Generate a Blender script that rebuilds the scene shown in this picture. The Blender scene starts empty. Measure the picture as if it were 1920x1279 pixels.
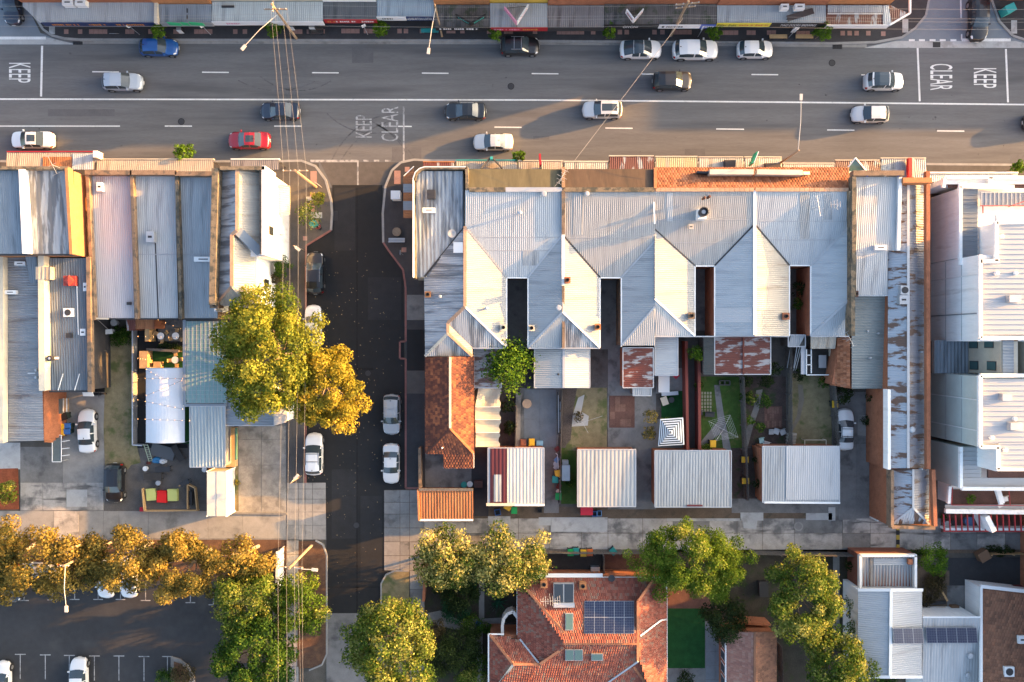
import bpy, math, random
import numpy as np
from mathutils import Vector, Matrix

# ---------------------------------------------------------------- camera, sky, sun, exposure
S = 17.3          # image scale: image pixels per metre at ground level
H = 85.0          # assumed camera height above the ground (m)
scene = bpy.context.scene
col = scene.collection
cam_d = bpy.data.cameras.new('camera'); cam = bpy.data.objects.new('camera', cam_d); col.objects.link(cam)
cam_d.sensor_width = 36.0; cam_d.lens = 36.0 * H / (1920.0 / S); cam_d.clip_end = 2000.0; cam_d.clip_start = 1.0
cam.location = (0, 0, H); cam.rotation_euler = (0, 0, 0); scene.camera = cam

SUN_EL, SUN_X, SUN_Y = math.radians(10.4), 0.966, 0.258
world = bpy.data.worlds.new('World'); scene.world = world; world.use_nodes = True
wn = world.node_tree; bg = wn.nodes['Background']
sky = wn.nodes.new('ShaderNodeTexSky'); sky.sky_type = 'NISHITA'; sky.sun_disc = False
sky.sun_elevation = SUN_EL; sky.sun_rotation = math.atan2(SUN_X, SUN_Y)
sky.air_density = 0.8; sky.dust_density = 5.5; sky.ozone_density = 1.0
wn.links.new(sky.outputs[0], bg.inputs[0]); bg.inputs[1].default_value = 0.15
sun_d = bpy.data.lights.new('sun', 'SUN'); sun = bpy.data.objects.new('sun', sun_d); col.objects.link(sun)
sun_d.energy = 4.2; sun_d.angle = math.radians(0.5); sun_d.color = (1.0, 0.48, 0.12)
sdir = Vector((SUN_X * math.cos(SUN_EL), SUN_Y * math.cos(SUN_EL), math.sin(SUN_EL)))
sun.location = (60, 20, 60); sun.rotation_euler = sdir.to_track_quat('Z', 'Y').to_euler()
vs = scene.view_settings; vs.view_transform = 'Standard'; vs.look = 'None'; vs.gamma = 1.0; vs.use_curve_mapping = False
vs.exposure = 2.5
try:
    scene.cycles.max_bounces = 6; scene.cycles.transparent_max_bounces = 6; scene.cycles.use_denoising = True
except Exception: pass

rng = random.Random(7)
# ---------------------------------------------------------------- image pixel coordinates -> metres
def W(px, py, z=0.0):
    k = (1.0 - z / H) / S
    return ((px - 960.0) * k, (639.5 - py) * k, z)
def W3(p): return W(p[0], p[1], p[2] if len(p) > 2 else 0.0)
def plane(a, b, c):
    a, b, c = Vector(W3(a)), Vector(W3(b)), Vector(W3(c))
    n = (b - a).cross(c - a).normalized()
    if n.z < 0: n = -n
    return a, n
def hit(px, py, pl):
    a, n = pl; o = Vector((0, 0, H)); d = Vector(W(px, py, 0)) - o
    t = (a - o).dot(n) / d.dot(n)
    p = o + d * t
    return (p.x, p.y, p.z)

# ---------------------------------------------------------------- mesh building
class MB:
    def __init__(s): s.v = []; s.f = []; s.uv = []; s.hasuv = False
    def poly(s, pts, uv=None):
        i = len(s.v); s.v += [tuple(p) for p in pts]; s.f.append(tuple(range(i, i + len(pts))))
        if uv: s.hasuv = True
        s.uv.append(uv or [(p[0], p[1]) for p in pts]); return s
    def prism(s, pts, z0, z1, bottom=False):
        n = len(pts)
        a = sum(pts[i][0] * pts[(i + 1) % n][1] - pts[(i + 1) % n][0] * pts[i][1] for i in range(n))
        if a < 0: pts = pts[::-1]
        s.poly([(p[0], p[1], z1) for p in pts])
        if bottom: s.poly([(p[0], p[1], z0) for p in pts[::-1]])
        for i in range(n):
            p, q = pts[i], pts[(i + 1) % n]
            s.poly([(p[0], p[1], z0), (q[0], q[1], z0), (q[0], q[1], z1), (p[0], p[1], z1)])
        return s
    def box(s, x0, x1, y0, y1, z0, z1): return s.prism([(x0, y0), (x1, y0), (x1, y1), (x0, y1)], z0, z1, True)
    def obox(s, c, d, L, w, z0, z1):
        # box of length L, width w about c, its length along the plan direction d
        d = Vector((d[0], d[1])).normalized(); e = Vector((-d.y, d.x)); c = Vector((c[0], c[1]))
        return s.prism([tuple(c + d * (L / 2 * i) + e * (w / 2 * j)) for i, j in ((-1, -1), (1, -1), (1, 1), (-1, 1))], z0, z1, True)
    def beam(s, p, q, w, h):
        # rectangular bar between two points in space
        p, q = Vector(p), Vector(q); d = (q - p).normalized()
        up = Vector((0, 0, 1)) if abs(d.z) < .95 else Vector((1, 0, 0))
        e = d.cross(up).normalized() * (w / 2); g = e.cross(d).normalized() * (h / 2)
        a = [p + e + g, p - e + g, p - e - g, p + e - g]; b = [q + e + g, q - e + g, q - e - g, q + e - g]
        s.poly(a[::-1]); s.poly(b)
        for i in range(4): s.poly([a[i], a[(i + 1) % 4], b[(i + 1) % 4], b[i]])
        return s
    def tube(s, p, q, r0, r1=None, n=8, caps=True):
        r1 = r0 if r1 is None else r1
        p, q = Vector(p), Vector(q); d = (q - p)
        if d.length < 1e-6: return s
        d.normalize(); up = Vector((0, 0, 1)) if abs(d.z) < .95 else Vector((1, 0, 0))
        e = d.cross(up).normalized(); g = d.cross(e)
        A = [p + (e * math.cos(t) + g * math.sin(t)) * r0 for t in [2 * math.pi * i / n for i in range(n)]]
        B = [q + (e * math.cos(t) + g * math.sin(t)) * r1 for t in [2 * math.pi * i / n for i in range(n)]]
        for i in range(n): s.poly([A[i], A[(i + 1) % n], B[(i + 1) % n], B[i]])
        if caps: s.poly(A[::-1]); s.poly(B)
        return s
    def lathe(s, c, prof, n=12):
        # prof: list of (radius, z)
        c = Vector(c)
        R = [[(c.x + r * math.cos(2 * math.pi * i / n), c.y + r * math.sin(2 * math.pi * i / n), c.z + z) for i in range(n)] for r, z in prof]
        for k in range(len(R) - 1):
            for i in range(n): s.poly([R[k][i], R[k][(i + 1) % n], R[k + 1][(i + 1) % n], R[k + 1][i]])
        s.poly(R[0][::-1]); s.poly(R[-1]); return s
    def wall(s, top, z0=0.0, closed=True):
        # vertical faces under a line of (x,y,z)
        n = len(top)
        for i in range(n if closed else n - 1):
            p, q = top[i], top[(i + 1) % n]
            s.poly([(p[0], p[1], z0), (q[0], q[1], z0), (q[0], q[1], q[2]), (p[0], p[1], p[2])],
                   [(0, 0), (math.dist(p[:2], q[:2]), 0), (math.dist(p[:2], q[:2]), q[2]), (0, p[2])])
        return s
    def build(s, name, mat, parent=None, smooth=False, kind=None, label=None):
        me = bpy.data.meshes.new(name); me.from_pydata([tuple(v) for v in s.v], [], s.f)
        if s.hasuv:
            uvl = me.uv_layers.new(name='UVMap'); flat = [c for f in s.uv for p in f for c in p]
            uvl.data.foreach_set('uv', flat)
        me.materials.append(mat)
        if smooth: me.shade_smooth()
        me.update()
        return link(name, me, parent, kind, label)
def link(name, me, parent=None, kind=None, label=None):
    o = bpy.data.objects.new(name, me); col.objects.link(o)
    if parent is not None: attach(o, parent)
    if kind: o['kind'] = kind
    if label: o['label'] = label
    return o
def attach(o, p):
    o.parent = p
    if p.type == 'EMPTY': o.matrix_parent_inverse = Matrix.Translation(-Vector(p.location))
def thing(name, label, cat, loc=(0, 0, 0), group=None):
    o = bpy.data.objects.new(name, None); col.objects.link(o); o.location = (loc[0], loc[1], loc[2] if len(loc) > 2 else 0)
    o.empty_display_size = .3
    return tag(o, label, cat, group)
def tag(o, label, cat, group=None):
    o['label'] = label; o['category'] = cat
    if group: o['group'] = group
    return o
def copy_tree(o, parent=None, loc=None):
    c = o.copy(); col.objects.link(c)
    if parent is not None: c.parent = parent
    for ch in list(o.children): copy_tree(ch, c)
    return c

# ---------------------------------------------------------------- materials
def srgb(r, g, b):
    f = lambda c: (c / 255 / 12.92) if c / 255 <= .04045 else ((c / 255 + .055) / 1.055) ** 2.4
    return (f(r), f(g), f(b))
MATS = {}
def M(name, c, a=(.10, .10, .08), rough=.85, c2=None, t=(.52, .68), s2=.5, uv=False, sc=(1, 1, 1), metal=0.0, bump=0.0, bs=8.0,
      c3=None, t3=(.56, .62), s3=(1, 1, 1), spec=.3, coat=0.0, scales=(.12, 1.1, 9.0)):
    """colour c broken up at three sizes, stains of c2 and patches (rust, moss) of c3"""
    if name in MATS: return MATS[name]
    m = bpy.data.materials.new(name); m.use_nodes = True; nt = m.node_tree; N = nt.nodes; Lk = nt.links
    b = N['Principled BSDF']; b.inputs['Roughness'].default_value = rough; b.inputs['Metallic'].default_value = metal
    b.inputs['Specular IOR Level'].default_value = spec
    if coat: b.inputs['Coat Weight'].default_value = coat; b.inputs['Coat Roughness'].default_value = .06
    if a is None and c2 is None and c3 is None:
        b.inputs['Base Color'].default_value = (*c, 1); MATS[name] = m; return m
    if uv: src = N.new('ShaderNodeUVMap').outputs[0]
    else: src = N.new('ShaderNodeNewGeometry').outputs['Position']
    def vscale(v):
        n = N.new('ShaderNodeVectorMath'); n.operation = 'MULTIPLY'; n.inputs[1].default_value = v; Lk.new(src, n.inputs[0]); return n.outputs[0]
    base = vscale(sc)
    def noise(scale, vec=base, det=3.0):
        n = N.new('ShaderNodeTexNoise'); n.inputs['Scale'].default_value = scale; n.inputs['Detail'].default_value = det
        n.inputs['Roughness'].default_value = .6; Lk.new(vec, n.inputs['Vector']); return n.outputs[0]
    def mth(op, x, y):
        n = N.new('ShaderNodeMath'); n.operation = op
        for i, k in enumerate((x, y)):
            if isinstance(k, (int, float)): n.inputs[i].default_value = k
            else: Lk.new(k, n.inputs[i])
        return n.outputs[0]
    fac = 1.0; first = None
    for sc_, am in zip(scales, a or ()):
        if am:
            no = noise(sc_); first = first or no
            fac = mth('ADD', fac, mth('MULTIPLY', mth('SUBTRACT', no, .5), am * 4))
    fac = mth('MAXIMUM', fac, .15) if not isinstance(fac, float) else fac
    vm = N.new('ShaderNodeVectorMath'); vm.operation = 'SCALE'; vm.inputs[0].default_value = c
    if isinstance(fac, float): vm.inputs[3].default_value = fac
    else: Lk.new(fac, vm.inputs[3])
    out = vm.outputs[0]
    def mix(colr, f):
        nonlocal out
        mx = N.new('ShaderNodeMix'); mx.data_type = 'RGBA'; Lk.new(f, mx.inputs[0]); Lk.new(out, mx.inputs[6]); mx.inputs[7].default_value = (*colr, 1)
        out = mx.outputs[2]
    def ramp(x, lo, hi):
        n = N.new('ShaderNodeMapRange'); n.interpolation_type = 'SMOOTHSTEP'
        n.inputs[1].default_value = lo; n.inputs[2].default_value = hi; Lk.new(x, n.inputs[0]); return n.outputs[0]
    if c2: mix(c2, ramp(noise(s2, det=5), *t))
    if c3: mix(c3, ramp(noise(1.0, vscale(s3), 5), *t3))
    Lk.new(out, b.inputs['Base Color'])
    if bump:
        bn = N.new('ShaderNodeBump'); bn.inputs['Strength'].default_value = bump; bn.inputs['Distance'].default_value = .05
        Lk.new(noise(bs), bn.inputs['Height']); Lk.new(bn.outputs[0], b.inputs['Normal'])
    MATS[name] = m; return m
def Mattr(name, stops, rough=.85, trans=0.0, spec=.25, noise_amt=.55):
    """colour picked per piece from the 'rnd' attribute"""
    if name in MATS: return MATS[name]
    m = bpy.data.materials.new(name); m.use_nodes = True; nt = m.node_tree; N = nt.nodes; Lk = nt.links
    b = N['Principled BSDF']; b.inputs['Roughness'].default_value = rough; b.inputs['Specular IOR Level'].default_value = spec
    at = N.new('ShaderNodeAttribute'); at.attribute_name = 'rnd'
    rp = N.new('ShaderNodeValToRGB'); e = rp.color_ramp.elements
    while len(e) < len(stops): e.new(.5)
    for k, (p, c) in enumerate(stops): e[k].position = p; e[k].color = (*c, 1)
    src = at.outputs['Fac']
    if not trans:
        g = N.new('ShaderNodeNewGeometry'); no = N.new('ShaderNodeTexNoise'); no.inputs['Scale'].default_value = .55; no.inputs['Detail'].default_value = 4; Lk.new(g.outputs['Position'], no.inputs['Vector'])
        ma = N.new('ShaderNodeMath'); ma.operation = 'MULTIPLY_ADD'; ma.inputs[1].default_value = 1.5; ma.inputs[2].default_value = -.25; Lk.new(no.outputs[0], ma.inputs[0])
        mi = N.new('ShaderNodeMix'); mi.inputs[0].default_value = noise_amt; Lk.new(ma.outputs[0], mi.inputs[2]); Lk.new(at.outputs['Fac'], mi.inputs[3]); src = mi.outputs[0]
    Lk.new(src, rp.inputs[0]); Lk.new(rp.outputs[0], b.inputs['Base Color'])
    if trans:
        tr = N.new('ShaderNodeBsdfTranslucent'); Lk.new(rp.outputs[0], tr.inputs[0])
        mx = N.new('ShaderNodeMixShader'); mx.inputs[0].default_value = trans
        Lk.new(b.outputs[0], mx.inputs[1]); Lk.new(tr.outputs[0], mx.inputs[2]); Lk.new(mx.outputs[0], N['Material Output'].inputs[0])
    MATS[name] = m; return m
def plain(name, c, rough=.6, metal=0.0, spec=.4, coat=0.0): return M(name, c, None, rough, metal=metal, spec=spec, coat=coat)
def glow(name, c, e):
    m = bpy.data.materials.new(name); m.use_nodes = True; b = m.node_tree.nodes['Principled BSDF']
    b.inputs['Base Color'].default_value = (*c, 1); b.inputs['Emission Color'].default_value = (*c, 1); b.inputs['Emission Strength'].default_value = e
    return m

A = srgb
asphalt = M('asphalt', (.118, .118, .120), (.15, .10, .12), .9, c2=(.08, .081, .084), s2=.5, t=(.5, .72), sc=(.09, 1, 1), scales=(.8, 2.2, 16), bump=.15, bs=30, c3=(.05, .05, .052), s3=(1.1, 1.1, 1), t3=(.68, .75))
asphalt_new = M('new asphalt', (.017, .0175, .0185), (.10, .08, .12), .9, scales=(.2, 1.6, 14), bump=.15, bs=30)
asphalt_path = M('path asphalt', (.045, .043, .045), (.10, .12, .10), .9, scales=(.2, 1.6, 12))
asphalt_path_lit = M('worn sunlit path asphalt', (.085, .078, .072), (.12, .12, .10), .9, scales=(.2, 1.6, 12))  # lighter, browner copy of the path asphalt, sunlight put into its colour
asphalt_park = M('car park asphalt', (.036, .037, .039), (.16, .10, .12), .9, c2=(.05, .05, .05), s2=.25, scales=(.2, 1.6, 12))
concrete = M('concrete', (.24, .23, .215), (.14, .14, .08), .9, c2=(.14, .135, .125), s2=.45, t=(.5, .72), bump=.1)
concrete_pale = M('pale concrete', (.36, .36, .35), (.10, .12, .07), .9, c2=(.25, .245, .235), s2=.6)
concrete_dark = M('dark concrete', (.17, .165, .158), (.22, .18, .10), .9, c2=(.085, .083, .08), s2=.5, t=(.5, .7))
concrete_lane = M('lane concrete', (.35, .325, .295), (.30, .22, .10), .9, c2=(.13, .125, .12), s2=.42, t=(.47, .66), c3=(.095, .09, .085), s3=(.16, .9, 1), t3=(.55, .68))
crossover = M('side street concrete', (.17, .19, .21), (.08, .06, .06), .85)
kerb_m = M('kerb concrete', (.26, .255, .245), (.12, .15, .1), .9)
brick_kerb = M('brick kerb', (.22, .10, .085), (.12, .15, .15), .9)
paint = M('road paint', (.62, .62, .60), (.06, .12, .14), .8, c2=(.30, .30, .30), s2=3.0, t=(.58, .75))
paint_worn = M('worn road paint', (.32, .32, .32), (.08, .16, .16), .85, c2=(.14, .14, .145), s2=2.0, t=(.46, .66))
dirt = M('bare earth', (.115, .085, .06), (.2, .22, .2), .95, c2=(.07, .06, .045), s2=.7)
mulch = M('bark mulch', (.10, .055, .035), (.15, .25, .35), .95, c2=(.16, .085, .045), s2=1.2, scales=(.2, 1.5, 14))
grass_dry = M('dry grass', (.19, .155, .085), (.25, .25, .25), .95, c2=(.085, .10, .035), s2=.55, t=(.5, .66), scales=(.2, 1.5, 14))
grass_green = M('mown grass', (.045, .085, .015), (.2, .25, .25), .95, c2=(.10, .10, .03), s2=.7, t=(.52, .7), scales=(.2, 1.5, 14))
turf = M('artificial turf', (.010, .062, .014), (.2, .25, .3), .95, scales=(.2, 1.5, 20))
gravel = M('garden gravel', (.08, .065, .058), (.2, .2, .5), .95, scales=(.2, 2.5, 11))
paver_red = M('red paver', (.30, .175, .145), (.08, .12, .14), .9)
paver_brown = M('brown paving', (.12, .062, .048), (.15, .2, .2), .9)
brick = M('red brick', (.30, .115, .06), (.10, .18, .22), .9, scales=(.3, 1.6, 7))
brick_orange = M('orange brick', (.40, .17, .07), (.10, .15, .2), .9, scales=(.3, 1.6, 7))
brick_brown = M('weathered brick', (.20, .135, .09), (.14, .25, .25), .95, c2=(.09, .075, .06), s2=1.2, t=(.5, .65))
brick_moss = M('mossy coping', (.16, .125, .085), (.2, .3, .3), .95, c2=(.06, .06, .05), s2=1.5, t=(.46, .62))
render_w = M('white render', (.84, .83, .80), (.06, .09, .05), .8, c2=(.62, .60, .56), s2=1.1, t=(.54, .78), sc=(1, 1, .14))
render_c = M('cream render', (.52, .46, .36), (.12, .12, .06), .85)
render_g = M('pale green render', (.50, .54, .50), (.05, .05, .03), .8)
timber = M('weathered timber', (.11, .10, .09), (.2, .2, .2), .9, scales=(.4, 2, 8))
timber_new = M('new timber', (.45, .29, .14), (.1, .15, .12), .8)
timber_dark = M('dark deck timber', (.045, .042, .04), (.15, .15, .15), .9)
white_m = plain('white trim', (.72, .72, .70), .5)
grey_m = plain('grey steel', (.30, .31, .32), .45, .3)
dark_m = plain('dark metal', (.03, .03, .032), .5)
black_m = plain('black', (.012, .012, .013), .6)
galv = M('galvanised steel', (.42, .43, .44), (.06, .08, .05), .4, metal=.4)
glass_d = plain('dark glass', (.02, .026, .032), .06, 0, .9)
glass_t = plain('teal window glass', (.06, .12, .12), .08, 0, .8)
copper = M('orange ridge capping', (.40, .24, .15), (.1, .2, .2), .8)

def roof_m(name, c, dirtc=None, rust=0.0, moss=None, s3=(1.1, .35, 1), tm=(.5, .7), a=(.05, .08, .05), rough=.42, rustc=(.14, .05, .028), spec=.4):
    k_ = .74; c = tuple(x * k_ for x in c); dirtc = dirtc and tuple(x * k_ for x in dirtc)
    kw = {}
    if rust: kw = dict(c3=rustc, t3=(.66 - rust * .25, .74 - rust * .25), s3=s3)
    elif moss: kw = dict(c3=moss, t3=(.5, .66), s3=s3)
    return M(name, c, a, rough, c2=dirtc or tuple(x * .72 for x in c), t=tm, s2=1.0, uv=True, sc=(1.3, .16, 1), scales=(.5, 1.6, 6), spec=spec, **kw)
R_grey = roof_m('grey iron roof', (.40, .42, .43))
R_pale = roof_m('pale iron roof', (.52, .535, .54))
R_zinc = roof_m('streaked zinc roof', (.40, .43, .46), (.15, .165, .185), a=(.12, .16, .06), tm=(.44, .62))
R_blue = roof_m('blue grey iron roof', (.26, .30, .34), (.16, .19, .22), a=(.08, .14, .06))
R_dark = roof_m('charcoal iron roof', (.115, .12, .125), (.06, .065, .07))
R_brown = roof_m('brown grey iron roof', (.22, .20, .195), (.12, .10, .095), a=(.12, .14, .06))
R_cream = roof_m('cream iron roof', (.50, .45, .37), (.33, .27, .20), a=(.08, .12, .06))
R_stain = roof_m('stained iron roof', (.43, .45, .46), (.17, .18, .19), a=(.1, .22, .08), tm=(.46, .56))
R_white = roof_m('white iron roof', (.58, .58, .58), (.48, .48, .48), a=(.03, .03, .02))
R_rust = roof_m('rusted iron roof', (.36, .36, .37), rust=1.0, s3=(1.5, .45, 1), rustc=(.105, .030, .020))
R_rust2 = roof_m('peeling painted roof', (.46, .49, .53), (.36, .39, .42), rust=.68, s3=(1.25, .42, 1), rustc=(.13, .075, .05))
R_rust2b = roof_m('peeling grey roof', (.25, .25, .27), (.17, .17, .18), rust=.6, s3=(1.25, .42, 1), rustc=(.11, .065, .045))
R_peel = roof_m('flaking white roof', (.42, .41, .40), (.20, .17, .15), rust=.75, s3=(1.6, .5, 1), rustc=(.13, .07, .05))
R_moss = roof_m('mossy old awning roof', (.13, .12, .115), (.06, .06, .058), moss=(.045, .055, .035), s3=(.8, .8, 1), a=(.15, .2, .1), rough=.8)
R_maroon = roof_m('maroon iron roof', (.10, .022, .026), (.06, .015, .018))
R_orange = roof_m('orange lichen board roof', (.36, .15, .062), (.22, .085, .04), a=(.10, .25, .1), rough=.8)
R_awn = roof_m('sunlit awning iron', (.44, .37, .29), (.30, .25, .19), a=(.08, .12, .06))
R_poly = roof_m('green polycarbonate roof', (.25, .40, .38), (.18, .30, .29), a=(.06, .08, .04), rough=.3)
R_olive = roof_m('olive fibre cement', (.13, .115, .07), (.08, .072, .05), a=(.15, .2, .1), rough=.9)
R_umber = roof_m('umber fibre cement', (.10, .068, .05), (.06, .047, .038), a=(.15, .2, .1), rough=.9)

# ---------------------------------------------------------------- sheets of roofing
def clip_span(P, u):
    lo, hi = None, None; n = len(P)
    for i in range(n):
        (u0, v0), (u1, v1) = P[i], P[(i + 1) % n]
        if (u0 - u) * (u1 - u) <= 0 and abs(u1 - u0) > 1e-9:
            v = v0 + (v1 - v0) * (u - u0) / (u1 - u0)
            lo = v if lo is None else min(lo, v); hi = v if hi is None else max(hi, v)
    return lo, hi
def frame_of(pts, rib=None):
    P = [Vector(p) for p in pts]; n = Vector((0, 0, 0))
    for i in range(len(P)): n += P[i].cross(P[(i + 1) % len(P)])
    n.normalize()
    if n.z < 0: n = -n
    d = Vector(rib) if rib is not None else Vector((n.x, n.y, 0))
    if d.length < 1e-4: d = Vector((0, 1, 0))
    d = (d - n * d.dot(n)).normalized(); u = d.cross(n).normalized()
    return P[0], n, u, d
def sheet_mb(pts, rib=None, pitch=.2, amp=.015, kind='corr'):
    o, n, u, d = frame_of(pts, rib)
    P = [((Vector(p) - o).dot(u), (Vector(p) - o).dot(d)) for p in pts]
    umin = min(p[0] for p in P); umax = max(p[0] for p in P)
    if kind == 'flat': prof = [(0, 0)]; pitch = .8
    elif kind == 'corr': prof = [(0, -1), (.25, 0), (.5, 1), (.75, 0)]
    else: prof = [(0, 0), (.06, 1), (.16, 1), (.22, 0)]
    us = []
    k = math.floor(umin / pitch)
    while k * pitch < umax:
        for fu, fz in prof:
            x = (k + fu) * pitch
            if umin + 1e-3 < x < umax - 1e-3: us.append((x, fz * amp))
        k += 1
    us = [(umin + 1e-4, 0)] + us + [(umax - 1e-4, 0)]
    us += [(p[0], None) for p in P if umin + 1e-3 < p[0] < umax - 1e-3]
    us.sort(key=lambda q: q[0]); last = 0
    mb = MB(); prev = None
    for x, z in us:
        if z is None: z = last
        last = z
        lo, hi = clip_span(P, x)
        if lo is None: continue
        a = o + u * x + d * lo + n * z; b = o + u * x + d * hi + n * z
        if prev and x - prev[2] > 1e-5:
            pa, pb, px_, plo, phi = prev
            mb.poly([pa, a, b, pb], [(px_, plo), (x, lo), (x, hi), (px_, phi)])
        prev = (a, b, x, lo, hi)
    # keep normals up
    if mb.f:
        a, b, c = [Vector(mb.v[i]) for i in mb.f[0][:3]]
        if (b - a).cross(c - a).z < 0:
            mb.f = [f[::-1] for f in mb.f]; mb.uv = [q[::-1] for q in mb.uv]
    return mb
def sheet(name, pts, mat, parent, rib=None, pitch=.2, amp=.015, kind='corr'):
    return sheet_mb(pts, rib, pitch, amp, kind).build(name, mat, parent)
def tiles(name, pts, mat, parent, tw=.30, tl=.34, lift=.055, seed=1, curve=True):
    """real overlapping tiles on a slope, joined into one part, each with its own random tone"""
    o, n, u, d = frame_of(pts)       # d points down the slope
    if d.z > 0: d = -d; u = -u
    P = [((Vector(p) - o).dot(u), (Vector(p) - o).dot(d)) for p in pts]
    umin = min(p[0] for p in P); umax = max(p[0] for p in P); vmin = min(p[1] for p in P); vmax = max(p[1] for p in P)
    r = random.Random(seed); V = []; F = []; C = []
    Q = [(p[1], p[0]) for p in P]
    v = vmin; row = 0
    while v < vmax:
        v1 = min(v + tl, vmax)
        lo0, hi0 = clip_span(Q, min(max((v + v1) / 2, vmin + 1e-3), vmax - 1e-3))
        if lo0 is not None:
            x = lo0 - (tw * .5 if row % 2 else 0)
            while x < hi0:
                a, b = max(x, lo0), min(x + tw, hi0)
                if b - a > .03:
                    i = len(V); t = r.random(); up = lift * (.85 + .3 * r.random())
                    m_ = (a + b) / 2; e = tl * .12
                    for (uu, vv, h) in ((a, v, .004), (m_, v, .03), (b, v, .004), (a, v1 + e, up), (m_, v1 + e, up + .04), (b, v1 + e, up), (a, v1 + e, -.01), (b, v1 + e, -.01)):
                        V.append(tuple(o + u * uu + d * vv + n * h))
                    F += [(i, i + 1, i + 4, i + 3), (i + 1, i + 2, i + 5, i + 4), (i + 3, i + 4, i + 5, i + 7, i + 6)]
                    C += [t, t, t]
                x += tw
        v += tl; row += 1
    me = bpy.data.meshes.new(name); me.from_pydata(V, [], F)
    at = me.attributes.new('rnd', 'FLOAT', 'FACE'); at.data.foreach_set('value', C); me.materials.append(mat)
    f0 = me.polygons[0].normal if len(me.polygons) else None
    if f0 is not None and f0.z < 0: me.flip_normals()
    return link(name, me, parent, 'stuff')
def bar(name, p, q, w, h, mat, parent): return MB().beam(p, q, w, h).build(name, mat, parent)
def capping(name, pts, w, h, mat, parent, lift=.03):
    mb = MB()
    for p, q in zip(pts, pts[1:]):
        mb.beam((p[0], p[1], p[2] + lift), (q[0], q[1], q[2] + lift), w, h)
    return mb.build(name, mat, parent)
def text_mesh(body, size=1.0, extrude=0.0):
    cu = bpy.data.curves.new('letters', 'FONT'); cu.body = body; cu.size = size; cu.extrude = extrude; cu.align_x = 'CENTER'; cu.align_y = 'CENTER'
    cu.resolution_u = 3
    t = bpy.data.objects.new('letters', cu); col.objects.link(t)
    dg = bpy.context.evaluated_depsgraph_get(); me = bpy.data.meshes.new_from_object(t.evaluated_get(dg))
    bpy.data.objects.remove(t); bpy.data.curves.remove(cu)
    return me
def lettering(name, body, corner, ux, uy, mat, parent, fit=None):
    """letters laid into the frame (centre, right vector*width, up vector*height)"""
    me = text_mesh(body); xs = [v.co.x for v in me.vertices]; ys = [v.co.y for v in me.vertices]
    x0, x1, y0, y1 = min(xs), max(xs), min(ys), max(ys)
    c, ux, uy = Vector(corner), Vector(ux), Vector(uy)
    for v in me.vertices:
        a = (v.co.x - x0) / (x1 - x0) - .5; b = (v.co.y - y0) / (y1 - y0) - .5
        v.co = c + ux * a + uy * b
    me.materials.clear(); me.materials.append(mat); me.update()
    return link(name, me, parent)
# ================================================================ GROUND, STREETS, YARDS
def flat(name, pts, mat, z=0.0, parent=None, kind='structure', thick=None):
    mb = MB(); P = [W(p[0], p[1], z)[:2] for p in pts]
    if thick: mb.prism(P, z - thick, z)
    else:
        a = sum(P[i][0] * P[(i + 1) % len(P)][1] - P[(i + 1) % len(P)][0] * P[i][1] for i in range(len(P)))
        if a < 0: P = P[::-1]
        mb.poly([(p[0], p[1], z) for p in P])
    return mb.build(name, mat, parent, kind=kind if parent is None else None)
def rect(x0, y0, x1, y1): return [(x0, y0), (x1, y0), (x1, y1), (x0, y1)]
def slabs(parent, xs, ys, mats, z=.03, gap=.022, name='concrete_slab', skip=()):
    for i in range(len(xs) - 1):
        for j in range(len(ys) - 1):
            if (i, j) in skip: continue
            a = W(xs[i], ys[j], z); b = W(xs[i + 1], ys[j + 1], z); dz = rng.uniform(-.006, .006)
            MB().prism([(a[0] + gap, a[1] - gap), (b[0] - gap, a[1] - gap), (b[0] - gap, b[1] + gap), (a[0] + gap, b[1] + gap)], z - .03, z + dz).build(name, rng.choice(mats), parent)

mbg = MB(); mbg.poly([(-700, -700, -.03), (700, -700, -.03), (700, 700, -.03), (-700, 700, -.03)])
ground = mbg.build('ground', M('ground soil', (.085, .078, .066), (.2, .2, .15), .95, c2=(.06, .056, .05), s2=.5), kind='structure')

road = flat('road', [(-1500, 60), (1000, 64), (3400, 78), (3400, 318), (745, 306), (745, 352), (598, 352), (598, 306), (-1500, 303)], asphalt, 0.0)
# ---- the two lighter crossings at the side streets
flat('side_street', [(-200, -600), (60, -600), (60, 30), (76, 62), (105, 74), (150, 84), (-200, 84)], crossover, .006)
flat('side_street', [(1742, -600), (1857, -600), (1857, 0), (1872, 42), (1898, 70), (1950, 88), (1625, 88), (1690, 73), (1718, 55), (1737, 30)], crossover, .006)
sx = flat('street_threshold', [(1680, 77), (1905, 77), (1955, 90), (1620, 90)], concrete_pale, .010)
sx2 = flat('street_threshold', [(-200, 70), (88, 70), (140, 83), (-200, 83)], concrete_pale, .010)
flat('street_apron', [(600, 304), (744, 304), (728, 330), (719, 350), (622, 350), (614, 332)], asphalt_path_lit, .006)
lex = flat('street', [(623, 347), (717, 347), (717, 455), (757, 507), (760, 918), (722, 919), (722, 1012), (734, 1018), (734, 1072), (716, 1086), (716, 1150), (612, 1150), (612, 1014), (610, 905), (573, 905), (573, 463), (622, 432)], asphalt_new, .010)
flat('street_end', [(612, 1150), (716, 1150), (716, 1600), (612, 1600)], concrete_dark, .010)

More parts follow.
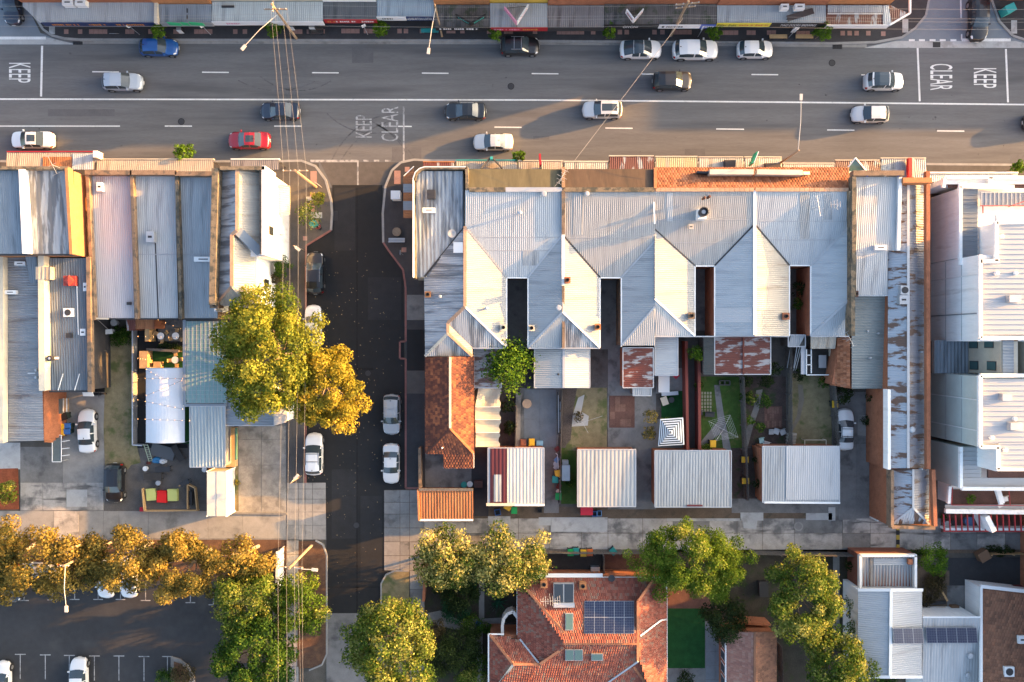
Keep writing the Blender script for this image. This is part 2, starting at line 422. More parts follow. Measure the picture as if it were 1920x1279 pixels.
seam_m = M('asphalt seam', (.011, .011, .012), (.2, .3, .3)); worn_m = M('worn new asphalt', (.023, .0235, .025), (.15, .15, .15), .9)
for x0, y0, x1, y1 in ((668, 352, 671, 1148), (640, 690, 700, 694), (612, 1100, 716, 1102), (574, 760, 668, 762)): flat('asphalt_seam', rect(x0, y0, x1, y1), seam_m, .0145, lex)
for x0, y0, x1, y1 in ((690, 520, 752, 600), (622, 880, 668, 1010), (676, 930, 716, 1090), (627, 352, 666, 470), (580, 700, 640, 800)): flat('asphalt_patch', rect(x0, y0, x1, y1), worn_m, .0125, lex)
# ---- footpaths, raised on kerbs
NFP = [(40, -80), (40, 0), (72, 40), (82, 56), (98, 67), (122, 73), (150, 75), (900, 77), (1300, 80), (1560, 82), (1640, 80), (1690, 71), (1715, 54), (1735, 30), (1741, 0), (1741, -80)]
fpn = flat('footpath', NFP, asphalt_path, .13, thick=.15)
fpn2 = flat('footpath', [(1858, -80), (1858, 0), (1872, 40), (1898, 68), (1945, 83), (2600, 88), (2600, -80)], asphalt_path, .13, thick=.15)
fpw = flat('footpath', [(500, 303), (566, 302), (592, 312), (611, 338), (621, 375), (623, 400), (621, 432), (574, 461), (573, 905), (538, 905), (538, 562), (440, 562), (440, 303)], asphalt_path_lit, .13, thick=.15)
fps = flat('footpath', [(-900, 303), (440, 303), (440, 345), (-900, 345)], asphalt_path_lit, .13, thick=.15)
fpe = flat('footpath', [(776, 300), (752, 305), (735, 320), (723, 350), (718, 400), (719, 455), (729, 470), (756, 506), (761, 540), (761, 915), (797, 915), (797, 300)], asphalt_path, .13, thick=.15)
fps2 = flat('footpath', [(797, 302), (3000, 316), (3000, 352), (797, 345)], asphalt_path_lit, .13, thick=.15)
def kerb(pts, w=.18, mat=kerb_m, z=.145, name='kerb'):
    mb = MB()
    for p, q in zip(pts, pts[1:]):
        a, b = Vector(W(*p)), Vector(W(*q)); mb.beam((a.x, a.y, z - .075), (b.x, b.y, z - .075), w, .15)
    return mb.build(name, mat, None, kind='structure')
kerb(NFP[1:-1], .24); kerb([(1858, 0), (1872, 40), (1898, 68), (1945, 83), (2600, 88)], .24)
kerb([(-900, 303), (500, 303), (566, 302), (592, 312), (611, 338), (621, 375), (623, 400), (621, 432)], .24)
kerb([(621, 432), (574, 461), (573, 905)], .2, brick_kerb); kerb([(2600, 315), (797, 301), (776, 300), (752, 305), (735, 320), (723, 350), (718, 400), (719, 455)], .24)
kerb([(719, 455), (729, 470), (756, 506), (761, 540), (761, 640), (750, 641), (750, 672), (761, 673), (761, 915), (796, 915)], .2, brick_kerb)
# gutters along the north kerb
mbk = MB()
for p, q in (((150, 79), (900, 80)), ((900, 80), (1300, 83)), ((1300, 83), (1625, 86))):
    a, b = W(*p), W(*q); mbk.beam((a[0], a[1], .004), (b[0], b[1], .004), .35, .012)
mbk.build('gutter', concrete, None, kind='structure')
# patches on the east footpath of the side street
for y0, y1, m_ in ((553, 600, concrete_dark), (618, 695, asphalt_new), (695, 738, asphalt_path_lit)):
    flat('path_patch', rect(763, y0, 796, y1), m_, .136, fpe)
# pale pads and pavers on the footpaths
for x0, y0, x1, y1 in ((92, 48, 103, 64), (1692, 36, 1703, 61), (1896, 38, 1907, 63)): flat('tactile_pad', rect(x0, y0, x1, y1), concrete_pale, .137, fpn)
PV = [(120, 55, 1), (146, 55, 1), (167, 55, 4), (235, 55, 2), (278, 55, 1), (325, 55, 2), (364, 55, 4), (437, 55, 1), (455, 55, 1), (550, 55, 2), (575, 55, 4), (640, 54, 4), (682, 54, 3), (745, 54, 1), (757, 54, 1), (787, 54, 1), (837, 54, 2), (863, 54, 1), (913, 55, 1), (945, 55, 2), (999, 55, 1), (1044, 56, 6), (1108, 56, 1), (1158, 56, 1), (1171, 56, 1), (1223, 56, 1), (1238, 56, 1), (1263, 56, 2), (1280, 56, 2), (1350, 57, 4), (1400, 57, 2), (1438, 57, 2), (1493, 58, 3), (1576, 58, 1), (1589, 58, 1), (1602, 58, 1), (1624, 58, 1), (1652, 59, 1)]
for x, y, n in PV:
    for k in range(n): flat('paver', rect(x + k * 8.6, y, x + k * 8.6 + 8.3, y + 8.6), paver_red, .137 + rng.uniform(0, .003), fpn)
for x0, y0, x1, y1 in ((582, 321, 594, 345), (581, 361, 591, 372), (582, 386, 590, 398), (583, 412, 597, 428), (568, 443, 576, 451)): flat('paver', rect(x0, y0, x1, y1), paver_red, .137, fpw)
for x0, y0, x1, y1 in ((739, 320, 751, 345), (759, 313, 768, 322), (753, 464, 762, 473)): flat('paver', rect(x0, y0, x1, y1), paver_red, .137, fpe)
flat('paver', rect(583, 398, 604, 409), concrete_pale, .137, fpw)
# drain pits
def pit(x0, y0, x1, y1, label):
    a, b = W(x0, y1), W(x1, y0); g = thing('drain_grate', label, 'drain', W((x0 + x1) / 2, (y0 + y1) / 2))
    MB().box(a[0], b[0], a[1], b[1], 0, .03).build('frame', black_m, g)
    n = 6
    for k in range(n):
        x = a[0] + (b[0] - a[0]) * (k + .5) / n; MB().box(x - .03, x + .03, a[1] + .03, b[1] - .03, .03, .045).build('grate_bar', dark_m, g)
pit(137, 78, 155, 84, 'dark drain pit in the gutter by the navy corner awning')
pit(1561, 80, 1579, 92, 'dark drain pit in the gutter below the rusty corner awning')
pit(1749, 79, 1763, 89, 'steel drain grate in the side street threshold')
pit(623, 395, 633, 414, 'rusty drain grate at the kerb beside the corner planting')

# ---- painted markings
def mark(x0, y0, x1, y1, w=.12, m_=paint, par=road, z=.006, name='lane_line'):
    a, b = W(x0, y0), W(x1, y1); return MB().beam((a[0], a[1], z - .004), (b[0], b[1], z - .004), w, .008).build(name, m_, par)
for x in range(173, 1800, 206):
    if not 1190 < x < 1210 or True: mark(x, 134.6 + (x - 173) * .0042, x + 50, 134.8 + (x - 123) * .0042)
for x0, x1 in ((309, 360), (514, 565), (720, 772), (927, 978), (1135, 1186), (1343, 1395), (1551, 1602), (1757, 1808), (-60, 225)):
    mark(x0, 236.5 + max(0, x0 - 700) * .0085, x1, 236.6 + max(0, x1 - 700) * .0085)
mark(-400, 185.2, 1000, 187.6, .16); mark(1000, 187.6, 1500, 192, .16); mark(1500, 192, 2400, 201, .16)
mark(79, 86, 77, 181, .22); mark(757, 200, 757, 302, .18, paint_worn); mark(1720.5, 90, 1724.5, 190, .2); mark(1886, 92, 1890, 192, .2)
mark(582, 302, 670, 302, .26, paint_worn, z=.012); mark(671, 301, 671, 347, .16, paint_worn, z=.012)
for x in (681, 701, 722): mark(x, 301.5, x + 10, 301.5, .2, paint_worn, z=.012)
for x in (1704, 1723, 1743, 1762, 1782): mark(x, 75.5, x + 11, 75.5, .2, paint, z=.017)
mark(1803, 75, 1895, 75, .3, paint, z=.017); mark(1803, 64, 1803, 75, .14, paint, z=.017); mark(1800, -60, 1802, 34, .16, paint, z=.012)
mark(0, 71.5, 86, 71.5, .3, paint, z=.016)
def road_word(word, x0, y0, x1, y1, down, m_=paint):
    # word across [x0,x1]x[y0,y1]; down=True: letters read from the top of the image to its bottom, their feet to the west
    c = W((x0 + x1) / 2, (y0 + y1) / 2, .008); lx = (x1 - x0) / S; ly = (y1 - y0) / S; s = -1 if down else 1
    return lettering('road_lettering', word, c, (0, s * ly, 0), (-s * lx, 0, 0), m_, road)
road_word('KEEP', 17, 118, 57, 155, True); road_word('CLEAR', 1744, 120, 1786, 169, True); road_word('KEEP', 1826, 128, 1868, 165, True)
road_word('KEEP', 667, 216, 697, 258, False, paint_worn); road_word('CLEAR', 715, 200, 747, 265, False, paint_worn)

tyre_rub = M('tyre rubber mark', (.082, .082, .085), (.2, .25, .25), .9, c2=(.112, .112, .115), s2=1.5, t=(.45, .6))
for cx_, cy_, r_, a0_, a1_, w_ in ((760, 360, 150, 1.75, 2.75, .16), (772, 372, 150, 1.8, 2.8, .14), (640, 380, 160, .35, 1.15, .16), (628, 372, 160, .4, 1.2, .13), (560, 60, 110, 4.0, 5.3, .12), (520, 20, 150, 4.2, 5.2, .12), (700, 130, 120, 3.9, 4.9, .12)):
    pts_ = [W(cx_ + r_ * math.cos(a0_ + (a1_ - a0_) * k / 14), cy_ - r_ * math.sin(a0_ + (a1_ - a0_) * k / 14)) for k in range(15)]; mb = MB()
    for p, q in zip(pts_, pts_[1:]): mb.beam((p[0], p[1], .003), (q[0], q[1], .003), w_, .004)
    mb.build('tyre_mark', tyre_rub, road)
patch_m = M('road patch', (.098, .098, .102), (.1, .12, .12), .9)
for x0, y0, x1, y1 in ((735, 276, 790, 302), (1284, 279, 1322, 302), (446, 278, 490, 302), (1894, 288, 1990, 312), (660, 90, 700, 118), (90, 205, 215, 218), (1000, 255, 1030, 262)): flat('road_patch', rect(x0, y0, x1, y1), patch_m, .0035, road)
for x, y, lb in ((958, 162, 'main street between the two black cars'), (340, 228, 'main street near the lane dashes'), (1560, 118, 'main street before the rusted corner'), (690, 700, 'side street opposite the orange tree'), (668, 985, 'side street beside the lane mouth')):
    c = W(x, y); mh = thing('manhole_cover', 'round iron manhole cover in the ' + lb, 'manhole', c); MB().lathe((c[0], c[1], 0), [(.36, .002), (.36, .016)], 18).build('ring', asphalt_new, mh); MB().lathe((c[0], c[1], 0), [(.3, .012), (.3, .02)], 18).build('lid', dark_m, mh)
lr_ = random.Random(11); mb = MB()
for k in range(330):
    x, y = (lr_.gauss(640, 55), lr_.gauss(700, 170)) if k % 3 else (lr_.uniform(575, 755), lr_.uniform(470, 1140))
    if 574 < x < 758 and 460 < y < 1145:
        c = W(x, y); a = lr_.uniform(0, 3.1); s_ = lr_.uniform(.035, .085); d = (math.cos(a) * s_, math.sin(a) * s_); z_ = .016
        mb.poly([(c[0] + d[0], c[1] + d[1], z_), (c[0] - d[1] * .7, c[1] + d[0] * .7, z_ + .02), (c[0] - d[0], c[1] - d[1], z_), (c[0] + d[1] * .7, c[1] - d[0] * .7, z_ + .01)])
fl = mb.build('fallen_leaves', M('fallen leaf', (.22, .17, .09), (.2, .4, .3)), None, kind='stuff'); tag(fl, 'scattered yellow leaf litter on the dark side street', 'leaves')
# ---- back lanes
lane_w = flat('lane', [(-300, 958), (612, 958), (612, 1012), (-300, 1012)], concrete_dark, .004)
slabs(lane_w, [-60, 38, 101, 148, 194, 223, 278, 330, 390, 455, 536], [958, 1010], [concrete, concrete, concrete_lane, concrete])
slabs(lane_w, [38, 80, 124, 194], [905, 957], [concrete_dark, concrete_lane], z=.034)
MB().prism([W(*p)[:2] for p in rect(125, 918, 164, 950)], .01, .046).build('concrete_slab', concrete_pale, lane_w)
slabs(lane_w, [538, 560, 572, 586, 611], [905, 917, 936, 960, 985, 1012], [concrete], z=.045)
slabs(lane_w, [538, 560], [1013, 1040, 1075, 1110, 1145, 1180, 1215, 1250, 1290], [concrete], z=.13)
lane_e = flat('lane', [(722, 915), (1000, 915), (1000, 950), (1640, 950), (1640, 975), (3000, 985), (3000, 1042), (1000, 1034), (722, 1080)], dirt, .003)
slabs(lane_e, [720, 750, 768, 795], [919, 942, 964, 990, 1016, 1042, 1070], [concrete, concrete, M('grey concrete', (.20, .195, .185), (.2, .2, .1), .9, c2=(.12, .115, .11), s2=.7)], z=.04)
slabs(lane_e, [768, 796], [1070, 1105, 1140, 1180, 1240, 1300], [concrete, concrete_dark], z=.13)
slabs(lane_e, [795, 872, 915, 972, 1030, 1090, 1140, 1205, 1262, 1330, 1382, 1430, 1490, 1580, 1632, 1685, 1732, 1782, 1832, 1885, 1940, 2000, 2060], [972, 1000, 1031], [concrete_lane, concrete_lane, concrete_dark, concrete_lane], z=.03)
for p in (rect(915, 968, 957, 984), rect(1010, 970, 1034, 985), rect(1033, 970, 1139, 997), rect(1388, 961, 1431, 976), [(1392, 976), (1420, 976), (1418, 992), (1394, 990)], rect(1511, 962, 1560, 975), rect(1553, 951, 1566, 976), rect(1250, 972, 1390, 977)):
    MB().prism([W(*q)[:2] for q in p], .01, .052).build('concrete_patch', concrete_pale, lane_e)
mh = thing('manhole_cover', 'round concrete manhole cover in the back lane', 'manhole', W(1497, 987)); c = W(1497, 987)
MB().lathe((c[0], c[1], 0), [(.5, .03), (.5, .062), (.42, .064)], 20).build('ring', concrete, mh); MB().lathe((c[0], c[1], 0), [(.36, .06), (.36, .07)], 20).build('lid', concrete_dark, mh)
for k, y in enumerate(range(985, 1030, 9)):
    if k == 0: hump = thing('speed_hump', 'black and yellow rubber speed hump across the back lane', 'speed hump', W(1683, 1005))
    a, b = W(1680, y + 8.6), W(1686, y); MB().prism([(a[0], a[1]), (b[0], a[1]), (b[0], b[1]), (a[0], b[1])], .02, .10).build('hump_block', (plain('hump yellow', (.42, .30, .05), .8), black_m)[k % 2], hump)

# ---- car park with its bays
park = flat('car_park', [(-900, 1078), (420, 1078), (500, 1150), (508, 1700), (-900, 1700)], asphalt_park, .004)
flat('verge', [(-900, 1012), (540, 1012), (540, 1110), (420, 1090), (-900, 1078)], mulch, .006)
for x, y in ((45, 1126), (98, 1125), (140, 1124), (184, 1124), (226, 1124), (273, 1126), (314, 1127), (357, 1130), (400, 1134)):
    mark(x - 9, y, x + 9, y, .1, paint_worn, park, .01, 'bay_line'); mark(x, y, x, y - 34, .09, paint_worn, park, .01, 'bay_line')
for x, y in ((38, 1227), (85, 1228), (130, 1229), (177, 1230), (223, 1230), (270, 1231), (314, 1231)):
    mark(x - 10, y, x + 10, y, .1, paint_worn, park, .01, 'bay_line'); mark(x, y, x, y + 46, .09, paint_worn, park, .01, 'bay_line')
mark(400, 1134, 410, 1134, .1, paint_worn, park, .01, 'bay_line')
isl = flat('traffic_island', [(320, 1231), (338, 1236), (352, 1247), (364, 1268), (368, 1300), (320, 1300)], concrete, .13, thick=.14)
flat('traffic_island_bed', [(326, 1240), (340, 1245), (352, 1258), (358, 1300), (326, 1300)], mulch, .135, isl)
flat('nature_strip', [(560, 1016), (592, 1014), (606, 1022), (612, 1040), (612, 1225), (604, 1244), (585, 1252), (557, 1254)], mulch, .13, thick=.15)
kerb([(592, 1013), (606, 1021), (613, 1040), (613, 1226), (604, 1246), (580, 1256)], .16)
flat('nature_strip', [(722, 1078), (740, 1071), (767, 1071), (767, 1280), (716, 1280), (714, 1095)], grass_dry, .13, thick=.15)
kerb([(767, 1070), (740, 1070), (724, 1077), (715, 1094), (715, 1300)], .16)

# ---- yards of the western block
flat('yard', [(172, 595), (200, 595), (200, 860), (195, 958), (38, 958), (38, 838), (100, 838), (100, 735), (172, 735)], concrete_dark, .002)
flat('driveway', rect(170, 600, 199, 735), asphalt_new, .012)
flat('driveway', [(118, 735), (196, 735), (194, 918), (118, 918)], concrete, .010)
flat('driveway', rect(38, 838, 117, 905), concrete_dark, .012)
flat('lawn_strip', [(200, 625), (256, 618), (256, 832), (264, 868), (246, 872), (240, 880), (197, 882), (194, 800)], grass_dry, .02)
flat('path', rect(-40, 830, 38, 880), concrete_pale, .012)
flat('garden_bed', [(-40, 880), (34, 878), (36, 955), (-40, 957)], M('red mulch', (.22, .06, .025), (.2, .3, .35), .95, scales=(.2, 1.5, 14)), .02)
flat('courtyard', rect(256, 596, 352, 840), asphalt_new, .006)
flat('courtyard_paving', rect(296, 600, 345, 640), concrete_dark, .03)
flat('courtyard_turf', rect(286, 658, 346, 690), turf, .03); flat('courtyard_turf', rect(343, 760, 358, 832), turf, .03)
flat('yard', [(196, 870), (262, 868), (262, 832), (392, 832), (392, 960), (196, 960)], M('yard dirt', (.10, .092, .085), (.2, .2, .2), .95), .004)
drv = flat('driveway', [(445, 800), (538, 790), (538, 963), (437, 963), (437, 880), (445, 860)], concrete_dark, .008)
slabs(drv, [447, 490, 537], [798, 824, 872, 962], [M('worn drive concrete', (.25, .235, .21), (.2, .25, .15), .9, c2=(.15, .14, .125), s2=.6, t=(.46, .66))], z=.04)
flat('weed_strip', [(438, 880), (447, 872), (451, 900), (448, 962), (438, 962)], grass_dry, .02)
# ---- yards of the eastern block
flat('yard', rect(795, 640, 1640, 975), M('yard earth', (.095, .085, .075), (.2, .2, .2), .95, c2=(.06, .05, .045), s2=.6), .0)
flat('yard', [(797, 850), (915, 830), (915, 915), (797, 918)], concrete_dark, .010)
flat('path', rect(884, 820, 916, 968), asphalt_path, .012)
pat = flat('patio', [(975, 728), (1052, 728), (1046, 842), (1020, 842), (1020, 930), (1050, 930), (1050, 842), (968, 842)][:3] + [(968, 842)], concrete_dark, .012)
slabs(pat, [982, 1012, 1043], [730, 786, 838], [M('patio concrete', (.17, .18, .19), (.12, .14, .08), .9)], z=.035)
sidepath = flat('path', rect(1020, 840, 1048, 962), concrete_dark, .010); slabs(sidepath, [1021, 1044], [842, 875, 905, 935], [concrete_dark], z=.035)
flat('path', rect(972, 652, 1003, 728), asphalt_path, .014); flat('path', rect(947, 520, 992, 660), concrete_dark, .012); flat('path', rect(1122, 520, 1170, 655), concrete_dark, .012); flat('path', rect(1300, 496, 1345, 620), concrete_dark, .011); flat('path', rect(1478, 496, 1524, 632), concrete_dark, .011)
flat('gravel_bed', [(1056, 727), (1082, 727), (1075, 770), (1070, 825), (1058, 838), (1055, 838)], gravel, .016)
flat('garden_path', [(1084, 746), (1096, 740), (1090, 772), (1104, 780), (1102, 798), (1072, 800), (1074, 778)], concrete_pale, .02)
flat('lawn', [(1072, 727), (1138, 727), (1138, 845), (1058, 845), (1070, 815)], grass_dry, .012)
flat('lawn', rect(1052, 840, 1084, 945), grass_green, .008)
flat('courtyard', rect(1140, 650, 1230, 955), concrete_dark, .006)
cp = flat('brick_paving', rect(1142, 742, 1190, 802), paver_brown, .02); slabs(cp, [1143, 1153, 1163, 1173, 1183], [744, 758, 772, 786, 800], [paver_brown, M('worn paver', (.17, .095, .07), (.15, .2, .2), .9)], z=.045, gap=.015, name='paver')
flat('deck', rect(1230, 690, 1280, 738), concrete, .014); flat('artificial_lawn', rect(1240, 733, 1280, 786), turf, .02); flat('courtyard', rect(1230, 786, 1284, 846), concrete_dark, .01)
flat('path', rect(1283, 618, 1303, 846), asphalt_path_lit, .012)
flat('lawn', rect(1306, 706, 1392, 905), grass_green, .008)
flat('garden_path', [(1339, 722), (1349, 722), (1356, 770), (1362, 800), (1372, 848), (1357, 848), (1352, 812), (1318, 838), (1311, 832), (1346, 790)], concrete_dark, .02)
grid = flat('stepping_stone_bed', rect(1308, 733, 1339, 774), grass_green, .014)
slabs(grid, [1309, 1314.2, 1319.4, 1324.6, 1329.8, 1335], [734, 740.5, 747, 753.5, 760, 766.5, 773], [M('garden paver', (.24, .24, .17), (.12, .2, .1), .9)], z=.04, gap=.05, name='paver')
flat('garden', rect(1388, 706, 1478, 838), M('garden soil', (.07, .05, .043), (.2, .3, .3), .95, c2=(.035, .05, .02), s2=.8), .006)
flat('garden_path', [(1418, 732), (1430, 730), (1424, 765), (1412, 800), (1402, 838), (1393, 838), (1402, 795), (1414, 762)], concrete_dark, .018)
bp = flat('brick_paving', rect(1433, 762, 1466, 803), paver_brown, .02); slabs(bp, [1434 + 4.4 * i for i in range(8)], [763, 776, 789, 802], [paver_brown, M('worn paver', (.17, .095, .07), (.15, .2, .2), .9)], z=.04, gap=.02, name='paver')
flat('lawn', rect(1476, 700, 1562, 838), grass_dry, .006)
flat('worn_track', [(1496, 720), (1505, 722), (1508, 750), (1500, 785), (1486, 810), (1482, 806), (1494, 780), (1498, 750)], M('worn earth', (.17, .145, .11), (.1, .15, .1), .95), .014)
flat('garden', rect(1368, 840, 1428, 935), M('garden soil', (.07, .05, .043)), .010)
d9 = flat('driveway', rect(1560, 735, 1640, 978), concrete_dark, .008); slabs(d9, [1572, 1606, 1637], [832, 892, 934, 975], [concrete_dark, M('drive concrete', (.16, .155, .15), (.2, .2, .1), .9)], z=.036)
MB().prism([W(*q)[:2] for q in [(1608, 777), (1634, 780), (1630, 818), (1608, 816)]], .01, .03).build('concrete_patch', concrete, d9)
flat('courtyard', rect(1560, 735, 1638, 832), concrete_dark, .016)
flat('path', rect(1372, 935, 1575, 962), concrete_dark, .012)
# ---- ground south of the lane
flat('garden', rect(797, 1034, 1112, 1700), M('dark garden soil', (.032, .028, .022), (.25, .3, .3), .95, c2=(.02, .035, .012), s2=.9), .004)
flat('garden_path', [(800, 1150), (825, 1145), (860, 1162), (945, 1158), (945, 1176), (905, 1178), (905, 1300), (893, 1300), (892, 1182), (850, 1180), (805, 1168)], concrete_dark, .016)
flat('garden_path', rect(898, 1058, 908, 1160), concrete_dark, .018)
flat('courtyard', rect(1112, 1032, 1132, 1078), asphalt_new, .01); dk = flat('deck', rect(1020, 1032, 1128, 1076), timber_dark, .02)
flat('courtyard', rect(1132, 1032, 1250, 1080), paver_brown, .016)
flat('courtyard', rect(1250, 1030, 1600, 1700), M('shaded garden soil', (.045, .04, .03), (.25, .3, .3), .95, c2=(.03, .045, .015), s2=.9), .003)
flat('brick_paving', rect(1250, 1100, 1332, 1141), paver_brown, .02)
flat('artificial_lawn', rect(1250, 1141, 1322, 1253), turf, .03)
tp = flat('path', [(1250, 1253), (1322, 1253), (1322, 1165), (1362, 1165), (1362, 1700), (1250, 1700)], concrete_dark, .018)
slabs(tp, [1323, 1341, 1359], [1170, 1196, 1222, 1248, 1274, 1300], [M('patio concrete', (.17, .18, .19))], z=.045)
flat('path', rect(1562, 1040, 1574, 1190), concrete, .012)
flat('driveway', [(1780, 1046), (2600, 1040), (2600, 1100), (1835, 1100), (1835, 1160), (1730, 1160), (1730, 1100)], asphalt_park, .012)
flat('yard', rect(1718, 1070, 1780, 1160), dirt, .014)
yd = flat('yard', rect(1776, 1098, 1836, 1156), concrete_dark, .016)
flat('ground_strip', rect(1600, 1030, 1740, 1290), dirt, .002)
# ================================================================ BUILDINGS
def bld(name, label, px, py, cat='building', group=None): return thing(name, label, cat, W(px, py), group)
def rp(B, pl, pix, mat, name='roof_slope', rib=None, pitch=.2, amp=.015, kind='corr'):
    return sheet(name, [hit(x, y, pl) for x, y in pix], mat, B, rib, pitch, amp, kind)
def block(B, pix, z, mat, z0=0.0, name='wall', top=True, zr=None):
    zr = z if zr is None else zr
    P = [W(x, y, zr)[:2] for x, y in pix]; return MB().prism(P, z0, z).build(name, mat, B)
def seg(B, p, q, z0, z1, w, mat, name='parapet', zp=None):
    """upright wall between two points in image pixels, taken at height zp"""
    zp = z1 if zp is None else zp
    a, b = W(p[0], p[1], zp), W(q[0], q[1], zp); L = math.dist(a[:2], b[:2])
    return MB().obox(((a[0] + b[0]) / 2, (a[1] + b[1]) / 2), (b[0] - a[0], b[1] - a[1]), L, w, z0, z1).build(name, mat, B)
def chimney(B, px, py, z, mat=brick, w=.62, h=1.0, zr=None):
    a = W(px, py, z + h); x, y = a[0], a[1]
    c = MB().box(x - w / 2, x + w / 2, y - w / 2, y + w / 2, z - .8, z + h).build('chimney', mat, B)
    MB().box(x - w / 2 - .06, x + w / 2 + .06, y - w / 2 - .06, y + w / 2 + .06, z + h - .18, z + h + .002).build('chimney_cap', mat, c)
    MB().lathe((x, y, z + h), [(.2, 0), (.18, .22), (.13, .22), (.12, .05)], 10).build('chimney_pot', black_m, c)
def vent(B, px, py, z, r=.16, h=.45, mat=None, hood=False):
    x, y, _ = W(px, py, z + h); mat = mat or galv
    o = MB().lathe((x, y, z), [(r, -.3), (r, h * .8), (r * .6, h)] if not hood else [(r * .55, -.3), (r * .55, h * .6), (r, h * .6), (r, h * .8), (r * .2, h)], 12).build('roof_vent', mat, B)
    return o
def ac_unit(name, label, px, py, z, w=.95, d=.45, h=.75, cat='air conditioner', fan=True, mat=None, ang=0.0):
    x, y, _ = W(px, py, z + h); t = thing(name, label, cat, (x, y, z)); mat = mat or white_m
    c, s = math.cos(ang), math.sin(ang)
    MB().obox((x, y), (c, s), w, d, z, z + h).build('case', mat, t)
    if fan: MB().lathe((x, y, z + h), [(d * .38, .0), (d * .38, .03), (d * .30, .032)], 14).build('fan_grille', dark_m, t)
    else: MB().obox((x, y), (c, s), w * .5, d * .2, z + h, z + h + .02).build('louvre', dark_m, t)
    return t
def aerial(label, px, py, z, h=2.0, ang=0.4, n=6, L=1.3):
    x, y, _ = W(px, py, z); t = thing('tv_aerial', label, 'aerial', (x, y, z))
    MB().tube((x, y, z - .2), (x, y, z + h), .022, n=6).build('mast', galv, t)
    d = Vector((math.cos(ang), math.sin(ang), 0)); e = Vector((-d.y, d.x, 0)); c = Vector((x, y, z + h))
    MB().tube(c - d * L * .5, c + d * L * .5, .018, n=5).build('boom', galv, t)
    for k in range(n):
        p = c + d * (L * (k / (n - 1) - .5)); w = .28 + .12 * (k % 3); MB().tube(p - e * w, p + e * w, .013, n=4).build('element', galv, t)
    return t
def scribble(B, x0, x1, y, z, h, mat, seed, nrm=(0, -1, 0), up=(0, 0, 1), par=None):
    """a line of lettering too small to read: separate strokes"""
    r = random.Random(seed); mb = MB(); x = x0; up = Vector(up)
    while x < x1:
        w = r.uniform(.10, .24); hh = h * r.uniform(.6, 1.0)
        p = Vector((x, y, z)); q = Vector((min(x + w, x1), y, z))
        mb.poly([p - up * hh / 2, q - up * hh / 2, q + up * hh / 2, p + up * hh / 2]); x += w + (.06 if r.random() < .8 else .25)
    return mb.build('sign_lettering', mat, B)

c_navy = plain('navy sign', (.012, .03, .10), .5); c_white = plain('white sign', (.68, .68, .68), .5); c_red = plain('red sign', (.33, .015, .02), .5)
c_yel = plain('yellow sign', (.62, .52, .05), .5); c_teal = plain('teal sign', (.03, .30, .28), .5); c_green = plain('green sign', (.03, .40, .16), .5); c_pink = plain('pink sign', (.62, .25, .36), .5)
c_or = plain('orange letters', (.55, .22, .05), .5); c_blue = plain('blue sign', (.05, .10, .38), .5)

# ---------------------------------------------------------------- NORTH SIDE SHOPS
def north_shop(label, x0, x1, yo, wallm, awn, h, fascia=(), stripe=None, rib=True, chamfer=None, ytop=12, awn_kind='corr'):
    B = bld('shop', label, (x0 + x1) / 2, 0)
    a = W(x0, ytop, 3.4); b = W(x1, ytop, 3.4)
    MB().box(a[0] + .02, b[0] - .02, a[1], a[1] + 16, 0, h).build('wall', wallm, B)
    MB().box(a[0] + .02, b[0] - .02, a[1] - .06, a[1] + .3, h, h + .35).build('parapet', wallm, B)
    MB().box(a[0] + .5, b[0] - .5, a[1] - .03, a[1] + .02, .5, 2.6).build('shop_window', glass_d, B)
    pl = plane((x0, ytop, 3.55), (x1, ytop, 3.55), (x0, yo, 3.25))
    pix = [(x0 + .4, ytop), (x1 - .4, ytop), (x1 - .4, yo), (x0 + .4, yo)]
    if chamfer == 'L': pix = [(x0 + .4, ytop - 14), (x1, ytop - 14), (x1 - .4, yo), (x0 + 33, yo), (x0 + .4, 12)]
    if chamfer == 'R': pix = [(x0 + .4, ytop), (x1, ytop), (x1 + 38, 26), (x1, yo), (x0 + .4, yo)]
    aw = sheet('awning', [hit(x, y, pl) for x, y in pix], awn, B, rib=(0, 1, 0) if rib else None, kind=awn_kind)
    P = [hit(x, y, pl) for x, y in pix]
    mb = MB().prism([p[:2] for p in P], 3.02, 3.18, True); mb.build('awning_soffit', timber_dark, aw)
    y = W(0, yo, 3.3)[1]
    for fx0, fx1, m_, *rest in fascia:
        p, q = W(fx0, yo, 3.3), W(fx1, yo, 3.3)
        f = MB().prism([(p[0], y - .07), (q[0], y - .07), (q[0], y), (p[0], y)], 2.55, 3.42, True).build('fascia_sign', m_, B)
        # the sign face leans back a little so it can be read from the street
        for s in rest:
            (sx0, sx1, lm, body) = s; u, v = W(sx0, yo, 3.0), W(sx1, yo, 3.0)
            if isinstance(body, str): lettering('sign_lettering', body, ((u[0] + v[0]) / 2, y - .085, 3.0), (v[0] - u[0], 0, 0), (0, 0, .55), lm, f)
            else: scribble(f, u[0], v[0], y - .085, 3.0, .42, lm, body)
    return B
ns = []
B = north_shop('corner shop with grey corrugated awning, chamfered end and navy fascia', 42, 290, 43, brick, R_grey, 9.2, [(78, 290, c_navy, (98, 148, c_or, 3), (167, 198, c_or, 4), (218, 270, c_or, 5))], chamfer='L', ytop=6)
for px in (126, 150):
    ac_unit('air_conditioner', 'cream rooftop condenser on the chamfered corner awning, ' + ('beside the pink unit' if px == 126 else 'next to the red wall'), px, 4, 3.6, 1.1, .6, .7, fan=False)
B = north_shop('shop with framed blue grey awning carrying green banners', 290, 397, 43, brick_orange, R_blue, 9.8, [(300, 397, grey_m)], ytop=8)
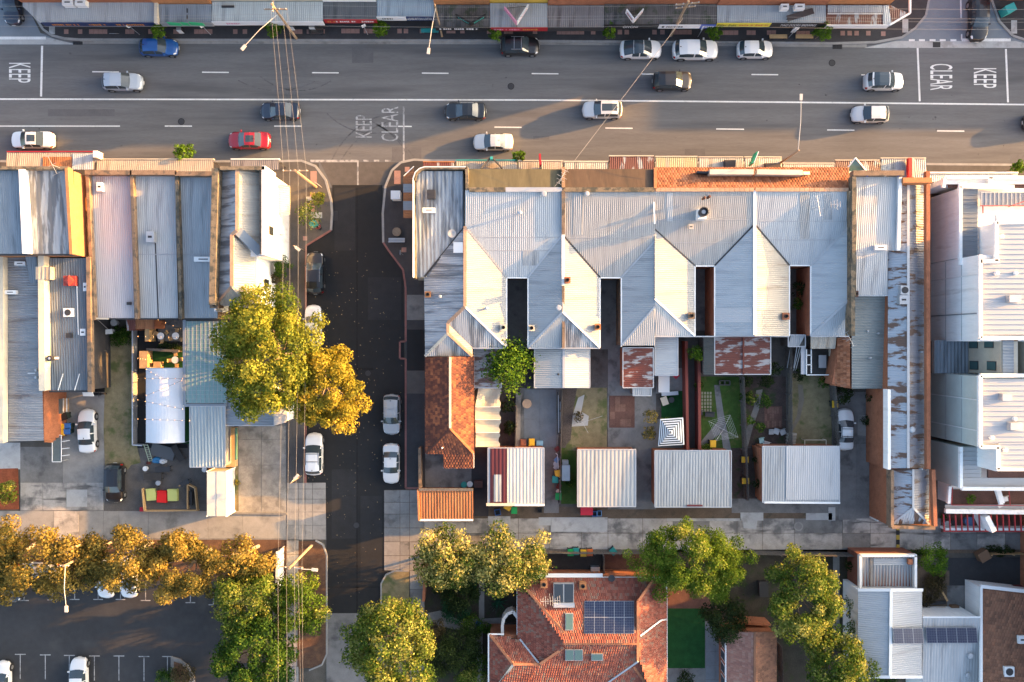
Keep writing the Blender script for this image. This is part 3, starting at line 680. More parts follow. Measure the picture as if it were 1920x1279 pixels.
x, y, _ = W(292, 20, 3.7); MB().box(x - .15, x + .2, W(0, 44, 3.6)[1], W(0, 6, 3.6)[1], 3.3, 3.75).build('awning_divider', render_c, B)
for x0, x1 in ((313, 337), (338, 352), (354, 380)):
    p, q = W(x0, 42, 3.9), W(x1, 42, 3.9); MB().beam((p[0], p[1], 3.6), (q[0], q[1] - .12, 3.6), .06, .7).build('banner', c_green, B)
for yy in (24, 36): bar('awning_brace', W(351, yy, 3.75), W(351, yy - 8, 3.75), .12, .08, dark_m, B)
B = north_shop('shop with wide pale flat awning and white fascia', 397, 606, 41, render_c, roof_m('chalk white awning', (.52, .56, .55)), 9.0, [(397, 606, c_white, (425, 450, c_pink, 8))], ytop=3, rib=True)
for k, px in enumerate((420, 440, 460, 480, 500)): x, y, _ = W(px, 1, 3.6); MB().box(x - .35, x + .35, y - .02, y + .06, 3.6, 4.2).build('window', glass_d, B)
x, y, _ = W(432, 12, 3.65); MB().box(x - .9, x + .4, y - .12, y + .1, 3.58, 3.72).build('conduit', dark_m, B)
B = north_shop('shop with dark ribbed awning and dark red fascia', 606, 706, 37, render_w, R_dark, 9.6, [(607, 706, c_red, (614, 628, c_or, 10), (630, 667, c_white, 11), (678, 704, c_white, 12))], ytop=4)
B = north_shop('newsagency with pale blue awning and white and navy fascia', 706, 814, 32, render_c, roof_m('pale blue awning', (.36, .44, .50)), 9.1, [(706, 761, c_white, (717, 740, dark_m, 14)), (761, 813, c_navy, (764, 810, c_white, 'ASHBURTON LOTTO'))], ytop=-6)
B = north_shop('brick shop with old mossy awning and black fascia', 814, 918, 51, brick_orange, R_moss, 9.7, [(816, 918, black_m, (824, 846, c_white, 17), (852, 896, c_white, 18))], ytop=9)
B = north_shop('yellow fronted shop with light grey awning and crimson fascia', 918, 1027, 52, M('yellow render', (.58, .36, .06), (.05, .08, .05)), R_grey, 9.2, [(920, 1027, c_red, (926, 975, c_pink, 20), (980, 1010, c_or, 21))], ytop=6)
B = north_shop('shop with plain dark brown grey awning', 1027, 1133, 52, brick, R_brown, 9.9, [(1027, 1133, dark_m)], ytop=10)
B = north_shop('shop with blackened mossy flat awning and white painted letters', 1133, 1344, 47, brick, R_moss, 9.5, [(1133, 1235, black_m, (1168, 1196, c_white, 'GIVONI')), (1236, 1314, c_white, (1241, 1280, dark_m, 23)), (1314, 1342, c_blue, (1317, 1338, c_white, 24))], ytop=8)
B = north_shop('red brick brewery shop with pale blue grey awning and yellow fascia', 1344, 1549, 44, brick, roof_m('pale steel awning', (.38, .42, .44)), 9.8, [(1344, 1446, c_yel, (1346, 1381, dark_m, 'Pilar Edit'), (1386, 1440, c_or, 26)), (1446, 1549, black_m, (1463, 1530, c_white, 'TWO DOORS BREWING'))], ytop=10)
for px, w in ((1472, .8), (1500, 1.0)): ac_unit('air_conditioner', 'white condenser on the brewery awning, ' + ('the smaller' if w < .9 else 'the larger, beside the dark panel'), px, 12, 3.6, w, .55, .7, fan=False)
p, q = W(1477, 34, 3.9), W(1526, 19, 3.9); sb = bld('sign_board', 'long dark slanted sign board lying on the brewery awning', 1500, 28, 'sign'); sb.location = (p[0], p[1], 3.6)
MB().beam((p[0], p[1], 3.75), (q[0], q[1], 3.75), .62, .08).build('panel', plain('brown black', (.045, .035, .035), .7), sb); MB().beam((p[0], p[1], 3.62), (q[0], q[1], 3.62), .1, .2).build('bracket', dark_m, sb)
B = north_shop('corner shop with rusted brown and white awning and chamfered corner', 1549, 1668, 47, brick_orange, R_rust, 9.4, [(1550, 1668, c_white)], chamfer='R', ytop=9)
a, b = W(1668, 47, 3.35), W(1706, 25, 3.35); bar('awning_trim', a, b, .18, .25, white_m, B); b2 = W(1706, -20, 3.35); bar('awning_trim', b, b2, .18, .25, white_m, B)
a, b = W(1552, 26, 3.62), W(1655, 26, 3.62); bar('pipe', a, b, .06, .06, white_m, B)
pl = plane((1552, 10, 3.62), (1668, 10, 3.62), (1552, 47, 3.30)); sheet('awning_panel', [hit(*p, pl) for p in ((1552, 10), (1655, 10), (1655, 24), (1552, 24))], R_grey, B, rib=(0, 1, 0))
sheet('awning_panel', [hit(*p, pl) for p in ((1656, 10), (1666, 10), (1672, 46), (1656, 46))], R_pale, B, rib=(0, 1, 0))
# beyond the side street: the next corner, only its footpath furniture shows; its wall stands north of it
B = bld('shop', 'corner shop wall beyond the side street', 2000, -40); a = W(1905, -22, 3); MB().box(a[0], a[0] + 15, a[1], a[1] + 16, 0, 6.0).build('wall', brick, B); MB().box(a[0] + 15, a[0] + 120, a[1], a[1] + 16, 0, 10.0).build('wall', brick_orange, B)
# V shaped signs standing on awnings
def vsign(label, pts, z, h, mats, text=None):
    t = thing('vee_sign', label, 'sign', W(pts[1][0], pts[1][1], z))
    for k, (p, q) in enumerate(((pts[0], pts[1]), (pts[1], pts[2]))):
        a, b = Vector(W(p[0], p[1], z)), Vector(W(q[0], q[1], z)); e = (b - a).normalized(); n = Vector((e.y, -e.x, 0))
        pn = MB().beam((a.x, a.y, z + h / 2), (b.x, b.y, z + h / 2), .12, h).build('panel', mats[k], t)
        scribble(pn, 0, 0, 0, 0, 0, mats[2], k) if False else None
        m_ = (a + b) / 2; L = (b - a).length
        mb = MB(); f = n * .075
        for j in range(7):
            u0 = a + e * (L * (.18 + .1 * j)); u1 = a + e * (L * (.18 + .1 * j + .065)); mb.poly([u0 + f + Vector((0, 0, h * .35)), u1 + f + Vector((0, 0, h * .35)), u1 + f + Vector((0, 0, h * .72)), u0 + f + Vector((0, 0, h * .72))])
        mb.build('sign_lettering', mats[2], pn)
    a, c = W(pts[0][0], pts[0][1], z), W(pts[2][0], pts[2][1], z); bar('tie_rod', (a[0], a[1], z + .3), (c[0], c[1], z + .3), .05, .05, dark_m, t)
    for p in pts: x, y, _ = W(p[0], p[1], z); MB().tube((x, y, 3.3), (x, y, z + .1), .04, n=6).build('post', dark_m, t)
vsign('black vee shaped sign with teal ovals on the mossy awning', [(855, 32), (884, 48), (911, 32)], 3.75, .75, (black_m, black_m, c_teal))
vsign('pink and white vee shaped sign on the light grey awning', [(946, 18), (969, 47), (990, 14)], 3.75, .75, (c_pink, c_white, c_pink))
vsign('small white vee shaped sign with crimson print on the blackened awning', [(1173, 24), (1187, 43), (1204, 23)], 3.75, .9, (c_white, c_white, c_red))

# ---------------------------------------------------------------- EASTERN TERRACE OF SHOPS
ZE, ZR = 4.2, 6.7
PM1 = plane((900, 357, ZR), (1500, 357, ZR), (900, 520, ZE)); PM2 = plane((900, 357, ZR), (1500, 357, ZR), (900, 498, ZE))
PF = plane((900, 357, ZR), (1500, 357, ZR), (900, 317, 5.0))
def wing(r, ym, xe, pm):
    zr = hit(r, ym, pm)[2]; return plane((r, ym, zr), (r, ym + 150, zr), (xe, 560, ZE)), zr
T_terra = Mattr('terracotta tiles', [(0, (.13, .048, .026)), (.35, (.25, .095, .045)), (.7, (.34, .14, .07)), (1, (.22, .12, .08))], noise_amt=.7)
T_red = Mattr('red clay tiles', [(0, (.09, .04, .03)), (.3, (.20, .062, .042)), (.55, (.27, .085, .055)), (.8, (.21, .125, .09)), (1, (.14, .11, .08))], noise_amt=.6)
T_mott = Mattr('mottled clay tiles', [(0, (.055, .028, .022)), (.5, (.13, .045, .028)), (.8, (.27, .09, .04)), (1, (.46, .17, .07))])
T_brn = Mattr('brown clay tiles', [(0, (.10, .06, .04)), (.4, (.20, .10, .062)), (.75, (.27, .135, .08)), (1, (.33, .13, .07))])
def terrace(label, x0, x1, pm, main, front, wings, frontm, wallm=brick_brown, ye=520, yfront=317, matm=R_pale):
    B = bld('shop', label, (x0 + x1) / 2, 430, group=None)
    f0, f1 = W(x0, yfront, 5.0), W(x1, yfront, 5.0); e0 = W(x0, ye, ZE)
    MB().box(f0[0] + .02, f1[0] - .02, f0[1] - 2.2, f0[1] - .05, 0, 4.95).build('wall', wallm, B)
    MB().box(W(x0, 0, ZE)[0] + .02, W(x1, 0, ZE)[0] - .02, e0[1] + .03, f0[1] - 2.3, 0, ZE - .08).build('wall', wallm, B)
    rp(B, pm, main, matm)
    fp = [hit(x, y, PF) for x, y in ((x0, 357), (x1, 357), (x1, yfront), (x0, yfront))]
    if front == 'tile': tiles('tile_roof', fp, frontm, B, .30, .34, lift=.05, seed=int(x0)); MB().poly([(p[0], p[1], p[2] - .05) for p in fp]).build('roof_board', timber_dark, B)
    else: sheet('front_slope', fp, frontm, B, kind='flat')
    for (pl, pix, m_, *rest) in wings: rp(B, pl, pix, m_)
    return B
w872e, z872 = wing(872, 425, 950, PM1); w872w, _ = wing(872, 425, 795, PM1)
w1055w, z1055 = wing(1055, 440, 990, PM1); w1055e, _ = wing(1055, 440, 1125, PM1)
w1228w, z1228 = wing(1228, 452, 1165, PM1); w1228e, _ = wing(1228, 430, 1303, PM2)
w1415w, z1415 = wing(1415, 420, 1340, PM2); w1415e, _ = wing(1415, 420, 1480, PM2)
w1592w, z1592 = wing(1592, 426, 1520, PM2)
R_p2 = roof_m('pale weathered iron', (.40, .40, .39), (.31, .31, .30), a=(.05, .10, .05)); R_p3 = roof_m('pale blue iron', (.48, .51, .53), (.38, .41, .43))
B1 = terrace('pale iron roofed shop pair with mossy olive front slope and narrow dark light court', 872, 1055, PM1, [(872, 357), (1055, 357), (1055, 440), (990, 520), (950, 520), (872, 425)], 'flat', [
    (w872e, [(872, 425), (950, 520), (950, 652), (872, 575)], R_p2), (w1055w, [(1055, 440), (990, 520), (990, 652), (1055, 585)], R_grey)], R_olive, matm=R_p3)
h1 = plane((872, 575, z872), (950, 652, ZE), (886, 652, ZE)); rp(B1, h1, [(872, 575), (950, 652), (886, 652), (840, 605)], R_zinc)
h2 = plane((1055, 585, z1055), (990, 652, ZE), (1125, 652, ZE)); rp(B1, h2, [(1055, 585), (990, 652), (1055, 652)], R_grey)
block(B1, [(874, 522), (950, 522), (950, 651), (874, 651)], ZE - .1, brick_brown); block(B1, [(990, 522), (1054, 522), (1054, 651), (990, 651)], ZE - .1, brick_brown)
B2 = terrace('pale iron roofed shop pair with umber front slope and two mirrored rear wings', 1055, 1228, PM1, [(1055, 357), (1228, 357), (1228, 452), (1165, 520), (1125, 520), (1055, 440)], 'flat', [
    (w1055e, [(1055, 440), (1125, 520), (1125, 652), (1055, 585)], R_p2), (w1228w, [(1228, 452), (1165, 520), (1165, 648), (1228, 575)], R_grey)], R_umber, matm=R_p2)
rp(B2, h2, [(1055, 585), (1125, 652), (1055, 652)], R_zinc)
h3 = plane((1228, 575, z1228), (1165, 648, ZE), (1228, 648, ZE)); rp(B2, h3, [(1228, 575), (1165, 648), (1228, 648)], R_grey)
block(B2, [(1056, 522), (1125, 522), (1125, 651), (1056, 651)], ZE - .1, brick_brown); block(B2, [(1165, 522), (1227, 522), (1227, 647), (1165, 647)], ZE - .1, brick_brown)
B3 = terrace('shop pair with terracotta tiled front slope beside the cream sunlit rear wing', 1228, 1415, PM2, [(1228, 357), (1415, 357), (1415, 420), (1340, 498), (1303, 498), (1228, 430)], 'tile', [
    (w1228e, [(1228, 430), (1303, 498), (1303, 630), (1228, 560)], R_p2), (w1415w, [(1415, 420), (1340, 498), (1340, 630), (1415, 630)], R_p3)], T_terra, brick, 498, 315, R_p2)
h4 = plane((1228, 560, hit(1228, 560, w1228e)[2]), (1303, 630, ZE), (1228, 630, ZE)); rp(B3, h4, [(1228, 560), (1303, 630), (1228, 630)], R_pale)
rp(B3, (w1415w[0] + Vector((0, 0, .03)), w1415w[1]), [(1342, 577), (1410, 577), (1410, 605), (1342, 605)], R_white, 'roof_patch')
block(B3, [(1230, 500), (1303, 500), (1303, 629), (1230, 629)], ZE - .1, brick); block(B3, [(1340, 500), (1413, 500), (1413, 629), (1340, 629)], ZE - .1, brick)
B4 = terrace('shop pair with terracotta tiled front slope and court grown with climbers', 1415, 1592, PM2, [(1415, 357), (1592, 357), (1592, 426), (1520, 497), (1480, 497), (1415, 420)], 'tile', [
    (w1415e, [(1415, 420), (1480, 497), (1480, 630), (1415, 630)], R_cream), (w1592w, [(1592, 426), (1520, 497), (1520, 630), (1592, 562)], R_p3)], T_terra, brick, 498, 315, R_p3)
h5 = plane((1592, 562, z1592), (1520, 630, ZE), (1592, 630, ZE)); rp(B4, h5, [(1592, 562), (1520, 630), (1592, 630)], R_p3)
block(B4, [(1417, 500), (1480, 500), (1480, 629), (1417, 629)], ZE - .1, brick); block(B4, [(1520, 500), (1591, 500), (1591, 629), (1520, 629)], ZE - .1, brick)
# gable wall below wing 4
g = MB(); a, b, c = W(1340, 630, ZE), W(1480, 630, ZE), W(1415, 630, z1415); g.poly([(a[0], a[1] + .05, ZE - .1), (b[0], b[1] + .05, ZE - .1), (c[0], c[1] + .05, z1415 - .05)]); g.build('gable_wall', brick, B4)
# cappings, flashings, party walls
def cap(B, p, q, pl, w=.22, m_=galv, name='ridge_capping'): return capping(name, [hit(*p, pl), hit(*q, pl)], w, .05, m_, B)
capping('ridge_capping', [(*W(872, 425, z872)[:2], z872), (*W(872, 575, z872)[:2], z872), hit(840, 605, w872w)], .32, .07, copper, B1)
cap(B1, (872, 425), (950, 520), PM1, .16, grey_m, 'valley_gutter'); cap(B1, (1055, 440), (990, 520), PM1, .16, galv, 'valley_gutter'); cap(B1, (872, 575), (950, 652), h1, .18, white_m, 'hip_capping'); cap(B1, (1055, 585), (990, 652), h2, .2, galv, 'hip_capping')
cap(B2, (1055, 440), (1125, 520), PM1, .14, dark_m, 'valley_gutter'); cap(B2, (1228, 452), (1165, 520), PM1, .16, galv, 'valley_gutter'); cap(B2, (1055, 585), (1125, 652), h2, .18, white_m, 'hip_capping'); cap(B2, (1228, 575), (1165, 648), h3, .18, galv, 'hip_capping')
cap(B3, (1228, 430), (1303, 498), PM2, .12, dark_m, 'valley_gutter'); cap(B3, (1415, 420), (1340, 498), PM2, .14, dark_m, 'valley_gutter'); cap(B3, (1228, 560), (1303, 630), h4, .2, white_m, 'hip_capping')
cap(B4, (1415, 420), (1480, 497), PM2, .14, dark_m, 'valley_gutter'); cap(B4, (1592, 426), (1520, 497), PM2, .2, galv, 'valley_gutter'); cap(B4, (1592, 562), (1520, 630), h5, .22, galv, 'hip_capping')
capping('ridge_capping', [hit(1415, 357, PM2), hit(1415, 420, PM2), W(1415, 628, z1415)], .3, .07, white_m, B3)
for B, x0, x1, m_ in ((B1, 880, 948, brick_moss), (B1, 948, 1054, galv), (B2, 1056, 1227, brick_moss)): bar('ridge_coping', (W(x0, 356, ZR)[0], W(0, 356, ZR)[1], ZR + .05), (W(x1, 356, ZR)[0], W(0, 356, ZR)[1], ZR + .05), .45, .18, m_, B)
for B, x0, x1 in ((B3, 1229, 1414), (B4, 1416, 1591)):
    n = int((x1 - x0) / 9)
    for k in range(n): u, v = x0 + (x1 - x0) * k / n, x0 + (x1 - x0) * (k + .94) / n; bar('ridge_tile', (W(u, 356, ZR)[0], W(0, 356, ZR)[1], ZR + .05), (W(v, 356, ZR)[0], W(0, 356, ZR)[1], ZR + .05), .36, .14, T_terra if False else copper, B)
bar('party_wall', hit(1056, 318, PF), hit(1056, 356, PF), .34, .7, brick_brown, B1); bar('party_wall', hit(1056, 357, PM1), hit(1056, 438, PM1), .34, .6, brick_brown, B1)
bar('party_wall', (W(1056, 585, z1055)[0], W(0, 536, z1055)[1], z1055), (W(1056, 0, ZE + .2)[0], W(0, 652, ZE + .2)[1], ZE + .25), .25, .5, brick_brown, B2)
bar('ridge_capping', W(1056, 440, z1055 + .05), W(1056, 536, z1055 + .05), .3, .1, white_m, B2)
bar('party_wall', hit(1228, 318, PF), hit(1228, 356, PF), .3, .5, brick, B2); bar('party_wall', hit(1592, 357, PM2), hit(1592, 426, PM2), .45, .9, brick_moss, B4)
bar('party_wall', W(1594, 426, z1592 + .2), W(1594, 630, z1592 + .2), .4, 1.4, brick_moss, B4)
bar('gutter', (W(1226, 0, ZR)[0], W(0, 352, ZR)[1], ZR - .3), (W(1226, 0, ZR - 1)[0], W(0, 420, 6.2)[1], 6.2), .16, .1, white_m, B2)
for B, pm, x0, x1, y in ((B1, PM1, 880, 1050, 445), (B1, PM1, 900, 1040, 470), (B2, PM1, 1062, 1222, 446), (B3, PM2, 1234, 1410, 412), (B3, PM2, 1262, 1375, 455), (B4, PM2, 1420, 1588, 415), (B4, PM2, 1440, 1570, 450)):
    a, b = hit(x0, y, pm), hit(x1, y, pm); bar('sheet_lap', (a[0], a[1], a[2] + .018), (b[0], b[1], b[2] + .018), .05, .012, grey_m, B)
for B, pm, x0, y0, x1, y1, m_ in ((B1, PM1, 980, 470, 1010, 498, R_grey), (B2, PM1, 1075, 362, 1092, 440, R_grey), (B3, PM2, 1250, 362, 1262, 415, R_p3), (B4, PM2, 1500, 362, 1518, 448, R_p2), (B4, PM2, 1545, 365, 1560, 412, R_grey)): rp(B, (pm[0] + Vector((0, 0, .02)), pm[1]), rect(x0, y0, x1, y1), m_, 'roof_patch', rib=(0, 1, 0))
# court gutters
for B, xs, y0, y1 in ((B1, (950, 990), 520, 652), (B2, (1125, 1165), 520, 650), (B3, (1303, 1340), 498, 630), (B4, (1480, 1520), 497, 630)):
    for x in xs: bar('gutter', W(x, y0, ZE - .02), W(x, y1, ZE - .02), .12, .1, white_m, B)
    bar('gutter', W(xs[0], y0 + 1, ZE - .02), W(xs[1], y0 + 1, ZE - .02), .12, .1, white_m, B)
for B, p, q in ((B1, (990, 653), (1055, 653)), (B2, (1055, 653), (1125, 653)), (B3, (1228, 631), (1415, 631)), (B4, (1415, 631), (1480, 631)), (B4, (1520, 631), (1592, 631)), (B1, (886, 653), (950, 653))): bar('gutter', W(*p, ZE - .02), W(*q, ZE - .02), .12, .1, galv, B)
chimney(B1, 944, 614, 4.2, render_c, .55, .6); chimney(B1, 997, 615, 4.2, render_c, .5, .6); chimney(B2, 1121, 613, 4.2, brick_orange, .5, .6); chimney(B3, 1297, 592, 4.2, brick_brown, .55, .6); chimney(B4, 1474, 593, 4.2, brick, .6, .6); chimney(B2, 1064, 525, 6.0, brick, .5, .5)
vent(B1, 975, 398, 6.4, .2, .5, hood=True); vent(B1, 1020, 363, 7.1, .28, .12); vent(B2, 1101, 363, 7.1, .24, .12); vent(B1, 912, 578, 5.1, .2, .4, hood=True); vent(B1, 1048, 577, 5.9, .28, .1)
vent(B3, 1322, 370, 7.0, .14, .6, plain('rust pipe', (.12, .05, .03), .8)); vent(B3, 1331, 368, 7.0, .14, .6, plain('rust pipe', (.12, .05, .03), .8))
t = thing('roof_fan', 'large black round exhaust fan on a white plinth on the sunlit shop roof', 'roof fan', W(1320, 397, 6.5)); x, y, _ = W(1320, 397, 7.6)
MB().box(x - .42, x + .42, y - .6, y + .42, 5.8, 6.9).build('plinth', white_m, t); MB().lathe((x, y, 6.9), [(.42, 0), (.42, .5), (.48, .55), (.48, .8), (.38, .82), (.36, .6)], 20).build('cowl', dark_m, t); MB().lathe((x, y, 6.9), [(.34, .56), (.15, .62)], 16).build('fan_blades', galv, t)
ac_unit('roof_hatch', 'small square rusty hatch on the sunlit shop roof', 1296, 425, 5.7, .5, .5, .3, 'hatch', False, M('worn zinc', (.4, .37, .33), (.1, .2, .2)))
# corner shop with rounded parapet
BC = bld('shop', 'corner shop with rounded brick parapet and streaked zinc roof', 825, 420)
pc = plane((790, 318, 6.2), (870, 318, 6.2), (790, 520, 4.4))
rp(BC, pc, [(781, 330), (788, 321), (868, 321), (870, 425), (796, 519), (779, 519)], R_zinc, pitch=.4, amp=.03)
block(BC, [(776, 330), (782, 320), (792, 316), (871, 316), (871, 520), (776, 520)], 4.3, render_c)
par = [(776, 521), (776, 336), (780, 324), (788, 317), (797, 314), (875, 314), (876, 357)]
for p, q in zip(par, par[1:]): seg(BC, p, q, 3.5, 6.7 if p[1] < 450 else 6.0, .3, brick_moss, 'parapet')
for p, q in zip(par[:5], par[1:6]): seg(BC, (p[0] - 1.6, p[1] - 1.2), (q[0] - 1.6, q[1] - 1.2), 5.5, 6.74, .08, white_m, 'coping')
block(BC, [(796, 520), (871, 520), (871, 651), (886, 651), (886, 668), (797, 668)], ZE - .15, brick_brown)
rp(BC, w872w, [(795, 519), (872, 425), (872, 575), (840, 605), (840, 625), (797, 668)], R_zinc, rib=None, pitch=.24)
h6 = plane((840, 625, hit(840, 625, w872w)[2]), (797, 668, 4.15), (886, 668, 4.15)); rp(BC, h6, [(840, 625), (797, 668), (886, 668)], R_zinc)
zz = hit(840, 605, w872w)[2]; h7 = plane((840, 605, zz), (840, 625, zz), (886, 660, 4.2)); rp(BC, h7, [(840, 605), (886, 652), (886, 668), (840, 625)], R_cream)
cap(BC, (840, 625), (797, 668), h6, .28, render_c, 'hip_capping'); cap(BC, (840, 625), (886, 668), h6, .28, copper, 'hip_capping'); cap(BC, (870, 427), (796, 519), pc, .2, dark_m, 'valley_gutter'); bar('ridge_capping', hit(840, 604, w872w), hit(840, 626, w872w), .3, .08, copper, BC)
rp(BC, (w872w[0] + Vector((0, 0, .1)), w872w[1]), [(850, 454), (868, 454), (868, 474), (850, 474)], white_m, 'roof_hatch', kind='flat')
chimney(BC, 802, 552, 4.4, brick_orange, .5, .5); vent(BC, 825, 556, 5.0, .18, .35)
ac_unit('air_conditioner', 'dark slatted condenser on the corner shop zinc roof', 808, 364, 5.9, .8, .9, .6, fan=False, mat=dark_m); ac_unit('air_conditioner', 'long white condenser on the corner shop zinc roof', 804, 394, 5.5, 1.25, .5, .4, fan=False)
t = thing('satellite_dish', 'white satellite dish on the corner shop roof edge', 'satellite dish', W(847, 438, 5.2)); x, y, _ = W(847, 438, 5.8)
MB().lathe((x, y, 5.7), [(.06, 0), (.3, .04), (.42, .12), (.38, .12), (.05, .05)], 16).build('dish', grey_m, t); MB().tube((x + .3, y - .2, 5.0), (x, y, 5.75), .03, n=6).build('arm', dark_m, t)
bar('awning_frame', W(757, 330, 3.1), W(776, 312, 3.1), .08, .08, white_m, BC)
po = plane((757, 380, 3.0), (776, 380, 3.2), (757, 420, 3.0))
for k, (y0, y1, m_) in enumerate(((315, 345, brick_orange), (345, 361, R_blue), (361, 377, R_orange), (377, 394, R_blue), (394, 409, R_orange))): rp(BC, po, [(756, y0 + (16 if k == 0 else 0)), (776, y0), (776, y1), (756, y1)], R_orange if k in (0, 2, 4) else R_blue, 'side_awning')

# building 1595-1690 with white roof and its grey annex
B = bld('shop', 'white iron roofed shop with stepped edge next to the tiled row', 1640, 440)
pw = plane((1600, 330, 6.6), (1690, 330, 6.6), (1600, 555, 5.2)); rp(B, pw, [(1599, 332), (1684, 332), (1684, 470), (1664, 470), (1664, 554), (1599, 554)][:4] + [(1599, 470)], R_pale, rib=(0, 1, 0)); rp(B, pw, [(1599, 470), (1664, 470), (1664, 554), (1599, 554)], R_pale, rib=(0, 1, 0))
block(B, [(1597, 330), (1686, 330), (1686, 470), (1665, 470), (1665, 555), (1597, 555)], 5.1, render_w)
bar('parapet', W(1598, 332, 6.9), W(1598, 555, 5.6), .4, .9, brick_moss, B); bar('parapet', W(1597, 326, 6.9), W(1692, 326, 6.9), .5, .8, brick_brown, B); bar('flashing', W(1687, 332, 6.75), W(1684, 470, 5.9), .32, .3, white_m, B)
for x in (1600, 1626, 1660, 1684): bar('coping_tie', W(x, 323, 7.0), W(x, 331, 7.0), .12, .3, c_blue if x in (1626, 1684) else render_c, B)
ac_unit('air_conditioner', 'white split condenser on the white shop roof edge', 1652, 464, 5.6, 1.2, .5, .5, fan=False); chimney(B, 1604, 551, 5.3, plain('dark brick', (.08, .04, .035), .9), .5, .4)
B = bld('annex', 'grey ribbed low annex behind the white roofed shop', 1630, 640)
pw = plane((1596, 556, 4.4), (1665, 556, 4.4), (1596, 730, 3.8)); rp(B, pw, [(1597, 556), (1664, 556), (1664, 729), (1597, 729)], roof_m('greenish grey ribbed roof', (.30, .32, .30), (.22, .235, .22)), rib=(1, 0, 0), pitch=.28, amp=.035); block(B, [(1597, 556), (1664, 556), (1664, 729), (1597, 729)], 3.75, brick)
for p in ((1628, 621), (1648, 625), (1633, 671)): vent(B, *p, 4.1, .11, .3)
bar('gutter', W(1665, 556, 4.2), W(1665, 729, 3.8), .12, .1, dark_m, B)
B = bld('lean_to', 'terracotta tiled lean-to strip beside the grey annex', 1580, 690); pl_ = plane((1574, 632, 3.4), (1594, 632, 4.0), (1574, 726, 3.4))
tiles('tile_roof', [hit(*p, pl_) for p in ((1574, 632), (1594, 632), (1594, 728), (1556, 722), (1556, 705), (1574, 705))][:1] + [hit(*p, pl_) for p in ((1594, 632), (1594, 728), (1557, 722), (1568, 690))], T_terra, B, .24, .3); block(B, [(1574, 634), (1594, 634), (1594, 726), (1560, 720)], 3.2, brick)
# long rusty roofed hall
BL = bld('hall', 'long narrow hall with flaking rust patched roof between brick walls', 1700, 660)
pw = plane((1666, 350, 5.2), (1703, 350, 6.0), (1666, 800, 5.2)); pe = plane((1703, 350, 6.0), (1733, 350, 5.3), (1703, 800, 6.0))
rp(BL, pw, [(1687, 346), (1703, 346), (1703, 878), (1665, 878), (1665, 470), (1687, 470)][:2] + [(1703, 470), (1687, 470)], R_rust2, pitch=.25); rp(BL, pw, [(1665, 470), (1703, 470), (1703, 878), (1664, 878)], R_rust2, pitch=.25)
rp(BL, pe, [(1703, 346), (1732, 346), (1734, 878), (1703, 878)], R_rust2b, pitch=.25); bar('ridge_capping', W(1703, 347, 6.03), W(1703, 878, 6.03), .25, .06, galv, BL)
ps = plane((1673, 880, 4.8), (1712, 880, 5.6), (1673, 980, 4.8)); ps2 = plane((1712, 880, 5.6), (1742, 880, 4.9), (1712, 980, 5.6)); ps3 = plane((1712, 952, 5.6), (1672, 983, 4.8), (1742, 983, 4.9))
rp(BL, ps, [(1672, 880), (1712, 880), (1712, 952), (1672, 983)], R_rust2, pitch=.25); rp(BL, ps2, [(1712, 880), (1742, 880), (1742, 983), (1712, 952)], R_rust2b, pitch=.25); rp(BL, ps3, [(1712, 952), (1742, 983), (1672, 983)], R_rust2, pitch=.25)
capping('hip_capping', [hit(1712, 880, ps), hit(1712, 952, ps), hit(1672, 983, ps3)], .2, .05, galv, BL); capping('hip_capping', [hit(1712, 952, ps2), hit(1742, 983, ps3)], .2, .05, galv, BL)
block(BL, [(1664, 346), (1738, 346), (1738, 879), (1664, 879)], 4.9, brick); block(BL, [(1668, 880), (1746, 880), (1746, 986), (1668, 986)], 4.6, brick)
bar('parapet', W(1738, 322, 6.1), W(1739, 879, 6.1), .38, .5, brick, BL); bar('parapet', W(1748, 880, 5.5), W(1752, 986, 5.5), .38, .5, brick, BL); bar('parapet', W(1688, 340, 6.6), W(1742, 340, 6.6), .5, 1.2, brick_orange, BL)
bar('parapet', W(1663, 730, 5.45), W(1663, 879, 5.45), .3, 1.0, render_w, BL); bar('parapet', W(1669, 880, 5.2), W(1669, 986, 5.2), .3, 1.0, brick_brown, BL); bar('parapet', W(1669, 987, 5.0), W(1750, 989, 5.0), .3, .8, brick_brown, BL)
vent(BL, 1712, 806, 5.6, .32, .5, galv)
for yy in (660, 850, 880): vent(BL, 1730, yy, 5.6, .1, .35)
for k, (px, py) in enumerate(((1697, 544), (1695, 562))): ac_unit('air_conditioner', ('grey fan condenser' if k == 0 else 'boxy grey condenser with duct') + ' on the flaking hall roof', px, py, 5.4, .85, .9, .75, fan=k == 0, mat=galv)
t = bld('gate', 'white sheet metal gate with cross brace against the brick hall', 1641, 958, 'gate'); a, b = W(1650, 932, 1.9), W(1646, 978, 1.9)
MB().beam((a[0], a[1], 1.0), (b[0], b[1], 1.0), .06, 1.9).build('panel', white_m, t); bar('brace', (a[0] - .05, a[1], .3), (b[0] - .05, b[1], 1.7), .05, .05, galv, t); bar('brace', (a[0] - .05, a[1], 1.7), (b[0] - .05, b[1], .3), .05, .05, galv, t)

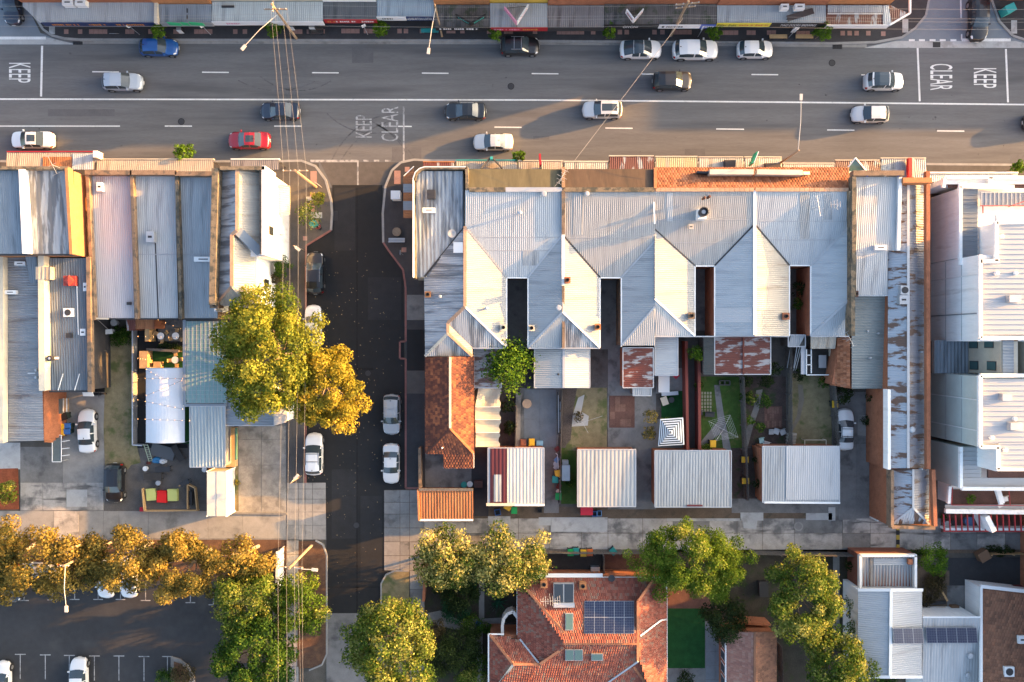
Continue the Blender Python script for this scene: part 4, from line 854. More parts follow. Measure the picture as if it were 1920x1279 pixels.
# ---------------------------------------------------------------- WHITE THREE STOREY BLOCK
BW = bld('apartment_block', 'white three storey apartment block with ribbed white roofs', 1850, 660)
def wb(pix, z, zr=None, mat=render_w, name='wall', z0=0): return block(BW, pix, z, mat, z0, name, zr=z if zr is None else zr)
XW = W(1745, 0, 0)[0]
def yb(py, z): return W(0, py, z)[1]
MB().box(XW, 78, yb(640, 8.75) , yb(478, 8.75), 0, 8.6).build('wall', render_w, BW)
MB().box(XW, 78, yb(838, 8.75), yb(706, 8.75), 0, 8.6).build('wall', render_g, BW)
MB().box(XW, 78, yb(478, 5.6) - .3, yb(352, 5.6), 0, 5.3).build('wall', render_w, BW); MB().box(W(1838, 0, 5.6)[0], 78, yb(478, 8.75), yb(416, 8.75), 5, 8.6).build('wall', render_w, BW)
MB().box(W(1771, 0, 5.6)[0], 78, yb(345, 5.4), yb(335, 5.4), 0, 5.4).build('wall', render_w, BW)
wr = plane((1840, 480, 8.72), (1920, 480, 8.95), (1840, 630, 8.72))
def ribbed(pl, x0, x1, y0, y1, step, mat=R_white, nm='roof_sheet'):
    y = y0; k = 0
    while y < y1 - 1:
        yy = min(y + step, y1); P = [hit(x0, y + .5, pl), hit(x1, y + .5, pl), hit(x1, yy - .2, pl), hit(x0, yy - .2, pl)]
        sheet(nm, P, mat, BW, kind='flat', rib=(1, 0, 0)); a, b = hit(x0, y, pl), hit(x1, y, pl)
        bar('roof_rib', (a[0], a[1], a[2] + .02), (b[0], b[1], b[2] + .02), .09, .10, mat, BW); y += step
ribbed(wr, 1840, 2080, 492, 628, 9.6); ribbed(wr, 1870, 2080, 418, 492, 9.6); ribbed(wr, 1840, 2080, 712, 832, 9.6); ribbed(wr, 1872, 2080, 832, 876, 9.6)
MB().box(W(1868, 0, 8.75)[0], 78, yb(884, 8.75), yb(838, 8.75), 5, 8.6).build('wall', render_w, BW)
def cop(p, q, z, w=.35, m_=render_w, h=.35): bar('parapet', W(*p, z), W(*q, z), w, h, m_, BW)
cop((1837, 478), (1837, 634), 8.95); cop((1837, 634), (2080, 634), 8.95); cop((1837, 704), (2080, 704), 8.95); cop((1837, 704), (1837, 838), 8.95); cop((1837, 490), (1872, 490), 8.95); cop((1867, 416), (1867, 490), 8.95); cop((1867, 412), (2080, 410), 8.95, .9)
cop((1870, 838), (1870, 880), 8.95); cop((1837, 838), (1872, 838), 8.95); cop((1868, 880), (2080, 880), 8.95, .3)
bar('roof_edge', W(1841, 492, 8.82), W(1841, 630, 8.82), .08, .12, c_or, BW); bar('roof_edge', W(1841, 712, 8.82), W(1841, 832, 8.82), .08, .12, c_or, BW)
for py in (520, 590, 745, 800): y = yb(py, 5); MB().box(XW - .09, XW, y - .05, y + .05, .2, 8.5).build('downpipe', grey_m if py == 590 else white_m, BW)
for z in (2.95, 5.85):
    for p, q in ((640, 478), (838, 706)): MB().box(XW - .02, XW, yb(p, 8.75) + .1, yb(q, 8.75) - .1, z - .04, z + .04).build('wall_joint', galv, BW)
for x, y, w_ in ((1905, 560, 1.1), (1890, 745, .9), (1908, 800, 1.2)): a = W(x, y, 9.6); MB().box(a[0] - w_ / 2, a[0] + w_ / 2, a[1] - .35, a[1] + .35, 8.8, 9.5).build('roof_plant', galv, BW)
# lower roofs
lr = plane((1800, 355, 5.5), (1834, 355, 5.6), (1800, 490, 5.5)); ribbed(lr, 1802, 1833, 356, 494, 8.6, R_blue); cop((1800, 350), (1800, 497), 5.8, .3); cop((1798, 348), (1900, 352), 5.8, .5)
ribbed(plane((1800, 840, 5.5), (1838, 840, 5.6), (1800, 900, 5.5)), 1806, 1838, 840, 902, 8.2, R_pale); MB().box(W(1800, 0, 5.6)[0], W(1838, 0, 5.6)[0] + .2, yb(915, 5.6), yb(838, 5.6), 0, 5.45).build('wall', render_g, BW); cop((1801, 838), (1801, 915), 5.8, .3)
wl = plane((1750, 640, 3.0), (1815, 640, 3.1), (1750, 700, 3.0)); rp(BW, wl, [(1752, 638), (1816, 638), (1816, 700), (1752, 700)], R_blue, rib=(0, 1, 0), pitch=.36, amp=.05)
XL = W(1815, 0, 3.0)[0]; MB().box(XW + .1, 78, yb(703, 3), yb(636, 3), 0, 2.9).build('wall', render_w, BW); MB().box(XL, XL + 1.6, yb(703, 8.7), yb(636, 8.7), 2.9, 8.6).build('wall', render_c, BW); MB().box(XL + 2.6, 78, yb(703, 8.7), yb(636, 8.7), 2.9, 9.4).build('wall', render_c, BW)
for px, py, w_, h_ in ((1825, 645, 8, 1.2), (1854, 644, 8, 1.2), (1826, 685, 8, 1.2), (1859, 686, 10, 1.2)):
    z = H - (XL / ((px - 960) / S)) * H; yc = yb(py, z); win = MB().box(XL - .05, XL + .02, yc - .45, yc + .45, z - .7, z + .8).build('window', dark_m, BW); MB().box(XL - .07, XL - .05, yc - .38, yc + .38, z - .63, z + .73).build('pane', glass_t, win)
sheet('roof_slope', [W(*p, 8.7) for p in ((1880, 636), (1901, 636), (1901, 702), (1880, 702))], R_blue, BW, rib=(1, 0, 0), pitch=.3)
win = MB().box(XL + 2.54, XL + 2.6, yb(683, 6) , yb(656, 6), 5, 6.6).build('window', dark_m, BW); MB().box(XL + 2.52, XL + 2.54, yb(682, 6), yb(657, 6), 5.1, 6.5).build('pane', glass_t, win)
# front: awning, planter courts
fa = plane((1740, 326, 3.4), (1920, 322, 3.4), (1740, 340, 3.5)); rp(BW, fa, [(1738, 325), (1908, 325), (1908, 341), (1738, 341)], R_pale, 'awning', rib=(0, 1, 0)); bar('awning_trim', W(1738, 324, 3.45), W(1908, 324, 3.45), .14, .3, white_m, BW)
cop((1771, 333), (2000, 333), 5.7, .3); cop((1771, 333), (1768, 352), 5.7, .3); cop((1856, 333), (1856, 352), 5.7, .4); MB().box(W(1778, 0, 5)[0], 76, yb(352, 5.0), yb(336, 5), 4.9, 5.05).build('terrace_floor', paver_brown, BW)
ribbed(plane((1838, 362, 6.2), (1920, 362, 6.2), (1838, 385, 6.0)), 1838, 2060, 361, 386, 25, R_pale)
for k in range(14): bar('roof_rib', W(1840 + 8 * k, 362, 6.25), W(1840 + 8 * k, 385, 6.05), .07, .1, R_pale, BW)
m_rb = plain('red frame paint', (.33, .03, .035), .5)
for p, q in (((1838, 386), (1920, 386)), ((1843, 400), (1843, 386)), ((1890, 388), (1925, 376))): bar('balcony_rail', W(*p, 6.9), W(*q, 6.9), .08, .08, m_rb, BW)
# stepped south terraces
def terr(x0, y0, y1, z, mat, nm): return MB().box(W(x0, 0, z)[0], 78, yb(y1, z), yb(y0, z), z - .25, z).build(nm, mat, BW)
ribbed(plane((1806, 898, 5.6), (1920, 898, 5.6), (1806, 915, 5.5)), 1806, 2060, 897, 913, 16, R_pale); cop((1802, 916), (2060, 917), 5.8, .35)
terr(1786, 918, 946, 2.9, paver_brown, 'balcony_floor'); MB().box(W(1786, 0, 2.9)[0], 78, yb(946, 2.9), yb(838, 2.9), 0, 2.7).build('wall', render_w, BW)
cop((1780, 912), (1778, 944), 3.9, .3); cop((1870, 918), (1878, 944), 4.1, .5); cop((1772, 958), (2060, 962), 3.4, .45); ribbed(plane((1770, 947, 3.2), (1920, 949, 3.2), (1770, 958, 3.1)), 1772, 2060, 947, 957, 10, R_pale)
for p, q in (((1786, 914), (1784, 946)), ((1784, 947), (2060, 949)), ((1853, 832), (1853, 902)), ((1850, 902), (2060, 902)), ((1892, 920), (1894, 948))): bar('balcony_rail', W(*p, 3.9), W(*q, 3.9), .07, .07, m_rb, BW)
terr(1853, 876, 896, 5.6, paver_brown, 'balcony_floor')
MB().box(W(1765, 0, .1)[0], 78, yb(998, .1), yb(962, .1), 0, .12).build('terrace_floor', paver_brown, BW); cop((1768, 990), (2060, 991), 1.2, .25, render_w, 1.1); cop((1838, 964), (1852, 992), 2.6, .5, render_w, 2.4)
for k in range(18):
    x = 1769 + 11.1 * k; bar('pergola_beam', W(x, 964, 2.9), W(x + 1.5, 996, 2.6), .1, .14, m_rb, BW)
bar('pergola_rail', W(1769, 996, 2.65), W(1985, 997, 2.65), .08, .08, m_rb, BW)
for p in ((1880, 443), (1871, 512), (1906, 512), (1862, 821), (1887, 844), (1904, 786)): vent(BW, *p, 8.85, .2, .3, white_m)

# ---------------------------------------------------------------- REAR SHEDS AND ANNEXES, EAST
def shed(name, label, cat, pix, zh, zl, mat, wallm, axis='x', ridge=None, rib=None, mats=None, pitch=.22, gut=True, amp=.015, kind='corr'):
    """mono pitch (ridge None) or gable roof on walls; pix is the roof outline, ridge an x or y, all in image pixels"""
    xs = [p[0] for p in pix]; ys = [p[1] for p in pix]; x0, x1, y0, y1 = min(xs), max(xs), min(ys), max(ys)
    B = bld(name, label, (x0 + x1) / 2, (y0 + y1) / 2, cat)
    block(B, [(x0 + 1.5, y0 + 1.5), (x1 - 1.5, y0 + 1.5), (x1 - 1.5, y1 - 1.5), (x0 + 1.5, y1 - 1.5)], zl - .12, wallm, zr=zl)
    if ridge is None:
        pl = plane((x0, y0, zh), (x1, y0, zh), (x0, y1, zl)) if axis == 'y' else plane((x0, y0, zl), (x0, y1, zl), (x1, y0, zh))
        rp(B, pl, pix, mat, rib=rib, pitch=pitch, amp=amp, kind=kind)
    elif axis == 'x':
        a = plane((x0, y0, zl), (x0, y1, zl), (ridge, y0, zh)); b = plane((x1, y0, zl), (x1, y1, zl), (ridge, y0, zh))
        rp(B, a, [(x0, y0), (ridge, y0), (ridge, y1), (x0, y1)], (mats or (mat, mat))[0], pitch=pitch); rp(B, b, [(ridge, y0), (x1, y0), (x1, y1), (ridge, y1)], (mats or (mat, mat))[1], pitch=pitch)
        bar('ridge_capping', W(ridge, y0, zh + .03), W(ridge, y1, zh + .03), .25, .06, galv, B)
        for yy in (y0, y1): MB().poly([(*W(x0 + 1, yy, zl)[:2], zl - .1), (*W(x1 - 1, yy, zl)[:2], zl - .1), (*W(ridge, yy, zh)[:2], zh - .03)]).build('gable_wall', wallm, B)
    if gut:
        g = [(x0, y0), (x1, y0), (x1, y1), (x0, y1), (x0, y0)]
        zf = lambda x, y: (zl + (zh - zl) * ((y1 - y) / (y1 - y0) if axis == 'y' else (x - x0) / (x1 - x0))) if ridge is None else zl
        for p, q in zip(g, g[1:]): bar('roof_trim', (*W(*p, zf(*p))[:2], zf(*p) - .03), (*W(*q, zf(*q))[:2], zf(*q) - .03), .1, .12, galv, B)
    return B
B = shed('garage', 'garage with white ribbed roof and speckled maroon side strip', 'garage', rect(915, 840, 1020, 948), 2.9, 2.6, R_pale, brick, 'y', pitch=.36, amp=.014)
pl_ = plane((915, 840, 2.97), (1020, 840, 2.97), (915, 948, 2.67)); rp(B, pl_, rect(919, 841, 951, 944), R_maroon, 'roof_sheet', pitch=.4, amp=.014); pl_ = plane((915, 840, 3.02), (1020, 840, 3.02), (915, 948, 2.72)); rp(B, pl_, rect(926, 890, 940, 941), R_grey, 'roof_sheet', pitch=.4, amp=.014)
bar('gutter', W(912, 946, 2.7), W(965, 946, 2.7), .28, .12, render_c, B); bar('gutter', W(965, 947, 2.7), W(1021, 947, 2.7), .2, .12, white_m, B)
shed('garage', 'pale ribbed double garage with a narrow red doorway lintel behind the pavers', 'garage', rect(1083, 843, 1192, 950), 2.9, 2.6, R_grey, brick, 'y', pitch=.42, amp=.014)
B = shed('garage', 'wide light grey flat garage under the striped umbrella yard', 'garage', [(1228, 846), (1368, 845), (1371, 951), (1228, 951)], 2.9, 2.6, R_grey, brick, 'y', pitch=.3, amp=.014); bar('lintel', W(1288, 948, 2.75), W(1317, 948, 2.75), .14, .2, plain('maroon lintel', (.12, .02, .025), .6), B)
B = shed('garage', 'brick garage with half grey half bright white roof', 'garage', rect(1430, 837, 1574, 942), 3.1, 2.8, R_grey, brick, 'y', pitch=.26)
pl_ = plane((1430, 837, 3.16), (1574, 837, 3.16), (1430, 942, 2.86)); rp(B, pl_, rect(1474, 836, 1574, 937), R_white, 'roof_sheet', pitch=.22); bar('gutter', W(1433, 942, 2.8), W(1575, 943, 2.8), .2, .12, white_m, B)
seg(B, (1422, 838), (1432, 940), 0, 2.7, .5, brick, 'brick_wall', 1.4)
shed('store', 'small store with orange lichen covered board roof and white gutter', 'shed', rect(786, 921, 887, 973), 2.9, 2.6, R_orange, brick, 'y', pitch=.3, amp=.02, gut=False)
B = [o for o in bpy.data.objects if o.name == 'store'][0]; bar('gutter', W(786, 975, 2.6), W(887, 975, 2.6), .2, .14, white_m, B); bar('parapet', W(784, 918, 2.9), W(786, 976, 2.7), .2, .25, brick_orange, B); bar('parapet', W(786, 918, 2.95), W(887, 918, 2.95), .25, .2, timber, B)
# tiled rear cottage
B = bld('cottage', 'rear cottage with mottled dark and orange clay tiles', 843, 770); zr_, ze_ = 5.2, 3.6
pw = plane((798, 670, ze_), (798, 850, ze_), (844, 670, zr_)); pe = plane((888, 670, ze_), (888, 850, ze_), (844, 670, zr_)); ph = plane((844, 803, zr_), (798, 850, ze_), (888, 850, ze_))
for pl_, pix, s_ in ((pw, [(798, 669), (844, 669), (844, 803), (798, 850)], 1), (pe, [(844, 669), (888, 669), (888, 850), (844, 803)], 2), (ph, [(844, 803), (888, 850), (798, 850)], 3)):
    P = [hit(*p, pl_) for p in pix]; MB().poly([(p[0], p[1], p[2] - .04) for p in P]).build('roof_board', timber_dark, B); tiles('tile_roof', P, T_mott, B, .30, .30, seed=s_)
pl_ = plane((831, 850, ze_), (888, 850, ze_), (831, 877, 3.1)); P = [hit(*p, pl_) for p in rect(831, 850, 888, 877)]; tiles('tile_roof', P, T_mott, B, .30, .30, seed=9); MB().poly([(p[0], p[1], p[2] - .04) for p in P]).build('roof_board', timber_dark, B)
block(B, [(800, 671), (886, 671), (886, 848), (800, 848)], ze_ - .15, brick); block(B, [(833, 848), (886, 848), (886, 875), (833, 875)], 3.0, brick)
for p, q in (((844, 669), (844, 803)), ((844, 803), (888, 850)), ((844, 803), (798, 850))):
    z0_, z1_ = (zr_, zr_) if q[0] == 844 else (zr_, ze_); bar('ridge_capping', W(*p, z0_ + .06), W(*q, z1_ + .06), .22, .1, brick_orange if q[0] == 888 else render_c if q[0] == 844 else T_mott, B)
for p, q in (((798, 669), (798, 850)), ((888, 669), (888, 877)), ((798, 850), (831, 850)), ((831, 877), (888, 877))): bar('gutter', W(*p, ze_ - .05 if p[1] < 870 else 3.05), W(*q, ze_ - .05 if q[1] < 870 else 3.05), .12, .1, white_m, B)
vent(B, 829, 840, 3.9, .1, .3, white_m)
shed('lean_to', 'lean-to with flaking rusted white roof behind the zinc wing', 'lean-to', rect(889, 655, 940, 727), 3.3, 2.9, R_peel, brick, 'x', rib=(1, 0, 0), pitch=.25)
B = shed('annex', 'grey iron double roofed annex with a raised centre flashing', 'annex', rect(1002, 654, 1106, 727), 3.6, 3.2, R_grey, brick, 'x', 1057, mats=(R_grey, R_pale)); vent(B, 1047, 702, 3.3, .12, .3, dark_m)
shed('lean_to', 'white ribbed lean-to beside the brick lined path', 'lean-to', rect(1228, 631, 1271, 704), 3.4, 3.0, R_pale, brick, 'x', rib=(1, 0, 0))
shed('lean_to', 'rust red iron lean-to at the rear of the middle shop', 'lean-to', rect(1168, 652, 1225, 727), 3.3, 2.9, R_rust, brick, 'y', rib=(1, 0, 0))
shed('skillion', 'small grey skillion below the rust red lean-to', 'lean-to', rect(1187, 727, 1221, 742), 2.7, 2.5, R_grey, timber, 'y')
B = shed('lean_to', 'rusted iron lean-to with grey board side across the garden shop rear', 'lean-to', rect(1340, 631, 1445, 702), 3.4, 2.9, R_rust, timber, 'y', rib=(1, 0, 0), pitch=.25)
pl_ = plane((1319, 631, 2.9), (1339, 631, 3.3), (1319, 703, 2.8)); rp(B, pl_, rect(1319, 631, 1339, 703), roof_m('grey board', (.12, .115, .10), (.07, .07, .06), rough=.9), 'board_roof', rib=(1, 0, 0)); bar('roof_joint', W(1394, 631, 3.48), W(1394, 702, 2.95), .18, .06, plain('rust red', (.11, .03, .022), .8), B); block(B, [(1321, 633), (1340, 633), (1340, 700), (1321, 700)], 2.7, timber)
shed('pergola_roof', 'small grey canopy between the terraces over the steps', 'canopy', [(1483, 628), (1510, 628), (1498, 650), (1478, 650)], 2.8, 2.6, R_grey, timber, 'y')
B = bld('deck_pavilion', 'white framed dark deck platform with bench behind the shops', 1540, 675, 'deck'); a, b = W(1512, 702, 1.2), W(1572, 655, 1.2)
MB().box(a[0], b[0], a[1], b[1], 0, 1.15).build('platform', timber_dark, B)
for p, q in (((1512, 703), (1572, 703)), ((1512, 655), (1512, 703)), ((1521, 655), (1521, 700)), ((1512, 684), (1521, 684)), ((1512, 666), (1521, 666))): bar('rail', W(*p, 2.0), W(*q, 2.0), .1, .1, white_m, B)
p = W(1507, 678, 2.0); MB().box(p[0] - .25, p[0] + .25, W(0, 702, 2)[1], W(0, 648, 2)[1], 1.8, 1.9).build('canopy', galv, B)
p, q = W(1536, 690, 1.7), W(1550, 666, 1.7); MB().box(p[0], q[0], p[1], q[1], 1.5, 1.6).build('table_top', grey_m, B); MB().box(W(1556, 0, 1.5)[0], W(1562, 0, 1.5)[0], W(0, 676, 1.5)[1], W(0, 655, 1.5)[1], 1.15, 1.5).build('bench', render_c, B)
p, q = W(1594, 636, 3.2), W(1567, 655, 3.2); sheet('roof_slope', [W(1520, 632, 3.4), W(1568, 632, 3.4), W(1566, 654, 3.0), W(1520, 654, 3.0)], R_cream, B)

# ---------------------------------------------------------------- SOUTH SIDE AWNINGS OF THE TERRACE
def s_awn(label, x0, x1, yo, mat, yi=318, z=3.4, trim=None, tag_=None):
    t = thing('awning', label, 'awning', W((x0 + x1) / 2, (yo + yi) / 2, 0))
    pl_ = plane((x0, yo, z - .15), (x1, yo, z - .15), (x0, yi, z + .1)); sheet('canopy', [hit(*p, pl_) for p in rect(x0 + .3, yo, x1 - .3, yi)], mat, t, rib=(0, 1, 0))
    a, b = W(x0, yo, z), W(x1, yo, z); MB().beam((a[0], a[1], z - .25), (b[0], b[1], z - .25), .1, .4).build('fascia', trim or render_c, t)
    for x in (x0 + 4, x1 - 4): p = W(x, yo + 3, z); MB().tube((p[0], p[1], .1), (p[0], p[1], z - .2), .05, n=6).build('post', dark_m, t)
    MB().prism([W(x, y, z - .5)[:2] for x, y in rect(x0 + .5, yo + 1, x1 - .5, yi)], z - .55, z - .45, True).build('soffit', timber_dark, t)
    return t
s_awn('short rusted awning strip at the rounded corner parapet', 793, 852, 303, R_rust, 314, trim=brick_orange)
s_awn('weathered tan awning with green fascia beside the rounded corner', 855, 970, 300, R_awn, trim=c_teal)
s_awn('plain tan awning with red sign post', 971, 1055, 301, R_awn)
s_awn('grey and cream striped awning over the footpath', 1058, 1140, 303, roof_m('striped awning', (.50, .45, .38), (.2, .18, .16), a=(.1, .3, .05)), 320)
s_awn('rusty red awning over the middle shop footpath', 1142, 1226, 292, R_rust, 320)
s_awn('lichen yellow awning by the tiled front slope', 1229, 1308, 293, roof_m('lichen awning', (.46, .40, .22), (.36, .34, .28), a=(.1, .16, .06)), 315)
s_awn('cream awning with dark square hatch', 1310, 1394, 294, R_cream, 318)
s_awn('cream awning beside the leaning street pole', 1396, 1466, 294, R_cream, 318)
s_awn('grey trimmed cream awning before the tiled corner', 1468, 1565, 306, R_cream, 318)
s_awn('small dark rusty awning below the glass triangle', 1566, 1650, 300, R_rust, 322)
s_awn('slate grey ribbed awning with red and gold sign strip', 1652, 1737, 296, R_blue, 333)
t = thing('ridge_sign', 'red strip sign standing across the slate grey awning', 'sign', W(1706, 312, 3.5)); a, b = W(1706, 296, 3.9), W(1706, 332, 3.9); MB().beam((a[0], a[1], 3.7), (b[0], b[1], 3.7), .28, .5).build('panel', plain('bright red', (.5, .02, .015), .5), t); MB().beam((a[0] + .33, a[1], 3.7), (b[0] + .33, b[1], 3.7), .25, .5).build('panel', render_c, t); scribble(t, 0, 0, 0, 0, 0, c_white, 1) if False else None
# dark hatches, flat canopy on terrace fronts
for x0, x1, y0, y1, lb in ((1358, 1379, 300, 321, 'dark square awning hatch near the green street sign'), (1434, 1464, 306, 321, 'wide dark awning hatch near the leaning pole')):
    t = thing('awning_hatch', lb, 'hatch', W((x0 + x1) / 2, (y0 + y1) / 2, 3.4)); P = [W(x, y, 3.75)[:2] for x, y in rect(x0, y0, x1, y1)]; MB().prism(P, 3.4, 3.75).build('cover', plain('brown black', (.045, .035, .035), .7), t); MB().prism([W(x, y, 3.75)[:2] for x, y in rect(x0 + 2, y0 + 2, x1 - 2, y1 - 2)], 3.75, 3.79).build('lid', plain('brown', (.06, .045, .04), .7), t)
t = thing('parapet_sign', 'long cream gabled parapet top on the terracotta front slope', 'parapet', W(1410, 326, 5)); bar('coping', W(1329, 324, 6.2), W(1411, 324, 6.2), .5, .9, render_c, t); bar('coping', W(1417, 324, 6.2), W(1502, 325, 6.2), .5, .9, render_c, t); bar('wing_wall', W(1306, 324, 5.6), W(1329, 325, 5.9), .2, .7, dark_m, t); bar('wing_wall', W(1502, 326, 5.9), W(1514, 326, 5.6), .3, .7, render_c, t)
t = thing('glass_gable', 'triangular glass and white frame gable at the tiled corner', 'skylight', W(1604, 310, 4)); A3 = [W(1582, 324, 4.0), W(1604, 296, 4.4), W(1624, 320, 4.0)]; MB().poly([Vector(p) for p in A3]).build('pane', glass_t, t)
for p, q in zip(A3, A3[1:] + A3[:1]): bar('frame', p, q, .12, .12, white_m, t)
t = thing('sign', 'green triangular sign frame standing on the tan awning', 'sign', W(920, 305, 3.4)); bar('panel', W(902, 316, 3.9), W(921, 294, 3.9), .1, .5, timber, t); bar('panel', W(921, 294, 3.9), W(942, 316, 3.9), .1, .5, timber, t); bar('crest', W(919, 297, 4.1), W(924, 297, 4.1), .3, .4, c_teal, t)
t = thing('sign', 'green and white blade sign standing above the cream awnings', 'sign', W(1412, 300, 3.4)); bar('panel', W(1407, 309, 4.6), W(1417, 287, 4.6), .12, 1.2, c_green, t); bar('edge', W(1410, 309, 4.6), W(1419, 287, 4.6), .06, 1.3, white_m, t)
t = thing('sign', 'narrow red upright sign on the plain tan awning', 'sign', W(1012, 305, 3.4)); bar('panel', W(1012, 290, 4.3), W(1013, 311, 4.3), .2, .9, c_red, t); bar('foot', W(1012, 311, 3.6), W(1016, 318, 3.5), .1, .1, dark_m, t)

# ---------------------------------------------------------------- WESTERN BLOCK
BA = bld('shop', 'two storey shop with stained flat roof and orange brick side wall', 80, 400)
pf = plane((0, 318, 8.2), (130, 318, 8.2), (0, 476, 7.6)); rp(BA, pf, [(51, 319), (126, 319), (136, 476), (56, 476)], R_stain, rib=(0, 1, 0), pitch=.5, amp=.012)
rp(BA, pf, [(-60, 319), (42, 319), (48, 476), (-60, 476)], R_blue, rib=(0, 1, 0)); bar('party_wall', W(45, 319, 8.5), W(52, 476, 8.1), .5, .9, render_w, BA)
a = W(130, 318, 8.3); MB().box(-62, a[0], W(0, 477, 7.6)[1], a[1], 0, 7.5).build('wall', brick_orange, BA); bar('parapet', W(129, 316, 8.5), W(138, 477, 7.9), .3, .9, brick_orange, BA); bar('parapet', W(-60, 316, 8.5), W(130, 316, 8.5), .3, .6, brick_moss, BA)
bar('gutter', W(-60, 478, 7.55), W(138, 478, 7.55), .16, .14, dark_m, BA)
aerial('white tv aerial on the orange brick parapet by the stained roof', 116, 316, 8.4, 1.6, -1.1, 3, 1.9)
t = s_awn('tan awning with red fascia, rusted panel and white end', 12, 178, 284, R_awn, 318, 3.6, c_red); pl_ = plane((0, 284, 3.52), (178, 284, 3.52), (0, 318, 3.77)); sheet('awning_panel', [hit(*p, pl_) for p in rect(80, 294, 135, 313)], R_orange, t, rib=(0, 1, 0)); sheet('awning_panel', [hit(*p, pl_) for p in rect(136, 288, 174, 318)], R_pale, t, rib=(0, 1, 0)); a = W(178, 288, 4.4); MB().box(a[0] - .2, a[0] + .2, a[1] - .4, a[1] + .3, 3.2, 4.4).build('end_post', white_m, t)
s_awn('tan awning along the three long roofed shops', 181, 400, 298, R_awn, 326, 3.5); s_awn('grey boarded awning of the white corner building', 432, 523, 298, R_brown, 318, 3.5, white_m)
# a little flag banner frame
def long_shop(label, x0, x1, x2, x3, mat, y0=329, y1=597, zs=(5.6, 4.4), lap=None):
    B = bld('shop', label, (x0 + x2) / 2, 460); pl_ = plane((x0, y0, zs[0]), (x1, y0, zs[0]), (x0, y1, zs[1]))
    rp(B, pl_, [(x0, y0), (x1, y0), (x3, y1), (x2, y1)], mat, rib=(0, 1, 0)); block(B, [(x0, y0), (x1, y0), (x3, y1), (x2, y1)], zs[1] - .15, brick_brown, zr=zs[1])
    if lap: a, b = hit(x0 + 4, lap, pl_), hit(x1 + 3, lap, pl_); bar('sheet_lap', (a[0], a[1], a[2] + .02), (b[0], b[1], b[2] + .02), .08, .02, grey_m, B)
    bar('parapet', W(x0 - 6, y0 - 4, zs[0] + .4), W(x1 + 6, y0 - 4, zs[0] + .4), .45, .8, brick_brown, B); bar('gutter', W(x2, y1 + 1, zs[1]), W(x3, y1 + 1, zs[1]), .14, .12, dark_m, B)
    return B
R_pinkw = roof_m('chalky pale roof', (.54, .51, .52), (.44, .43, .45), a=(.06, .08, .05))
LB = long_shop('long pale chalky roofed shop against the orange brick wall', 169, 244, 180, 252, R_pinkw); LC = long_shop('long grey roofed shop with a dark water streak below its cooler', 253, 328, 261, 334, roof_m('grey long roof', (.46, .475, .48)), lap=477); LD = long_shop('long blue grey roofed shop next to the corner building', 337, 405, 344, 408, roof_m('bluish long roof', (.38, .415, .44)), y0=331, lap=477)
bar('party_wall', W(166, 322, 6.0), W(178, 600, 4.9), .3, .6, brick_brown, LB); bar('party_wall', W(249, 326, 5.9), W(258, 598, 4.8), .3, .6, brick_brown, LC); bar('party_wall', W(333, 328, 5.9), W(341, 598, 4.8), .3, .6, brick_moss, LD); bar('flashing', W(168, 326, 5.9), W(179, 598, 4.8), .15, .1, white_m, LB)
pl_ = plane((253, 329, 5.6), (328, 329, 5.6), (253, 597, 4.4)); a, b = hit(291, 446, pl_), hit(297, 596, pl_); bar('water_streak', (a[0], a[1], a[2] + .012), (b[0], b[1], b[2] + .012), .13, .02, dark_m, LC)
ac_unit('evaporative_cooler', 'grey evaporative cooler leaking down the long grey roof', 281, 444, 5.1, .8, 1.1, .6, 'cooler', False, galv)
ac_unit('roof_vent_box', 'white domed roof vent on the chalky pale roof', 186, 350, 5.5, .55, .9, .5, 'vent', False); ac_unit('air_conditioner', 'long white twin condenser across the bluish long roof', 381, 486, 4.95, 1.9, .5, .3, fan=False)
ac_unit('roof_plant', 'small dark bracket fixed on the pale roof end', 241, 569, 4.6, .4, .3, .25, 'roof fitting', False, dark_m)
# corner building
BE = bld('corner_building', 'two storey corner building with bright white side wall', 470, 420)
zr_ = 8.2; pw = plane((412, 320, 6.9), (412, 540, 6.9), (445, 320, zr_)); pe = plane((488, 320, 7.1), (488, 540, 7.1), (445, 320, zr_))
rp(BE, pw, [(414, 319), (445, 319), (445, 432), (434, 440), (434, 536), (408, 566)], R_stain, pitch=.4); rp(BE, pe, [(446, 319), (489, 319), (489, 472), (446, 430)], R_cream, pitch=.24)
pe2 = plane((478, 470, 6.4), (478, 560, 6.4), (435, 440, 8.0)); rp(BE, pe2, [(435, 440), (478, 478), (478, 556), (462, 556), (435, 536)], R_cream, pitch=.24); ph = plane((435, 536, hit(435, 536, pe2)[2]), (404, 572, 6.4), (466, 572, 6.4)); rp(BE, ph, [(435, 536), (466, 572), (404, 572)], R_cream)
capping('ridge_capping', [W(445, 319, zr_), W(445, 432, zr_), W(435, 440, 8.05), W(435, 536, 8.0)], .35, .08, copper, BE); capping('valley_gutter', [W(446, 432, 8.1), W(489, 474, 7.1)], .9, .05, R_blue, BE); capping('hip_capping', [hit(435, 536, ph), hit(466, 572, ph)], .25, .06, render_c, BE); capping('hip_capping', [hit(435, 536, ph), hit(404, 572, ph)], .25, .06, copper, BE)
xe_ = W(497, 0, 8.4)[0]; MB().box(W(411, 0, 6.9)[0], xe_, W(0, 478, 8.2)[1], W(0, 318, 8.4)[1], 0, 6.7).build('wall', render_w, BE); seg(BE, (494, 311), (494, 478), 5, 8.4, .35, render_w, 'parapet'); seg(BE, (489, 318), (490, 476), 6.5, 7.9, .3, brick_brown, 'parapet_back'); seg(BE, (412, 315), (496, 315), 6, 8.4, .35, brick_moss, 'parapet'); bar('party_wall', W(409, 318, 7.5), W(403, 572, 7.0), .6, 1.6, brick_moss, BE)
